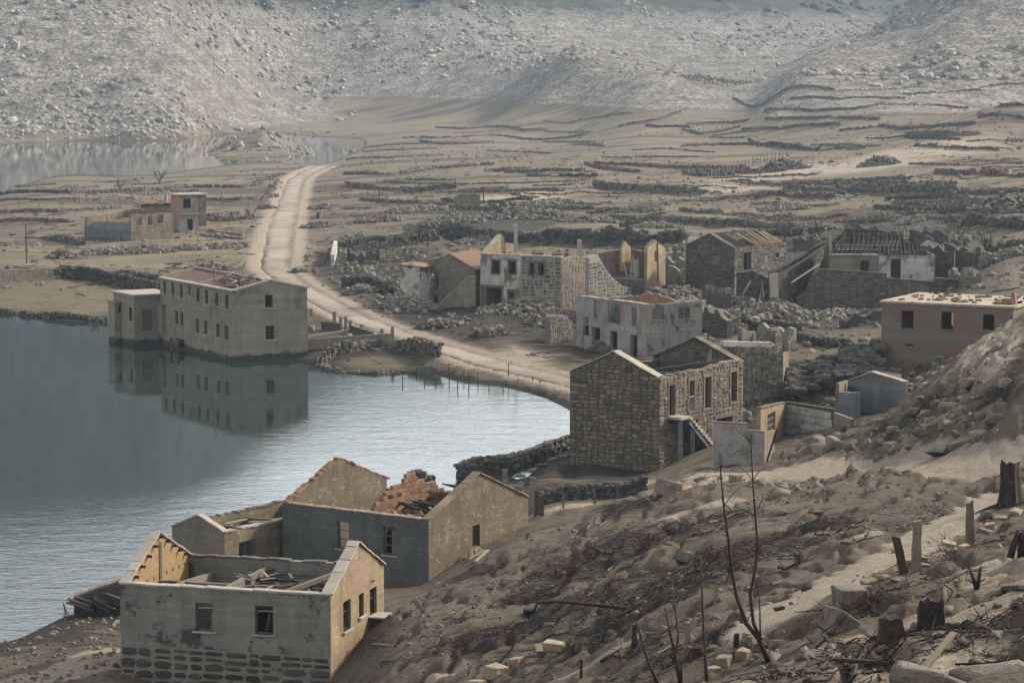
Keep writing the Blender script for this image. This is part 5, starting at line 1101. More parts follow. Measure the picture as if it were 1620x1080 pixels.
beam_obj('fallen_rafter', 'charred', r4, atS(1220, 430, 15), atS(1328, 371, 14.2), .3); beam_obj('fallen_rafter', 'charred', r4, atS(1226, 440, 15.1), atS(1310, 388, 14.6), .2); beam_obj('fallen_rafter', 'wood_pale', r4, atS(1252, 447, 15.4), atS(1296, 418, 15.2), .12)
beam_obj('leaning_post', 'concrete_pale', r4, atS(1225, 472, 15.6), atS(1224, 432, 15.6), .8, .5)
r5 = thing('stone_wall', atS(1300, 490, 14.9), 'tall coursed stone wall below the balustered window of the burnt house', 'wall')
w_ = pwall(r5, 1262, 492, 15.2, 1402, 492, 15.2, .2, [('px'), (1262, 470), (1275, 462), (1285, 435), (1300, 425), (1402, 432)], 'mortar_dark', .5); w_.stones(w_.rects(.6, 6, (.24, .38), (.4, .95)), 'stone_grey_mass', joined=True, proud=.03)
r6 = thing('stone_wall', atS(1450, 470, 15.1), 'long coursed stone wall running right from the burnt house behind the brick house', 'wall')
w_ = pwall(r6, 1402, 482, 15.1, 1545, 466, 15.0, .3, [('px'), (1402, 440), (1480, 446), (1482, 440), (1545, 446)], 'mortar_dark', .5); w_.stones(w_.rects(1, 6, (.24, .38), (.4, .95)), 'stone_grey_mass', joined=True, proud=.03); w_.coping('granite', .8, .7, .08, drop=.2)
for k in range(16): beam_obj('stake', 'wood_grey', r6, atS(1405 + k * 4, 468 - k * .3, 15.4), atS(1403 + k * 4 + RU(-2, 2), 452 + RU(-3, 4) - k * .4, 15.4), .07)
r7 = thing('burnt_shed', atS(1500, 420, 14), 'small shed with charred roof boards at the right end of the burnt house', 'shed')
w_ = pwall(r7, 1455, 412, 13.6, 1484, 416, 13.8, 4, [('px'), (1455, 386), (1484, 397)], 'plaster_tan', .3); w_ = pwall(r7, 1484, 416, 13.8, 1496, 410, 13.0, 4, [('px'), (1484, 396), (1490, 388), (1496, 390)], 'plaster_ochre', .3)
for k in range(6): beam_obj('roof_board', 'charred', r7, atS(1458 + k * 6, 388 + k * 1.6, 13.7), atS(1470 + k * 5, 380 + k * 1.4, 12.9), .5, .06)
for q in ((1484, 418, 1484, 395), (1495, 414, 1495, 388), (1512, 414, 1512, 380), (1526, 412, 1526, 384), (1536, 408, 1536, 386)): beam_obj('post', 'wood_dark', r7, atS(q[0], q[1], 13.6), atS(q[2], q[3], 13.6), .22)
# --- O: the cluster across the bay, left
h = O1 = House('village_house', 'narrow two-storey house with flat roof and reddish side wall, far left bank', 'house', (281, 309), 7.6, 118, 2.9, 3.3, .8, .3)
w_ = h.wall('L', None, mat='brick_red'); w_ = h.wall('R', None, [(290, 314.5, 301.5, 330), (296.5, 346, 305.5, 369)], mat='plaster_pale'); w_.window(w_.ops[0], 'wood_dark', 'concrete_pale', bars=0); w_.window(w_.ops[1], None, None, name='doorway'); h.wall('F', None, mat='plaster_grey'); h.wall('K', None, mat='plaster_grey')
rf = MB(); rf.box(h.P(1.2, 2.2, 7.7), 3.8, 5.0, .2, h.yawA); mesh('roof', rf, 'concrete_pale', h.root); rf = MB(); rf.box(h.P(1.4, 4.0, 5.2), 2.6, 1.3, 4.8, h.yawA); mesh('side_bay', rf, 'plaster_tan', h.root); rf = MB(); rf.box(h.P(-.1, 1.7, 4.7), .3, 3.6, .14, h.yawA); mesh('ledge', rf, 'concrete_pale', h.root)
h = O2 = House('roofless_house', 'roofless tan house with blue-grey stone front and orange inner wall, far left bank', 'house', (207, 340), 5.7, 135, 11.4, 7.6, .6, .35)
w_ = h.wall('L', [(0, 5.6), (.6, 4.6), (9.0, 4.4), (9.6, 4.0), (11.4, 3.6)], [(118, 362, 130, 385)], mat='concrete_blue'); w_.stones(w_.rects(.8, 3.4, (.28, .4), (.4, .8), gap=.08), 'stone_grey_mass', joined=True)
w_ = h.wall('R', jag(0, 7.6, 5.7, 5.75, .8, .04), [(217, 343, 224, 357), (234, 342, 240.5, 357), (249, 340, 258, 354)], mat='plaster_tan'); [w_.window(o, 'wood_grey', 'concrete_pale', bars=1) for o in w_.ops]
h.wall('F', jag(0, 7.6, 5.0, 5.6, .8, .2), ops=[(3, 4, 2, 4.8)], mat='plaster_ochre'); h.wall('K', jag(0, 11.4, 6.1, 5.8, .8, .15), ops=[(4, 5, 2, 5.2), (8, 9, 2, 5.2)], mat='brick_red'); h.inner('b', 5.5, .35, 7.2, [(0, 4.6), (7.6, 5.3)], 'plaster_ochre')
h = O3 = House('roofless_house', 'small white walled house with sagging tile roof behind the tan ruin, far left bank', 'house', (222, 324), 6.0, 120, 3.4, 6.0, .8, .3)
w_ = h.wall('L', None, [(206, 322, 210, 331)], mat='plaster_white'); h.wall('R', jag(0, 6, 5.6, 5.8, .8, .2), mat='plaster_grey'); h.wall('F', None, mat='plaster_white'); h.wall('K', None, mat='plaster_white')
rf = MB()
for k in range(7): rf.beam(h.P(-.3, .3 + k * .8, 6.05 + .1 * (k % 2)), h.P(3.7, .3 + k * .8, 6.5 + .06 * (k % 3)), .76, .1)
mesh('roof', rf, 'tile_red', h.root); beam_obj('chimney', 'concrete_pale', h.root, h.P(1.5, 4.8, 6), h.P(1.5, 4.8, 7.4), .7, .5)
r8 = thing('brick_wall', atS(355, 384, 10.4), 'low broken brick wall capped with pale render beside the far left houses', 'wall')
w_ = pwall(r8, 327, 384, 10.4, 382, 384, 10.5, .8, [('px'), (327, 366), (334, 361), (345, 366), (382, 369)], 'brick_red', .3); w_.coping('concrete_pale', .7, .36, .09, drop=.3); w2 = pwall(r8, 326, 386, 10.5, 383, 386, 10.6, .8, [('px'), (326, 381), (383, 381)], 'concrete_pale', .2, name='plinth'); beam_obj('end_post', 'concrete_pale', r8, atS(384, 386, 10.5), atS(384, 364, 10.5), .35)
r9 = thing('broken_wall', atS(290, 384, 10.4), 'dark charred stone wall at the foot of the narrow flat-roofed house', 'wall')
w_ = pwall(r9, 268, 384, 10.5, 322, 382, 10.4, .8, [('px'), (268, 362), (285, 366), (300, 370), (322, 372)], 'mortar_dark', .4); w_.stones(w_.rects(.9, 4, (.3, .45), (.4, .9)), 'stone_dark_mass', joined=True)
import bmesh
# ------------------------------------------------------------------ dry-stone walls
FIELD = 'low dry-stone terrace wall among the bleached far fields'
LBL = {'bank': 'thick bank of tumbled dark stones behind the concrete building in the lake', 'shore': 'line of dark stones along the left lake shore',
       'shorewall': 'dry-stone quay wall along the lake, left of the granite house', 'garden': 'dark dry-stone garden wall in front of the granite house', 'lane': 'straight low stone wall beside the lane below the pale grey house'}
def resample(P, st):
    d = np.r_[0, np.cumsum(np.linalg.norm(np.diff(P, axis=0), axis=1))]; n_ = max(2, int(d[-1] / st)); t = np.linspace(0, d[-1], n_)
    return np.column_stack([np.interp(t, d, P[:, 0]), np.interp(t, d, P[:, 1])]), d[-1]
cnt = {}; FW_ = []; VW_ = []
for pts, hgt, st, zone, c in WL:
    far = float(np.mean(pts[:, 1])); hgt *= .66 if zone == 'field' else 1.0; sz = .34 if far < 200 else .42 if far < 330 else .5 if far < 500 else .58
    rows = max(1, int(round(hgt / (sz * .62)))); PP = []; YW = []; SZ = []
    for r in range(rows):
        Q, L = resample(pts, sz * 1.05); T = np.gradient(Q, axis=0); yw = np.arctan2(T[:, 1], T[:, 0])
        nx, ny = -np.sin(yw), np.cos(yw); wav = fbm(Q[:, 0] / 3 + r * 7, Q[:, 1] / 3, 2)
        ruin = fbm(Q[:, 0] / 9, Q[:, 1] / 14 + 3, 2); keep = (r < 1 + (rows - 1) * np.clip(.62 + 1.6 * ruin, .0, 1)) & ((rng.random(len(Q)) > .05) | (r == 0))
        for lane in ((-.5, .5) if far < 420 else (0,)):
            off = lane * .42 + rng.normal(0, .07, len(Q)) + wav * .15; x = Q[:, 0] + nx * off; y = Q[:, 1] + ny * off
            g = np.minimum(Hs(ZT, x, y), Hs(ZT, x, y - sz * 1.2)) if st > 0 else Hs(ZT, x, y)
            z = g + sz * .2 + r * sz * .62
            PP.append(np.column_stack([x, y, z])[keep]); YW.append(yw[keep]); SZ.append((sz * rng.uniform(.75, 1.25, len(Q)))[keep])
        if r == 0:                                        # fallen stones along the foot
            k = rng.random(len(Q)) < .25; off = rng.normal(0, 1.0, k.sum()); x = Q[k, 0] + nx[k] * off; y = Q[k, 1] + ny[k] * off - .4
            PP.append(np.column_stack([x, y, Hs(ZT, x, y) + .1])); YW.append(yw[k] + rng.uniform(-1, 1, k.sum())); SZ.append(sz * rng.uniform(.4, .9, k.sum()))
    P = np.concatenate(PP); yw = np.concatenate(YW); s_ = np.concatenate(SZ)
    org = (float(pts[:, 0].mean()), float(pts[:, 1].mean()), float(Hs(ZT, pts[:, 0].mean(), pts[:, 1].mean())))
    if zone in ('shorewall', 'garden'):
        t_ = thing('stone_wall', org, LBL[zone], 'wall'); o = np.argsort(-P[:, 2]); top = o[:200]
        for i in top: stone_obj('stone', 'stone_grey' if zone == 'shorewall' else 'stone_dark', t_, P[i], (s_[i] * RU(.9, 1.5), s_[i] * RU(.7, 1.0), s_[i] * .62), yw[i] + RU(-.1, .1), RU(-.08, .08), RU(-.08, .08))
        V, F = chunks(P[o[200:]], s_[o[200:]], yw[o[200:]], .25, (.55, .75)); mb = MB(); mb.arr(V, F); k_ = mesh('stonework', mb, 'stone_grey_mass' if zone == 'shorewall' else 'stone_dark_mass', t_); k_['kind'] = 'stuff'; continue
    V, F = chunks(P, s_, yw, .25, (.55, .8)); mb = MB(); mb.arr(V, F)
    mt = 'stone_dark_mass' if zone in ('village', 'bank', 'shore') or random.random() < .12 else 'stone_grey_mass'
    ob = thing('stone_wall', org, FIELD, 'wall'); k_ = mesh('stonework', mb, mt, ob); k_['kind'] = 'stuff'; cnt[zone] = cnt.get(zone, 0) + 1
    if zone == 'field': FW_.append((ob, float(np.mean(c[0::2])), float(np.mean(c[1::2])))); tag(ob, FIELD, 'wall', 'terrace walls of the far fields')
    elif zone == 'village': VW_.append((ob, float(np.mean(c[0::2])))); tag(ob, 'dark dry-stone wall between the village ruins and the fields', 'wall', 'village boundary walls')
    elif zone == 'pen': tag(ob, 'low stone wall ' + {508: 'closing the back of', 628: 'sloping down the right side of', 506: 'along the waterline of'}[int(c[0])] + ' the small lakeside pen', 'wall', 'walls of the lakeside pen')
    elif zone == 'bank': tag(ob, LBL['bank'] if c[0] == 92 else 'low dark stone wall just uphill of the thick bank behind the concrete building', 'wall', 'stone banks behind the concrete building')
    elif zone == 'shore': tag(ob, LBL['shore'] if c[0] == 62 else 'short dark stone bank on the shore at the left edge', 'wall', 'stone lines on the left shore')
    else: tag(ob, LBL[zone], 'wall')
cols = [(200, 'far left bay fields'), (430, 'fields left of the upper road'), (700, 'fields right beside the upper road'), (900, 'fields behind the white plastered house'), (1080, 'fields behind the ochre gable fragment'), (1240, 'fields behind the pale rafters'), (1400, 'fields behind the burnt house'), (1520, 'fields above the brick house'), (9999, 'fields at the right edge')]
byc = {}
for ob, x_, y_ in FW_: byc.setdefault(next(t for k, t in cols if x_ < k), []).append((y_, ob))
for t, L in byc.items():
    for i, (y_, ob) in enumerate(sorted(L, key=lambda q: -q[0])): ob['label'] = f'{ORD[i]} dry-stone terrace wall counting uphill in the {t}'
for i, (ob, x_) in enumerate(sorted(VW_, key=lambda q: q[1])): ob['label'] = f'{ORD[i]} from the left of the dark stone walls edging the village'
# mortared wall of pale squared stone, left edge
t_ = thing('stone_wall', G(45, 447, 150), 'pale squared-stone field wall with flat coping at the left edge', 'wall')
P0, P1 = G(-60, 462, 150), G(88, 440, 150); L_ = float(np.linalg.norm((P1 - P0)[:2])); d_ = (P1 - P0)[:2] / L_
w_ = Wall(t_, P0[:2], d_, np.array([-d_[1], d_[0]]), L_, .2, [(0, 2.6), (L_, 2.4)], (), .4, 'mortar', 'wall'); w_.stones(w_.rects(.6, 2.5, (.22, .34), (.35, .7)), 'stone_warm_mass', joined=True); w_.coping('granite', .9, .5, .1)
# retaining slope of big dark stones left of the brick house
t_ = thing('retaining_wall', atS(1330, 600, 20.6), 'sloping bank wall of big dark stones left of the brick house', 'wall')
for k in range(210):
    f = random.random(); g = random.random(); px = 1250 + f * 148; topy = 585 - f * 55 + 6 * math.sin(f * 9); py = topy + g * (32 + 28 * f); s_ = 20.4 + g * .8
    P = atS(px, py, s_); stone_obj('stone', 'stone_dark' if random.random() < .8 else 'stone_grey', t_, P, (RU(.5, 1.0), RU(.4, .7), RU(.3, .55)), RU(-.4, .4), RU(-.2, .4), RU(-.2, .2))
mb = MB(); q = [atS(1244, 640, 20.9), atS(1400, 605, 20.9), atS(1400, 528, 19.9), atS(1244, 588, 20.1)]; q = [p + np.array([0, .45, -.1]) for p in q]; mb.quad(*q); q2 = [p + np.array([0, 1.2, -1]) for p in q]; mb.quad(*q2[::-1]); 
for a, b in ((0, 1), (1, 2), (2, 3), (3, 0)): mb.quad(q[b], q[a], q2[a], q2[b])
mesh('earth_core', mb, 'mortar_dark', t_)
# ------------------------------------------------------------------ rubble heaps
def heap(px, py, rxp, hpx, label, big=22, mat='rubble_mass', matb='granite', szf=.045, cat='rubble', group=None, d0=60, n=None):
    P = G(px, py, d0); sc = topix(P)[2]; rx = rxp / sc; ry = rx * .75; hh = hpx / sc; n_ = n or int(min(420, 30 + rx * ry * 34)); t_ = thing('rubble_heap', P, label, cat, group)
    a = rng.uniform(0, 2 * math.pi, n_); r = np.sqrt(rng.random(n_)); x = P[0] + np.cos(a) * r * rx; y = P[1] + np.sin(a) * r * ry
    prof = np.clip(1 - r * r, 0, 1) * (1 + .5 * fbm(x / 1.3, y / 1.3, 2)); z = Hs(ZT, x, y) + hh * prof * rng.uniform(.55, 1.0, n_) + .05; s_ = rng.uniform(.22, .6, n_) * (1.2 if sc < 17 else 1.0)
    V, F = chunks(np.column_stack([x, y, z]), s_, None, .9, (.4, .75)); mb = MB(); mb.arr(V, F); k = mesh('rubble', mb, mat, t_); k['kind'] = 'stuff'
    for i in range(big):
        j = rng.integers(n_); stone_obj('stone', matb, t_, (x[j], y[j], float(Hs(ZT, x[j], y[j])) + hh * prof[j] + .1), (RU(.45, .95), RU(.35, .65), RU(.25, .5)), RU(0, 6), RU(-.6, .6), RU(-.6, .6))
for a in ((490 + 730, 498, 70, 20, 'largest heap of pale rubble in front of the broken stone gable', 60), (1280, 505, 35, 10, 'spread of pale stones at the foot of the tall coursed wall', 20), (835, 496, 78, 17, 'long rubble heap under the two paired windows of the stone and plaster house', 50), (695, 517, 34, 10, 'small pale rubble heap on the dark ground by the stair', 20), (772, 529, 30, 11, 'rounded rubble heap near the road', 20),
          (862, 516, 34, 14, 'rubble heap left of the pale grey house', 22), (650, 488, 46, 12, 'rubble spilled below the low-gabled stone house', 25), (570, 462, 30, 9, 'stones scattered left of the village row', 14), (1055, 470, 60, 14, 'spill of stones behind the pale grey house', 30), (1110, 500, 40, 14, 'stones and beams right of the pale grey house', 20),
          (1190, 640, 30, 10, 'brushy stone spill behind the granite house', 12), (1275, 630, 50, 16, 'slabs of broken masonry above the white block annexe', 35), (1570, 335, 62, 22, 'great pile of grey stones at the right edge of the fields', 60), (1240, 268, 42, 16, 'heap of dark cleared stones in the middle of the fields', 12), (1390, 262, 34, 13, 'dark stone heap beside the upper terraces', 10),
          (1130, 132, 60, 9, 'low pile of stones on the pale ridge', 14), (230, 398, 50, 8, 'rubble in front of the tan ruin across the bay', 22), (165, 402, 38, 8, 'tumbled blocks left of the tan ruin across the bay', 18), (355, 392, 40, 5, 'stones below the low brick wall', 10), (100, 408, 26, 10, 'heap of charred brush and stones near the left fields', 8), (330, 425, 36, 7, 'scatter of grey stones above the rusty roof', 10),
          (830, 345, 80, 14, 'wide field of broken masonry uphill of the village row', 40), (720, 350, 50, 10, 'strewn roof timbers and stones uphill of the low-gabled house', 18), (1010, 335, 40, 9, 'grey stones and poles on the slope behind the ochre gable', 14), (1390, 345, 36, 7, 'low scatter of stones on the field edge', 10), (1600, 405, 30, 12, 'stone spill on the right slope above the brick house', 14), (560, 430, 30, 6, 'flat stones beside the upper road', 8)):
    heap(*a)
HP = ['on the track side slope left of the village', 'uphill of the low-gabled house', 'behind the chimney stack', 'behind the fallen gable tip', 'left of the dark rafter house', 'behind the ochre gable', 'in front of the rafter house', 'below the tall coursed wall', 'left of the brick house roof corner', 'in the dry garden plot', 'behind the rafter house', 'behind the broken stone gable', 'behind the charred roof frame', 'beside the burnt shed', 'on the right slope by the leafless tree', 'above the long retaining wall', 'behind the white plastered house', 'right of the upper road bend', 'high on the right verge of the upper road', 'on the verge above the rusty roof', 'right of the white wall end', 'right of the pale grey house', 'behind the granite house ridge', 'beside the white-banded ruin', 'uphill of the lone doorway', 'below the sandy shelf', 'on the field behind the rafters', 'on the field behind the burnt house', 'left end of the village row', 'before the garage opening', 'under the sloping bank wall', 'left verge of the upper road', 'below the narrow flat-roofed house']
for i, a in enumerate(((600, 350, 40, 8), (660, 335, 50, 7), (880, 372, 50, 8), (960, 372, 40, 8), (1090, 420, 30, 9), (1070, 395, 30, 7), (1140, 478, 40, 10), (1320, 500, 40, 8), (1380, 512, 36, 7), (1200, 555, 36, 8), (1180, 380, 40, 7), (1300, 360, 36, 6), (1420, 372, 50, 7), (1500, 390, 50, 9), (1560, 420, 40, 10), (930, 350, 50, 8), (760, 385, 40, 7), (500, 360, 26, 6), (510, 330, 24, 6), (470, 430, 16, 4), (560, 380, 34, 7), (1100, 540, 26, 9), (1150, 580, 30, 9), (1210, 600, 26, 8), (1040, 360, 40, 7), (860, 325, 50, 7), (1240, 330, 40, 6), (1450, 350, 36, 6), (620, 445, 30, 7), (745, 455, 20, 5), (1330, 620, 30, 9), (420, 330, 16, 5), (300, 395, 30, 5))):
    heap(*a, ['low spread of broken stones', 'small mound of grey rubble', 'tumble of building stones'][i % 3] + ' ' + HP[i], 8, group='loose rubble heaps of the village', cat='rubble')
RW_ = ['at the left end of the village', 'uphill of the low-gabled house', 'beside the thin poles uphill', 'amid the uphill rubble field', 'between the ochre gable and the rafter house', 'behind the right corner of the pale grey house', 'right beside the pale grey house', 'between the rafter house and the burnt house', 'right of the burnt shed', 'above the long wall right of the burnt house', 'left of the pale grey house', 'uphill of the lone doorway', 'between the granite house and the dry garden', 'left of the brick house roof', 'right of the upper road']
for i, (x0, y0, x1, y1, hm) in enumerate(((560, 405, 615, 400, 1.6), (640, 372, 700, 366, 1.8), (720, 330, 760, 326, 2.2), (790, 335, 835, 338, 1.6), (1062, 430, 1085, 440, 2.4), (1110, 480, 1150, 492, 1.8), (1105, 520, 1150, 535, 2.2), (1270, 392, 1300, 388, 1.6), (1490, 425, 1540, 420, 2.2), (1500, 455, 1545, 450, 1.8), (870, 545, 905, 535, 2.6), (980, 360, 1040, 358, 1.6), (1150, 600, 1180, 612, 2.2), (1330, 520, 1395, 512, 1.2), (505, 345, 540, 335, 1.2), (700, 440, 700, 440, 0))):
    if hm == 0: continue
    P, Q = G(x0, y0, 120), G(x1, y1, 120); d = (Q - P)[:2]; L = float(np.linalg.norm(d)); d = d / L; nn_ = np.array([-d[1], d[0]]); nn_ = -nn_ if nn_[1] < 0 else nn_; zb = min(P[2], Q[2]); t_ = thing('broken_wall', P, f'ragged stone wall remnant {RW_[i]}', 'wall', 'ragged wall remnants')
    w_ = Wall(t_, P[:2], d, nn_, L, zb - .5, jag(0, L, P[2] + hm * RU(.5, 1.1), Q[2] + hm * RU(.5, 1.1), .6, hm * .3), (), .5, random.choice(['mortar_dark', 'mortar', 'mortar_dark']), 'wall'); w_.stones(w_.rects(zb, zb + hm * 1.5, (.25, .42), (.35, .85)), random.choice(['stone_grey_mass', 'stone_warm_mass', 'stone_dark_mass']), joined=True, proud=.06)
def shell(px, py, yaw, La, Lb, hm, label, mats=('mortar_dark', 'stone_grey_mass')):
    P = G(px, py, 120); t_ = thing('ruined_shell', P, label, 'ruin'); a = np.array([math.cos(R(yaw)), math.sin(R(yaw))]); b = np.array([a[1], -a[0]])
    for p0, d, nn_, L in ((P[:2], a, b, La), (P[:2], b, a, Lb), (P[:2] + a * La, b, -a, Lb), (P[:2] + b * Lb, a, -b, La)):
        h0, h1 = hm * RU(.35, 1.1), hm * RU(.35, 1.1); ops = [(L * .35, L * .35 + .9, P[2], P[2] + 1.9)] if random.random() < .5 and hm > 2 else []
        w = Wall(t_, p0, d, nn_, L, P[2] - 1.2, jag(0, L, P[2] + h0, P[2] + h1, .55, hm * .22), ops, .45, mats[0], 'wall'); w.stones(w.rects(P[2] - .4, P[2] + hm * 1.4, (.26, .44), (.38, .9), gap=.04), mats[1], joined=True, proud=.06)
    for k in range(10): q = P + np.array([*(a * RU(0, La) + b * RU(-.8, Lb)), 0]); stone_obj('fallen_stone', 'stone_grey', t_, (q[0], q[1], ground(q[0], q[1]) + .1), (RU(.4, .8), RU(.3, .6), RU(.2, .45)), RU(0, 6), RU(-.4, .4), RU(-.4, .4))
    for k in range(4): q = P + np.array([*(a * RU(0, La) + b * RU(0, Lb)), .4]); e = RU(0, 6); beam_obj('fallen_beam', random.choice(['charred', 'wood_grey']), t_, q, q + np.array([math.cos(e) * RU(1, 2.6), math.sin(e) * RU(1, 2.6), RU(0, 1.4)]), .14)
for a in ((880, 384, 150, 6, 5, 1.6, 'low roofless stone shell just uphill of the white plastered house'), (1000, 384, 148, 5, 5, 2.0, 'low roofless stone shell right of the chimney stack'), (820, 345, 155, 6, 5, 2.0, 'collapsed stone shell at the top of the uphill rubble field'), (1075, 448, 140, 5, 4, 2.6, 'ruined stone shell between the ochre gable and the rafter house', ('mortar', 'stone_warm_mass')), (1130, 520, 135, 5, 4, 2.4, 'ruined stone shell right of the pale grey house', ('mortar', 'stone_warm_mass')), (1550, 425, 150, 6, 5, 2.4, 'ruined stone shell above the brick house on the right slope'), (1500, 392, 160, 6, 5, 2.0, 'low stone shell behind the burnt shed'), (600, 415, 150, 5, 5, 1.8, 'low stone shell at the left end of the village'), (1420, 378, 165, 7, 5, 1.6, 'low walled yard behind the charred roof frame'), (720, 368, 150, 6, 4, 1.5, 'low walled yard uphill of the low-gabled house'), (1225, 560, 140, 4, 3.5, 2.2, 'ruined stone shell behind the white-banded wall', ('mortar', 'stone_warm_mass')), (1310, 395, 150, 5, 4, 1.8, 'low stone shell between the rafter house and the burnt house')): shell(*a)
# ------------------------------------------------------------------ rocks
from mathutils import noise as mn
def roughen(bm, amp, seed, cuts=1):
    bmesh.ops.triangulate(bm, faces=list(bm.faces)); bmesh.ops.subdivide_edges(bm, edges=list(bm.edges), cuts=cuts, use_grid_fill=True); o_ = Vector((seed * 3.7, seed * 1.3, 0))
    for v in bm.verts: v.co += v.normal * 0 + Vector(mn.noise_vector(v.co * 2.3 + o_)) * amp + Vector(mn.noise_vector(v.co * 6.5 + o_)) * amp * .4
def rock_variant(seed, n_=15, flat=.75):
    r = np.random.default_rng(seed); bm = bmesh.new()
    for i in range(n_):
        v = r.normal(size=3); v /= np.linalg.norm(v); v = np.sign(v) * np.abs(v) ** .7; v *= .5 * r.uniform(.8, 1.08); bm.verts.new((v[0], v[1], v[2] * flat + .22))
    res = bmesh.ops.convex_hull(bm, input=bm.verts); bmesh.ops.delete(bm, geom=list({g for g in res['geom_interior'] + res['geom_unused'] if isinstance(g, bmesh.types.BMVert)}), context='VERTS')
    bmesh.ops.bevel(bm, geom=list(bm.edges), offset=.03, segments=1, affect='EDGES'); roughen(bm, .035, seed); me = bpy.data.meshes.new('rock'); bm.to_mesh(me); bm.free(); return me
def block_variant(seed):
    r = np.random.default_rng(seed); bm = bmesh.new(); bmesh.ops.create_cube(bm, size=1.0)
    for v in bm.verts: v.co += Vector(r.uniform(-.09, .09, 3)); v.co.z += .42
    bmesh.ops.bevel(bm, geom=list(bm.edges), offset=.05, segments=1, affect='EDGES'); roughen(bm, .03, seed, 3); me = bpy.data.meshes.new('rock'); bm.to_mesh(me); bm.free(); return me
ROCKS = [rock_variant(40 + i) for i in range(14)]; BLOCKS = [block_variant(80 + i) for i in range(6)]
_rm = {}
def rock(name, P, size, mat, yaw=None, tx=0., ty=0., var=None, label=None, cat='rock', group=None, lib=ROCKS, sink=.1):
    i = random.randrange(len(lib)) if var is None else var; k = (id(lib), i, mat)
    if k not in _rm: me = lib[i].copy(); me.materials.append(MAT[mat]); _rm[k] = me
    o = bpy.data.objects.new(name, _rm[k]); COL.objects.link(o); o.location = (float(P[0]), float(P[1]), float(P[2]) - size[2] * sink); o.scale = size; o.rotation_euler = (tx, ty, RU(0, 6) if yaw is None else yaw)
    if label: tag(o, label, cat, group)
    return o
def rockpx(px, py, wpx, hpx, mat, label, cat='boulder', group=None, d0=25, **k):
    P = G(px, py, d0); s_ = topix(P)[2]; return rock('boulder' if cat == 'boulder' else 'stone_block', P, (wpx / s_, wpx / s_ * .8, hpx / s_), mat, label=label, cat=cat, group=group, **k)
for a in ((1055, 780, 34, 26, 'granite', 'large squared pale granite block below the granite house stair', dict(lib=BLOCKS, var=0, ty=.35, yaw=.5)), (1085, 884, 48, 24, 'granite', 'brown and white boulder lying alone on the dark slope', {}), (1198, 768, 42, 30, 'stone_warm', 'angular dark brown boulder left of the bare footpath', {}), (1164, 762, 20, 14, 'granite', 'pale block beside the angular dark brown boulder', dict(lib=BLOCKS)),
          (1222, 806, 40, 22, 'stone_warm', 'brown boulder with a pale neighbour on the middle slope', {}), (1240, 812, 24, 16, 'granite', 'small pale boulder right of the brown one on the middle slope', {}), (1290, 812, 30, 14, 'granite', 'low flat pale stone on the middle slope', {}), (1345, 956, 46, 34, 'granite', 'squared tan block at the head of the stone row along the path', dict(lib=BLOCKS, var=1, yaw=.2)), (1322, 998, 50, 38, 'granite', 'tilted flat-faced block resting on another beside the path', dict(lib=BLOCKS, var=2, ty=.5, yaw=.4)), (1293, 1012, 42, 38, 'granite', 'rounded pale boulder under the tilted block', {}),
          (1228, 1024, 42, 34, 'granite', 'grey boulder behind the forked sapling', {}), (1226, 1044, 54, 28, 'granite', 'pale half-buried boulder in front of the forked sapling', {}), (1612, 1062, 30, 26, 'granite', 'brown broken rock at the lower right corner', {}), (1292, 716, 70, 56, 'stone_warm', 'leaning brown slab at the foot of the earth bank', dict(yaw=.7, ty=-.4)), (1325, 705, 46, 40, 'stone_warm', 'brown boulder in the earth bank right of the leaning slab', {}), (1484, 722, 50, 30, 'stone_dark', 'dark grey boulder under the earth bank', {}), (1496, 676, 28, 26, 'stone_warm', 'roundish brown stone high in the earth bank', {}),
          (690, 925, 20, 12, 'granite', 'pale stone near the corner of the slate grey house', {}), (836, 968, 26, 20, 'stone_grey', 'grey stone among twigs low on the slope', {}), (870, 990, 22, 16, 'granite', 'pale stone beside a thin fallen branch low on the slope', {}), (780, 845, 30, 22, 'stone_dark', 'dark bushy lump of stone by the doorway of the tan gable', {}), (680, 990, 24, 10, 'stone_grey', 'flat grey stone downhill of the slate grey house', {}), (1090, 1030, 26, 26, 'stone_warm', 'brown stone leaning on the upright log', {}), (1420, 872, 30, 12, 'granite', 'flat pale stone behind the leaning post', {}),
          (1420, 918, 34, 14, 'granite', 'flat grey stone at the foot of the leaning post', {}), (1398, 915, 30, 22, 'granite_gold', 'golden stone left of the leaning post', {}), (1560, 818, 28, 24, 'stone_grey', 'grey stone at the roots of the tall stump', {}), (1582, 822, 34, 20, 'granite_gold', 'golden stone below the tall stump', {}), (1608, 812, 30, 22, 'granite_gold', 'cracked golden stone right of the tall stump', {})):
    rockpx(a[0], a[1], a[2], a[3], a[4], a[5], **a[6])
for i, (px, py, w__, h__) in enumerate(((1308, 694, 62, 34), (1350, 702, 58, 30), (1382, 690, 66, 34), (1420, 704, 70, 34), (1452, 692, 52, 28), (1520, 700, 60, 34), (1556, 684, 52, 26), (1395, 662, 50, 22), (1450, 645, 56, 22), (1510, 640, 50, 22), (1580, 660, 56, 26), (1600, 600, 46, 22), (1540, 600, 46, 20), (1470, 608, 40, 18))):
    P = G(px, py); sc = topix(P)[2]; rock('rock_ledge', P, (w__ / sc, w__ / sc * .9, h__ / sc * 1.5), 'stone_warm' if i % 3 else 'granite', RU(-.5, .5), RU(-.25, .1), RU(-.25, .25), label=f'weathered rock ledge sticking out of the earth bank, {ORD[i]} counting from its foot', cat='rock', group='rock ledges of the earth bank', sink=.42)
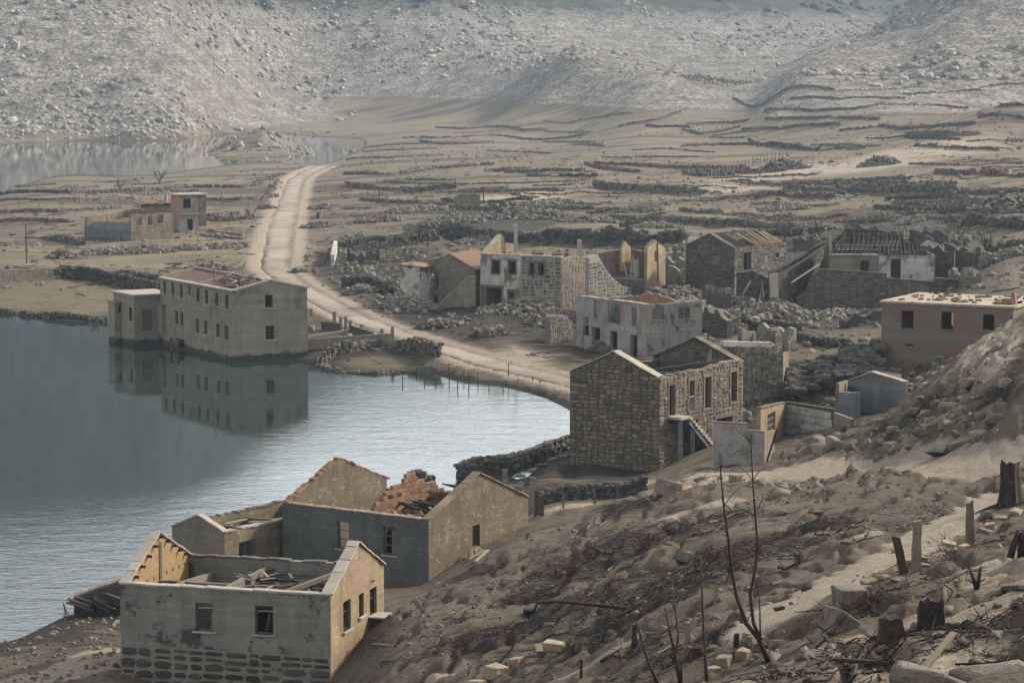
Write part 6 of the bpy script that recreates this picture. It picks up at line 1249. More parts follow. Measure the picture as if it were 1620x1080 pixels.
# the big split boulder, lower right
mbp = G(1525, 1100); s_ = topix(mbp)[2]; t_ = thing('split_boulder', mbp, 'large pale boulder split by a chisel line, lower right corner', 'boulder')
for dx, w__, hh, ty, vr in ((-.22, .85, .5, .12, 3), (.26, .85, .62, -.15, 4)):
    o = rock('boulder_half', mbp + np.array([dx, .1, 0]), (w__, .95, hh * 1.3), 'granite', lib=ROCKS, var=vr, yaw=.3, ty=ty); o.parent = t_; o.location = Vector(o.location) - Vector(tuple(mbp))
# golden quarried blocks, laid in rows
def blockrow(pts, wpx, hpx, mat_, label, group, dep=.9):
    for i, (px, py) in enumerate(pts):
        P = G(px, py); sc = topix(P)[2]; a = pts[min(i + 1, len(pts) - 1)]; b = pts[max(i - 1, 0)]; A_1, B_1 = G(*a), G(*b); yw = math.atan2(A_1[1] - B_1[1], A_1[0] - B_1[0])
        w__, hh = wpx * RU(.6, 1.2) / sc, hpx * RU(.6, 1.15) / sc; P = P + np.array([RU(-.2, .2), RU(-.3, .3), 0]); P[2] = ground(P[0], P[1]); mat = random.choice([mat_, mat_, 'granite', 'stone_warm']); o = rock('stone_block', P, (w__ * 1.05, w__ * dep, hh), mat, yw + RU(-.6, .6), RU(-.2, .2), RU(-.2, .2), label=f'{ORD[i]} from the left: {label}', cat='stone block', group=group, lib=BLOCKS, sink=.25)
blockrow([(1137, 1068), (1150, 1055), (1163, 1043), (1174, 1033), (1186, 1026), (1198, 1022)], 24, 22, 'granite_gold', 'sawn golden block in the short row by the forked sapling', 'golden block row')
blockrow([(758, 1082), (786, 1066), (816, 1052), (858, 1036), (884, 1028)], 34, 17, 'granite_gold', 'squared golden block in the loose line along the bottom edge', 'golden blocks along the bottom')
blockrow([(1452, 896), (1466, 890), (1478, 884), (1490, 879), (1503, 873), (1512, 862), (1528, 868), (1545, 850), (1556, 842), (1566, 836)], 22, 9, 'granite_gold', 'flat pale stone in the broken row between the posts', 'stone row between the posts')
blockrow([(1360, 935), (1375, 924), (1388, 916)], 22, 12, 'granite_gold', 'small golden stone in the row above the tan block', 'stones above the tan block')
# ------------------------------------------------------------------ posts, stumps, saplings, timber
def post(px, py, wpx, hpx, mat, label, lean=0., name='fence_post', cat='post', group=None, d0=25, dep=.7):
    P = G(px, py, d0); sc = topix(P)[2]; hh = hpx / sc; ww = wpx / sc; mb = MB(); k = 6
    for i in range(k + 1):
        t = i / k; j = lambda: RU(-.06, .06) * ww; x = lean * hh * t; f = 1.05 - .22 * t
        for sx, sy in ((-.5, -.5), (.5, -.5), (.5, .5), (-.5, .5)): mb.v.append((P[0] + x + sx * ww * f + j(), P[1] + sy * ww * dep * f + j(), P[2] - .12 + t * (hh + .12) + (RU(-.5, .5) * ww * .4 if i == k else 0)))
    for i in range(k):
        for q in range(4): mb.f.append((i * 4 + q, i * 4 + (q + 1) % 4, (i + 1) * 4 + (q + 1) % 4, (i + 1) * 4 + q))
    mb.f.append((k * 4, k * 4 + 1, k * 4 + 2, k * 4 + 3)); return tag(mesh(name, mb, mat, org=tuple(P)), label, cat, group)
post(1448, 905, 15, 82, 'stone_warm', 'tall square stone vine post beside the leaning dark one', .03); post(1432, 905, 15, 58, 'wood_dark', 'short dark post leaning left against the tall one', -.28); post(1535, 860, 13, 66, 'stone_warm', 'upright square post right of the stone row', -.03)
post(1089, 1022, 9, 38, 'wood_pale', 'pale upright log end on the debris strip', -.05, 'log_post'); post(1003, 1022, 9, 36, 'wood_dark', 'rusty brown upright stub on the debris strip', .02, 'log_post'); post(919, 1072, 5, 30, 'wood_dark', 'thin dark stake at the bottom edge', .02, 'stake'); post(1164, 1022, 9, 20, 'charred', 'charred stub left of the forked sapling', .05, 'log_post')
post(799, 775, 9, 33, 'concrete', 'lone square concrete pillar behind the tan gable', 0, 'concrete_pillar', 'pillar', d0=146); post(849, 815, 8, 40, 'stone_dark', 'dark granite gate post right of the tan gable', 0, 'gate_post'); post(857, 816, 7, 34, 'stone_warm', 'warm brown granite gate post right of the tan gable', 0, 'gate_post')
for i, (px, py, hp) in enumerate(((891, 803, 20), (941, 796, 26), (977, 789, 26), (1004, 783, 28), (1050, 772, 18))): post(px, py, 3.2, hp, 'wood_grey', f'{ORD[i]} thin grey fence stake from the left along the dark garden wall', RU(-.05, .05), 'fence_stake', 'stake', 'garden fence stakes', d0=90)
t_ = thing('garden_wall', G(838, 815), 'short grey rendered wall panel between the tan gable and the gate posts', 'wall'); Wall(t_, G(831, 818)[:2], np.array([.86, .5]), np.array([-.5, .86]), .75, 1.5, [(0, 4.0), (.75, 3.9)], (), .18, 'plaster_grey', 'panel')
def stump(px, py, wpx, hpx, mat, label, lean=0., roots=7, seed=1, jag_=.25):
    P = G(px, py); sc = topix(P)[2]; hh, rr = hpx / sc, wpx / sc / 2; r = np.random.default_rng(seed); t_ = thing('tree_stump', P, label, 'stump'); n_ = 14; lv = 7; mb = MB(); lob = 1 + .22 * np.sin(np.arange(n_) * 2 * math.pi / n_ * 3 + r.uniform(0, 6)) + r.uniform(-.12, .12, n_)
    for i in range(lv):
        t = i / (lv - 1); f = 1.0 + .42 * (1 - t) ** 4 - .10 * t
        for k in range(n_):
            a = 2 * math.pi * k / n_; rad = rr * f * (1 + (lob[k] - 1) * (1.4 - .6 * t)) * (1 + r.uniform(-.05, .05)); z = -.15 + t * (hh + .15) + (r.uniform(-jag_, jag_) * rr if i == lv - 1 else 0); mb.v.append((P[0] + math.cos(a) * rad + lean * hh * t, P[1] + math.sin(a) * rad, P[2] + z))
    for i in range(lv - 1):
        for k in range(n_): mb.f.append((i * n_ + k, i * n_ + (k + 1) % n_, (i + 1) * n_ + (k + 1) % n_, (i + 1) * n_ + k))
    c = len(mb.v); mb.v.append((P[0] + lean * hh, P[1], P[2] + hh - rr * .3)); [mb.f.append(((lv - 1) * n_ + k, (lv - 1) * n_ + (k + 1) % n_, c)) for k in range(n_)]
    mesh('trunk', mb, mat, t_)
    for k in range(roots):
        a = 2 * math.pi * k / roots + r.uniform(-.3, .3); L = rr * r.uniform(1.8, 3.6); pts = []; rad = []
        for i in range(5):
            q = i / 4; x = P[0] + math.cos(a + .3 * q) * (rr * .8 + L * q); y = P[1] + math.sin(a + .3 * q) * (rr * .8 + L * q); pts.append((x, y, ground(x, y) + rr * .3 * (1 - q) - .02)); rad.append(rr * (.26 - .2 * q))
        m2 = MB(); m2.tube(pts, rad, 5); mesh('root', m2, mat, t_)
stump(1600, 800, 34, 66, 'charred', 'tall charred tree stump at the right edge', -.05, 8, 3, .5); stump(1474, 996, 44, 46, 'charred', 'black burnt stump with spreading roots, lower right', 0, 9, 5); stump(1412, 1012, 38, 36, 'wood_dark', 'reddish brown sawn stump with exposed roots, lower right', -.06, 9, 7, .12); stump(906, 1036, 26, 22, 'wood_dark', 'small dark stump in the golden block line', .05, 5, 11); stump(1100, 1040, 26, 18, 'charred', 'low charred stump on the debris strip', .1, 6, 13)
def limbs(name, specs, mat, label, cat, base, scale_d=None, group=None):
    """a bare tree or branch: each spec is a list of photo pixels with radii (px); the first limb is the trunk"""
    P = G(*base); D = topix(P)[2]; t_ = thing(name, P, label, cat, group); D0 = float((P - C0) @ FW)
    for i, sp in enumerate(specs):
        pts = [C0 + ray(x, y) * (D0 + dz) for x, y, r_, dz in sp]; mb = MB(); mb.tube(pts, [q[2] * .75 / D for q in sp], 6); mesh('trunk' if i == 0 else 'branch', mb, mat, t_, smooth=True)
        if name == 'sapling' and len(pts) > 3:
            tw = MB()
            for k in range(2, len(pts) - 1):
                for _ in range(2): q = Vector(pts[k]); e = Vector((RU(-.35, .35), RU(-.3, .3), RU(.1, .4))); tw.tube([q, q + e * .5 + Vector((RU(-.04, .04), 0, .02)), q + e], [.011, .008, .003], 4)
            mesh('twig', tw, mat, t_)
limbs('sapling', [[(1216, 1046, 6.5, 0), (1200, 1010, 5.4, 0), (1180, 985, 4.8, .1), (1166, 945, 4.2, .2), (1157, 900, 3.6, .2), (1152, 850, 2.8, .2), (1145, 800, 2.2, .1), (1140, 745, 1.5, 0), (1139, 715, .8, 0)], [(1204, 1012, 4.6, 0), (1192, 985, 4.2, .1), (1187, 940, 3.8, .2), (1194, 905, 3.4, .3), (1199, 870, 2.8, .3), (1195, 815, 2.3, .3), (1191, 760, 1.7, .2), (1188, 700, 1.1, .2), (1190, 684, .7, .2)], [(1203, 1010, 2, 0), (1202, 960, 1.6, 0), (1201, 925, 1, 0)]], 'wood_dark', 'tall forked bare sapling leaning over the sandy path', 'sapling', (1215, 1046))
limbs('sapling', [[(1118, 1078, 4, 0), (1115, 1030, 3.4, 0), (1112, 970, 2.8, .1), (1110, 920, 2, .1), (1108, 880, 1.2, .1)]], 'wood_dark', 'thin straight bare sapling on the debris strip', 'sapling', (1118, 1080))
limbs('sapling', [[(1076, 1080, 5, 0), (1068, 1035, 4, 0), (1060, 1000, 3, 0), (1052, 960, 1.6, 0)], [(1068, 1038, 3, 0), (1073, 1005, 2.4, 0), (1068, 960, 1.8, 0), (1062, 920, 1.2, .1)], [(1070, 1050, 2, 0), (1055, 1030, 1, 0)], [(1078, 1078, 3, 0), (1078, 1050, 2, 0), (1090, 1025, 1, 0)]], 'wood_dark', 'twiggy bare sapling splitting low down, bottom edge', 'sapling', (1076, 1082))
limbs('sapling', [[(1040, 1080, 4, 0), (1025, 1045, 3.2, 0), (1014, 1010, 2.6, 0), (1006, 980, 1.6, 0)]], 'wood_dark', 'curved single-stemmed bare sapling at the bottom edge', 'sapling', (1040, 1082))
limbs('fallen_tree', [[(842, 972, 3, 0), (850, 953, 3.4, 0), (880, 950, 4, .4), (940, 956, 4.6, .6), (1000, 962, 5.4, .8), (1050, 966, 6.4, .8), (1095, 962, 7, .8)], [(1090, 962, 3, .7), (1078, 945, 2.4, .5), (1062, 930, 1.4, .4)], [(970, 958, 2, .6), (960, 946, 1.4, .5), (956, 938, .9, .4)], [(1010, 962, 1.8, .6), (1004, 948, 1.2, .5)]], 'wood_dark', 'long thin fallen trunk lying across the dark slope', 'fallen tree', (980, 974))
limbs('charred_shrub', [[(1545, 932, 5, 0), (1540, 915, 4, 0), (1532, 893, 2.4, 0)], [(1546, 930, 5, 0), (1549, 912, 4, 0), (1552, 896, 3, 0)], [(1543, 925, 2, 0), (1530, 915, 1, 0)], [(1548, 922, 2, 0), (1560, 914, 1, 0)]], 'charred', 'small charred V-shaped stub on the sandy slope', 'stump', (1545, 932))
limbs('charred_stump', [[(1598, 882, 8, 0), (1604, 860, 7, 0), (1612, 838, 5, 0)], [(1616, 882, 9, 0), (1617, 858, 8, 0), (1618, 842, 7, 0)]], 'charred', 'two charred leaning stubs at the right edge', 'stump', (1606, 884))
limbs('bare_branch', [[(770, 1062, 2.6, 0), (790, 1048, 2.2, 0), (810, 1025, 1.6, 0), (818, 1008, 1, 0)], [(760, 1072, 2.4, 0), (772, 1056, 2.2, 0), (800, 1050, 1.6, 0)], [(740, 1070, 1.8, 0), (743, 1055, 1.2, 0)]], 'wood_dark', 'dead twiggy branch near the bottom edge below the slope', 'branch', (770, 1066))
limbs('root_ball', [[(668, 970, 3, 0), (664, 952, 2.4, 0), (655, 945, 1.4, 0)], [(668, 970, 2.6, 0), (676, 952, 2, 0), (690, 948, 1, 0)], [(666, 972, 2.6, 0), (650, 978, 2, -.1), (640, 984, 1, -.2)], [(668, 972, 2.4, 0), (672, 988, 2, -.3), (668, 998, 1.2, -.4)]], 'wood_pale', 'pale splayed dead roots right of the ochre gable', 'root', (668, 974))
limbs('driftwood', [[(105, 978, 1.8, 0), (100, 952, 1.6, 0)], [(100, 952, 1.6, 0), (110, 978, 1.4, 0)]], 'wood_grey', 'small A-shaped driftwood stick on the near shore', 'driftwood', (105, 980))
BRP = ['at the head of the dark brush patch', 'across the middle of the dark brush patch', 'on the left side of the dark brush patch', 'left of the alone brown and white boulder', 'just above the alone brown and white boulder', 'left of the thin sapling tops', 'below the angular dark brown boulder', 'right of the long fallen tree', 'left of the long fallen tree', 'below the boards by the doorway', 'below the long fallen tree', 'right of the small dark stump', 'behind the forked sapling', 'beside the sandy path edge', 'under the flat pale stone', 'on the debris strip by the upright log', 'in front of the tilted block', 'left of the leaning dark post', 'right of the nearest house corner', 'at the foot of the earth bank']
for i, (x0, y0, x1, y1, rp) in enumerate(((905, 845, 960, 828, 2.2), (930, 872, 1000, 880, 2.6), (880, 905, 930, 890, 2), (960, 905, 1015, 888, 2.4), (1010, 870, 1060, 862, 2.2), (1090, 850, 1150, 838, 2.6), (1120, 830, 1190, 806, 2.6), (1060, 925, 1120, 905, 2.4), (770, 935, 815, 918, 2), (700, 985, 760, 975, 2), (860, 1012, 930, 1000, 2), (950, 1048, 1030, 1035, 2.6), (1180, 940, 1250, 920, 2.8), (1230, 905, 1290, 888, 2.6), (1290, 850, 1345, 842, 2.4), (1020, 1010, 1085, 1002, 2.8), (1290, 1030, 1370, 1018, 2.8), (1330, 870, 1390, 850, 2.2), (600, 1048, 660, 1042, 2), (1420, 700, 1470, 690, 2))):
    n_ = 6; pts = []; sc = topix(G(x0, y0))[2]; mb = MB()
    for k in range(n_): t = k / (n_ - 1); P = G(x0 + (x1 - x0) * t, y0 + (y1 - y0) * t + RU(-4, 4)); pts.append((P[0], P[1], P[2] + .05 + RU(0, .12)))
    mb.tube(pts, [rp / sc * (1 - .12 * k) for k in range(n_)], 5)
    for k in (1, 2, 3): q = Vector(pts[k]); mb.tube([q, q + Vector((RU(-.3, .5), RU(-.3, .3), RU(.1, .35))), q + Vector((RU(-.5, .8), RU(-.4, .4), RU(.2, .6)))], [rp / sc * .5, rp / sc * .35, rp / sc * .15], 4)
    tag(mesh('fallen_branch', mb, 'wood_grey' if i % 3 == 0 else 'wood_dark', org=tuple(pts[0])), 'dead forked branch lying ' + BRP[i], 'branch', 'dead branches on the near slope')
def plank(px0, px1, wpx, mat, label, up0=0., up1=0., name='plank'):
    A_1, B_1 = G(*px0), G(*px1); sc = topix(A_1)[2]; a = A_1 + np.array([0, 0, .06 + up0]); b = B_1 + np.array([0, 0, .06 + up1]); return tag(beam_obj(name, mat, None, a, b, wpx / sc, wpx / sc * .55), label, 'plank')
plank((1322, 1048), (1410, 1054), 10, 'wood_dark', 'weathered dark plank lying on the sand, bottom right'); plank((1225, 967), (1240, 964), 9, 'wood_dark', 'short dark wood piece on the sandy path'); plank((1515, 945), (1538, 938), 7, 'wood_dark', 'short dark stick right of the black stump'); plank((1590, 935), (1618, 934), 12, 'wood_dark', 'squared brown timber end at the right edge')
a_, b_ = G(1440, 1085), G(1482, 1062); tag(beam_obj('plank', 'wood_pale', None, a_, b_ + np.array([.25, 0, .62]), .10, .05), 'pale plank leaning on the split boulder', 'plank')
for i, (p, q) in enumerate((((735, 884), (758, 868)), ((742, 886), (766, 872)), ((752, 890), (772, 872)), ((728, 870), (752, 866)))): plank(p, q, 5, 'wood_pale', f'{["lowest", "middle", "right", "topmost"][i]} bleached board in the pile beside the doorway of the tan gable').__setitem__('group', 'boards by the doorway')
plank((590, 1020), (622, 1023), 4, 'wood_pale', 'pale strip of wood below the ochre gable')
# stakes standing in the shallows
STK = sorted([637, 672, 690, 711, 724, 735, 742, 756, 774, 796, 805, 842, 855, 820, 660])
for i, (px, py, hp) in enumerate(((637, 612, 14), (672, 606, 18), (690, 614, 10), (711, 604, 24), (724, 618, 20), (735, 606, 16), (742, 616, 22), (756, 612, 18), (774, 620, 10), (796, 622, 10), (805, 610, 30), (842, 618, 18), (855, 622, 14), (820, 616, 12), (660, 598, 12))):
    P = atz(px, py, -.3); sc = topix(P)[2]; mb = MB(); mb.tube([(P[0], P[1], -.8), (P[0] + RU(-.08, .08), P[1], hp / sc)], [.055, .04], 5); tag(mesh('stake', mb, 'wood_dark', org=(P[0], P[1], 0)), f'thin dark stake in the shallows by the road, {ORD[STK.index(px)]} from the left', 'stake', 'stakes in the shallows')
# ------------------------------------------------------------------ yard walls beside the large building
def SG(px, py): return topix(G(px, py, 150))[2]
def gwall(root, x0, y0, x1, y1, hm, mat, th=.22, name='wall', zb=None, cop=None):
    """wall standing on the ground between two photo points, hm metres high"""
    P, Q = G(x0, y0, 150), G(x1, y1, 150); d = (Q - P)[:2]; L = float(np.linalg.norm(d)); d = d / L; nn = np.array([-d[1], d[0]]); nn = -nn if nn[1] < 0 else nn
    w = Wall(root, P[:2], d, nn, L, min(P[2], Q[2]) - .5, [(0, P[2] + hm), (L, Q[2] + hm)], (), th, mat, name)
    if cop: w.coping(cop, 1.5, th + .06, .06)
    return w
t_ = thing('yard_wall', G(555, 550, 150), 'grey concrete yard wall with posts beside the concrete building', 'wall')
gwall(t_, 487, 557, 622, 547, 1.15, 'concrete', cop='concrete'); gwall(t_, 508, 521, 538, 524, .8, 'plaster_dark'); gwall(t_, 553, 527, 588, 538, .8, 'plaster_dark'); gwall(t_, 488, 537, 552, 527, .35, 'concrete_pale', name='kerb')
for px, py, hp in ((529, 517, 24), (539, 519, 18), (547, 522, 22), (554, 527, 20), (572, 531, 18), (604, 542, 22), (621, 550, 34), (492, 500, 12)):
    P = G(px, py, 150); hm = hp / topix(P)[2]; block('post', 'concrete', t_, (P[0], P[1], P[2] + hm / 2 - .1), (.26, .26, hm + .2), (0, 0, .4))
t_ = thing('white_wall', G(525, 420, 150), 'short white rendered wall end beside the upper road', 'wall'); gwall(t_, 523, 421, 528, 398, 1.5, 'plaster_white', .5)
# quay of stacked slabs left of the nearest house
t_ = thing('slab_quay', G(150, 975), 'stone quay with stacked slabs left of the nearest house', 'quay'); A_1, B_1 = atz(114, 975, .2), atz(190, 960, .6); d_ = (B_1 - A_1)[:2]; L_ = float(np.linalg.norm(d_)); d_ /= L_
w_ = Wall(t_, A_1[:2] + np.array([0, .6]), d_, np.array([-d_[1], d_[0]]), L_, -.4, [(0, 1.0), (L_, 1.75)], (), .5, 'mortar_dark', 'wall'); w_.coping('stone_warm', .8, .55, .1); w_.stones(w_.rects(-.2, 1.6, (.2, .32), (.4, .8)), 'stone_dark')
for k in range(12): t = RU(.1, .95); p = w_.at(t * L_, .35 + RU(0, .9) * (.5 + t * .6), RU(.1, .5)); block('slab', random.choice(['stone_dark', 'stone_grey']), t_, p, (RU(.7, 1.3), .3, .1), (RU(-.2, .2), RU(.1, .5), RU(-.3, .2)))
# steps / blocks and pier behind the slate grey house, slabs on the shore
t_ = thing('stone_pier', atz(665, 775, .3), 'dark stone pier end behind the red brick partition', 'pier')
for k in range(16): p = atz(650 + k % 6 * 6, 773 - k % 3 * 2, .2); stone_obj('stone', 'stone_dark', t_, (p[0], p[1] + RU(0, .5), .0 + (k // 4) * .36), (RU(.5, .8), .5, .42), RU(-.2, .2))
for k, (px, py) in enumerate(((822, 752), (838, 745), (856, 735), (876, 726), (890, 722), (828, 764))): P = atz(px, py, .25); rock('shore_slab', P, (1.1, .8, .35), 'stone_grey', label=f'{ORD[k]} flat grey slab from the left between the quay wall and the granite house', cat='slab', group='shore slabs', sink=.2)
# ------------------------------------------------------------------ leafless shrubs and poles farther off
def bare_shrub(px, py, hpx, mat, label, d0=60, seed=0, group=None, n_=9):
    P = G(px, py, d0); sc = topix(P)[2]; hh = hpx / sc; r = random.Random(seed); t_ = thing('bare_shrub', P, label, 'shrub', group); mb = MB()
    def grow(p, d, L, rad, lev):
        q = p + d * L; mb.tube([p, p + d * L * .5 + Vector((r.uniform(-.06, .06),) * 3) * L, q], [rad, rad * .8, rad * .55], 4, False)
        if lev:
            for _ in range(3): grow(p + d * L * r.uniform(.45, 1), (d + Vector((r.uniform(-.8, .8), r.uniform(-.8, .8), r.uniform(-.1, .6)))).normalized(), L * r.uniform(.5, .75), rad * .55, lev - 1)
    for _ in range(n_): grow(Vector(P), Vector((r.uniform(-.7, .7), r.uniform(-.7, .7), 1)).normalized(), hh * r.uniform(.35, .6), max(.03, hh * .018), 2)
    mesh('branches', mb, mat, t_)
for i, a in enumerate(((252, 288, 24, 'wood_dark', 'leafless shrub on the far left lake bank', 60), (190, 300, 22, 'wood_grey', 'pale leafless sapling on the far left lake bank', 60), (396, 345, 24, 'charred', 'dark leafless bush by the upper road', 60), (1242, 378, 34, 'wood_grey', 'leafless tree behind the pale rafters', 60), (1084, 385, 30, 'wood_grey', 'thin leafless tree left of the rafter house', 60), (1090, 560, 30, 'wood_grey', 'leafless shrub behind the granite house gable', 120), (1190, 640, 44, 'charred', 'dark leafless shrub right of the granite house', 150), (150, 520, 18, 'wood_grey', 'bare twigs at the waterline left of the concrete building', 60), (1010, 545, 22, 'wood_grey', 'bare twigs by the pale grey house doorways', 120), (935, 395, 20, 'wood_grey', 'bare twigs uphill of the village row', 60), (1560, 400, 40, 'wood_dark', 'leafless tree on the right slope', 60), (1355, 585, 20, 'wood_dark', 'bare shrub above the blue-grey outbuilding', 120))): bare_shrub(*a, seed=i)
for px, py, hp, lb in ((42, 416, 62, 'slender utility pole in the left field'), (600, 372 - 50, 22, 'dark timber post uphill of the village'), (765, 322, 26, 'thin pole uphill of the village'), (745, 320, 18, 'short dark post uphill of the village')):
    P = G(px, py, 60); sc = topix(P)[2]; mb = MB(); mb.tube([(P[0], P[1], P[2] - .3), (P[0], P[1], P[2] + hp / sc)], [.11, .08], 6); tag(mesh('pole', mb, 'wood_dark', org=tuple(P)), lb, 'pole')
for k in range(22):
    f = k / 21; P = G(1120 + f * 125, 284 - f * 38, 60); sc = topix(P)[2]; mb = MB(); mb.tube([(P[0], P[1], P[2] - .3), (P[0] + RU(-.1, .1), P[1], P[2] + RU(1.2, 2.0))], [.16, .12], 5); tag(mesh('fence_post', mb, 'wood_pale', org=tuple(P)), f'{ORD[k]} post from the lower end of the slanting fence line across the far fields', 'post', 'slanting fence line')
for k in range(12):
    P = G(30 + k * 32, 327 - k * .9 + RU(-3, 3), 60); mb = MB(); mb.tube([(P[0], P[1], P[2] - .3), (P[0] + RU(-.1, .1), P[1], P[2] + RU(1.0, 1.7))], [.12, .09], 5); tag(mesh('fence_post', mb, 'wood_grey', org=tuple(P)), f'{ORD[k]} pale vine post from the left in the far left field', 'post', 'far left vine posts')
# ------------------------------------------------------------------ stuff nobody could count: scree, litter, scrub
def scatter(n_, wfun, smin, smax, name, mat, label, cat, tilt=.9, flat=(.4, .8), vr=(30, 2300), ur=(-.27, .27), sink=.1, power=2.2):
    u = rng.uniform(*ur, n_ * 6); v = rng.uniform(math.log(vr[0]), math.log(vr[1]), n_ * 6); y = np.exp(v); x = u * y
    wgt = np.clip(wfun(x, y), 0, 1); k = np.flatnonzero(rng.random(len(u)) < wgt)[:n_]; x, y = x[k], y[k]
    q = rng.random(len(k)) ** power; s_ = (smin + (smax - smin) * q); z = Hs(ZT, x, y) - sink * s_
    V, F = chunks(np.column_stack([x, y, z + s_ * .15]), s_, None, tilt, flat); o = bigmesh(name, V, F, MAT[mat], smooth=False); o['kind'] = 'stuff'; tag(o, label, cat); return o
simple('slope_chip', (.11, .095, .075), (.27, .24, .195), 2.5, bmp=.8, bd=.05, rand=.7, island=True)
HL = lambda x, y: Hs(hill, x, y); ZH = lambda x, y: Hs(ZT, x, y)
scatter(8500, lambda x, y: HL(x, y) * np.clip(.28 + 1.6 * fbm(x / 60, y / 80, 3) + .55 * sstep(-.06, -.1, x / y), 0, 1) * (ZH(x, y) < 95), .4, 3.6, 'scree', 'rock_pale_mass', 'pale scree and boulders strewn over the bare valley sides', 'scree', vr=(850, 1900), power=3.4, flat=(.35, .7))
scatter(3600, lambda x, y: np.exp(-((x - ip[0]) / 15) ** 2 - ((y - ip[1] - 8) / 30) ** 2) + .8 * Hs(leftbank, x, y) * (ZH(x, y) < 12) + .25 * (ZH(x, y) < 4) * (ZH(x, y) > .2) * sstep(-.06, -.075, x / y) * (y > 900), .4, 2.3, 'shore_rocks', 'rock_pale_mass', 'broken rocks covering the islet and the far bank', 'rocks', vr=(640, 1080), ur=(-.26, .02), power=2.0)
simple('scrub', (.018, .024, .014), (.050, .056, .032), 1.5, bmp=.5, rand=.6, island=True)
scatter(5000, lambda x, y: sstep(60, 85, ZH(x, y) + 26 * fbm(x / 70, y / 70, 3)) * (y > 900), 2.0, 6.5, 'hill_scrub', 'scrub', 'dark scrub above the old water line', 'scrub', vr=(1000, 2200), flat=(.6, 1.0))
fl = land * (1 - hill) * (1 - roadm)
scatter(9000, lambda x, y: Hs(fl, x, y) * np.clip(.12 + 1.1 * fbm(x / 22, y / 40, 3) + .45 * Hs(dark, x, y), 0, 1), .16, .85, 'field_stones', 'rubble_mass', 'loose stones littering the fields and village ground', 'stones', vr=(185, 900), power=2.6)
scatter(6000, lambda x, y: Hs(fgslope, x, y) * np.clip(.22 + 1.0 * fbm(x / 4, y / 6, 3) + .3 * Hs(dark, x, y), 0, 1) * (1 - .9 * Hs(path, x, y)), .025, .24, 'slope_stones', 'slope_chip', 'small stones and chips scattered over the near slope', 'stones', vr=(36, 190), power=3.2)
scatter(1500, lambda x, y: (ZH(x, y) > -.05) * (ZH(x, y) < 1.5) * (y < 150) * (x < -14), .04, .28, 'shore_shingle', 'rubble_mass', 'dark shingle on the near shore left of the house', 'shingle', vr=(95, 150), ur=(-.25, -.1), power=2.5)
def litter(n_, wfun, L0, L1, r0, r1, name, mat, label, cat, vr, ur=(-.2, .26), lift=.05):
    u = rng.uniform(*ur, n_ * 8); v = rng.uniform(math.log(vr[0]), math.log(vr[1]), n_ * 8); y = np.exp(v); x = u * y
    k = np.flatnonzero(rng.random(len(u)) < np.clip(wfun(x, y), 0, 1))[:n_]; x, y = x[k], y[k]; m_ = len(k); L = L0 + (L1 - L0) * rng.random(m_) ** 2; th = rng.uniform(0, 6.28, m_); rad = r0 + (r1 - r0) * rng.random(m_) ** 2
    V = np.zeros((m_, 3, 3, 3)); t = np.array([-.5, 0, .5]); bend = rng.normal(0, .18, m_) * L
    for i in range(3):
        px = x + np.cos(th) * L * t[i] - np.sin(th) * bend * (1 - abs(t[i]) * 2); py = y + np.sin(th) * L * t[i] + np.cos(th) * bend * (1 - abs(t[i]) * 2); pz_ = Hs(ZT, px, py) + lift * rng.random(m_) + rad * .5 + (rng.random(m_) ** 4 * .35 * L if i == 2 else 0)
        for j in range(3):
            a = j * 2.094; f = 1 - .5 * i / 2; V[:, i, j, 0] = px - np.sin(th) * math.cos(a) * rad * f; V[:, i, j, 1] = py + np.cos(th) * math.cos(a) * rad * f; V[:, i, j, 2] = pz_ + math.sin(a) * rad * f
    F = []
    for i in range(2):
        for j in range(3): F.append((i * 3 + j, i * 3 + (j + 1) % 3, (i + 1) * 3 + (j + 1) % 3, (i + 1) * 3 + j))
    F = np.array(F)[None] + (np.arange(m_) * 9)[:, None, None]; o = bigmesh(name, V.reshape(-1, 3), F.reshape(-1, 4), MAT[mat], smooth=False); o['kind'] = 'stuff'; tag(o, label, cat)
simple('twig_dark', (.022, .019, .016), (.075, .062, .050), 3, rand=.5, island=True, bmp=.2); simple('twig_pale', (.16, .135, .105), (.33, .29, .235), 3, rand=.4, island=True, bmp=.2)
dens = lambda x, y: Hs(fgslope, x, y) * np.clip(-.1 + 1.5 * Hs(dark, x, y) + .9 * fbm(x / 3, y / 4, 3), 0, 1) * (1 - Hs(path, x, y))
litter(11000, dens, .12, 1.1, .006, .024, 'brush_litter', 'twig_dark', 'mats of dark twigs and burnt brush on the near slope', 'brush', (38, 185)); litter(1500, dens, .2, 1.1, .008, .028, 'driftwood_litter', 'twig_pale', 'pale sticks scattered on the near slope', 'sticks', (38, 185))
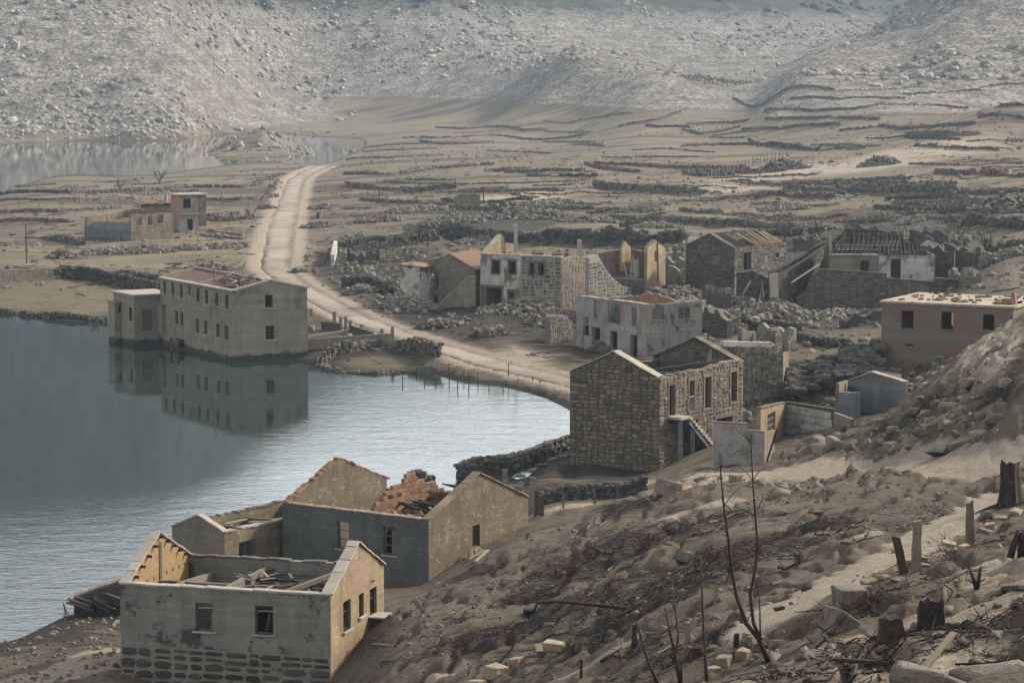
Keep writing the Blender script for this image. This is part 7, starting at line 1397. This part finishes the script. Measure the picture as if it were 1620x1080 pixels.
litter(2600, lambda x, y: Hs(fl, x, y) * np.clip(.05 + 1.2 * fbm(x / 12, y / 20, 3) + .3 * Hs(dark, x, y), 0, 1), .6, 3.4, .04, .11, 'field_brush', 'twig_dark', 'dead vines and brush strewn over fields and village', 'brush', (190, 700), (-.22, .24)); litter(1500, lambda x, y: Hs(fl, x, y) * np.clip(.05 + 1.2 * fbm(x / 12 + 9, y / 20, 3), 0, 1), .6, 3.0, .04, .10, 'field_sticks', 'twig_pale', 'pale broken poles strewn over fields and village', 'sticks', (190, 600), (-.22, .24))

# tangles of burnt brush: many short twigs standing every way in clumps
cu = rng.uniform(-.06, .24, 9000); cy = np.exp(rng.uniform(math.log(40), math.log(185), 9000)); cx = cu * cy; kk = np.flatnonzero(rng.random(9000) < dens(cx, cy) * .8)[:300]
cx, cy = cx[kk], cy[kk]; m1 = 55; rep = np.repeat(np.arange(len(kk)), m1); cr = rng.uniform(.25, .9, len(kk))[rep]; a1 = rng.uniform(0, 6.28, len(rep)); r1 = np.sqrt(rng.random(len(rep))) * cr
bx, by = cx[rep] + np.cos(a1) * r1, cy[rep] + np.sin(a1) * r1; L1 = rng.uniform(.12, .5, len(rep)); d1 = np.column_stack([rng.normal(0, 1, len(rep)), rng.normal(0, 1, len(rep)), np.abs(rng.normal(.35, .5, len(rep)))]); d1 /= np.linalg.norm(d1, axis=1)[:, None]
p0 = np.column_stack([bx, by, Hs(ZT, bx, by) - .02]); p1 = p0 + d1 * L1[:, None]; sd_ = np.cross(d1, [0.3, .2, .93]); sd_ /= np.linalg.norm(sd_, axis=1)[:, None]; rd = rng.uniform(.006, .016, len(rep))[:, None]; up_ = np.cross(d1, sd_)
Vt = np.stack([p0 + sd_ * rd, p0 - sd_ * rd, p0 + up_ * rd * 1.6, p1], 1).reshape(-1, 3); Ft = (np.array([(0, 1, 3), (1, 2, 3), (2, 0, 3)])[None] + (np.arange(len(rep)) * 4)[:, None, None]).reshape(-1, 3)
tangle = bigmesh('brush_tangle', Vt, Ft, MAT['twig_dark'], smooth=False); tangle['kind'] = 'stuff'; tag(tangle, 'tangled clumps of burnt brush on the near slope', 'brush')
# stones bedded in the cut earth bank above the footpath
scatter(420, lambda x, y: np.exp(-((x / y - .135) / .035) ** 2 - ((y - 136) / 13) ** 2) * (1 - Hs(path, x, y)), .08, .65, 'bank_stones', 'stone_warm_mass', 'stones bedded in the cut earth bank above the footpath', 'stones', vr=(110, 170), ur=(.06, .2), power=2.6)
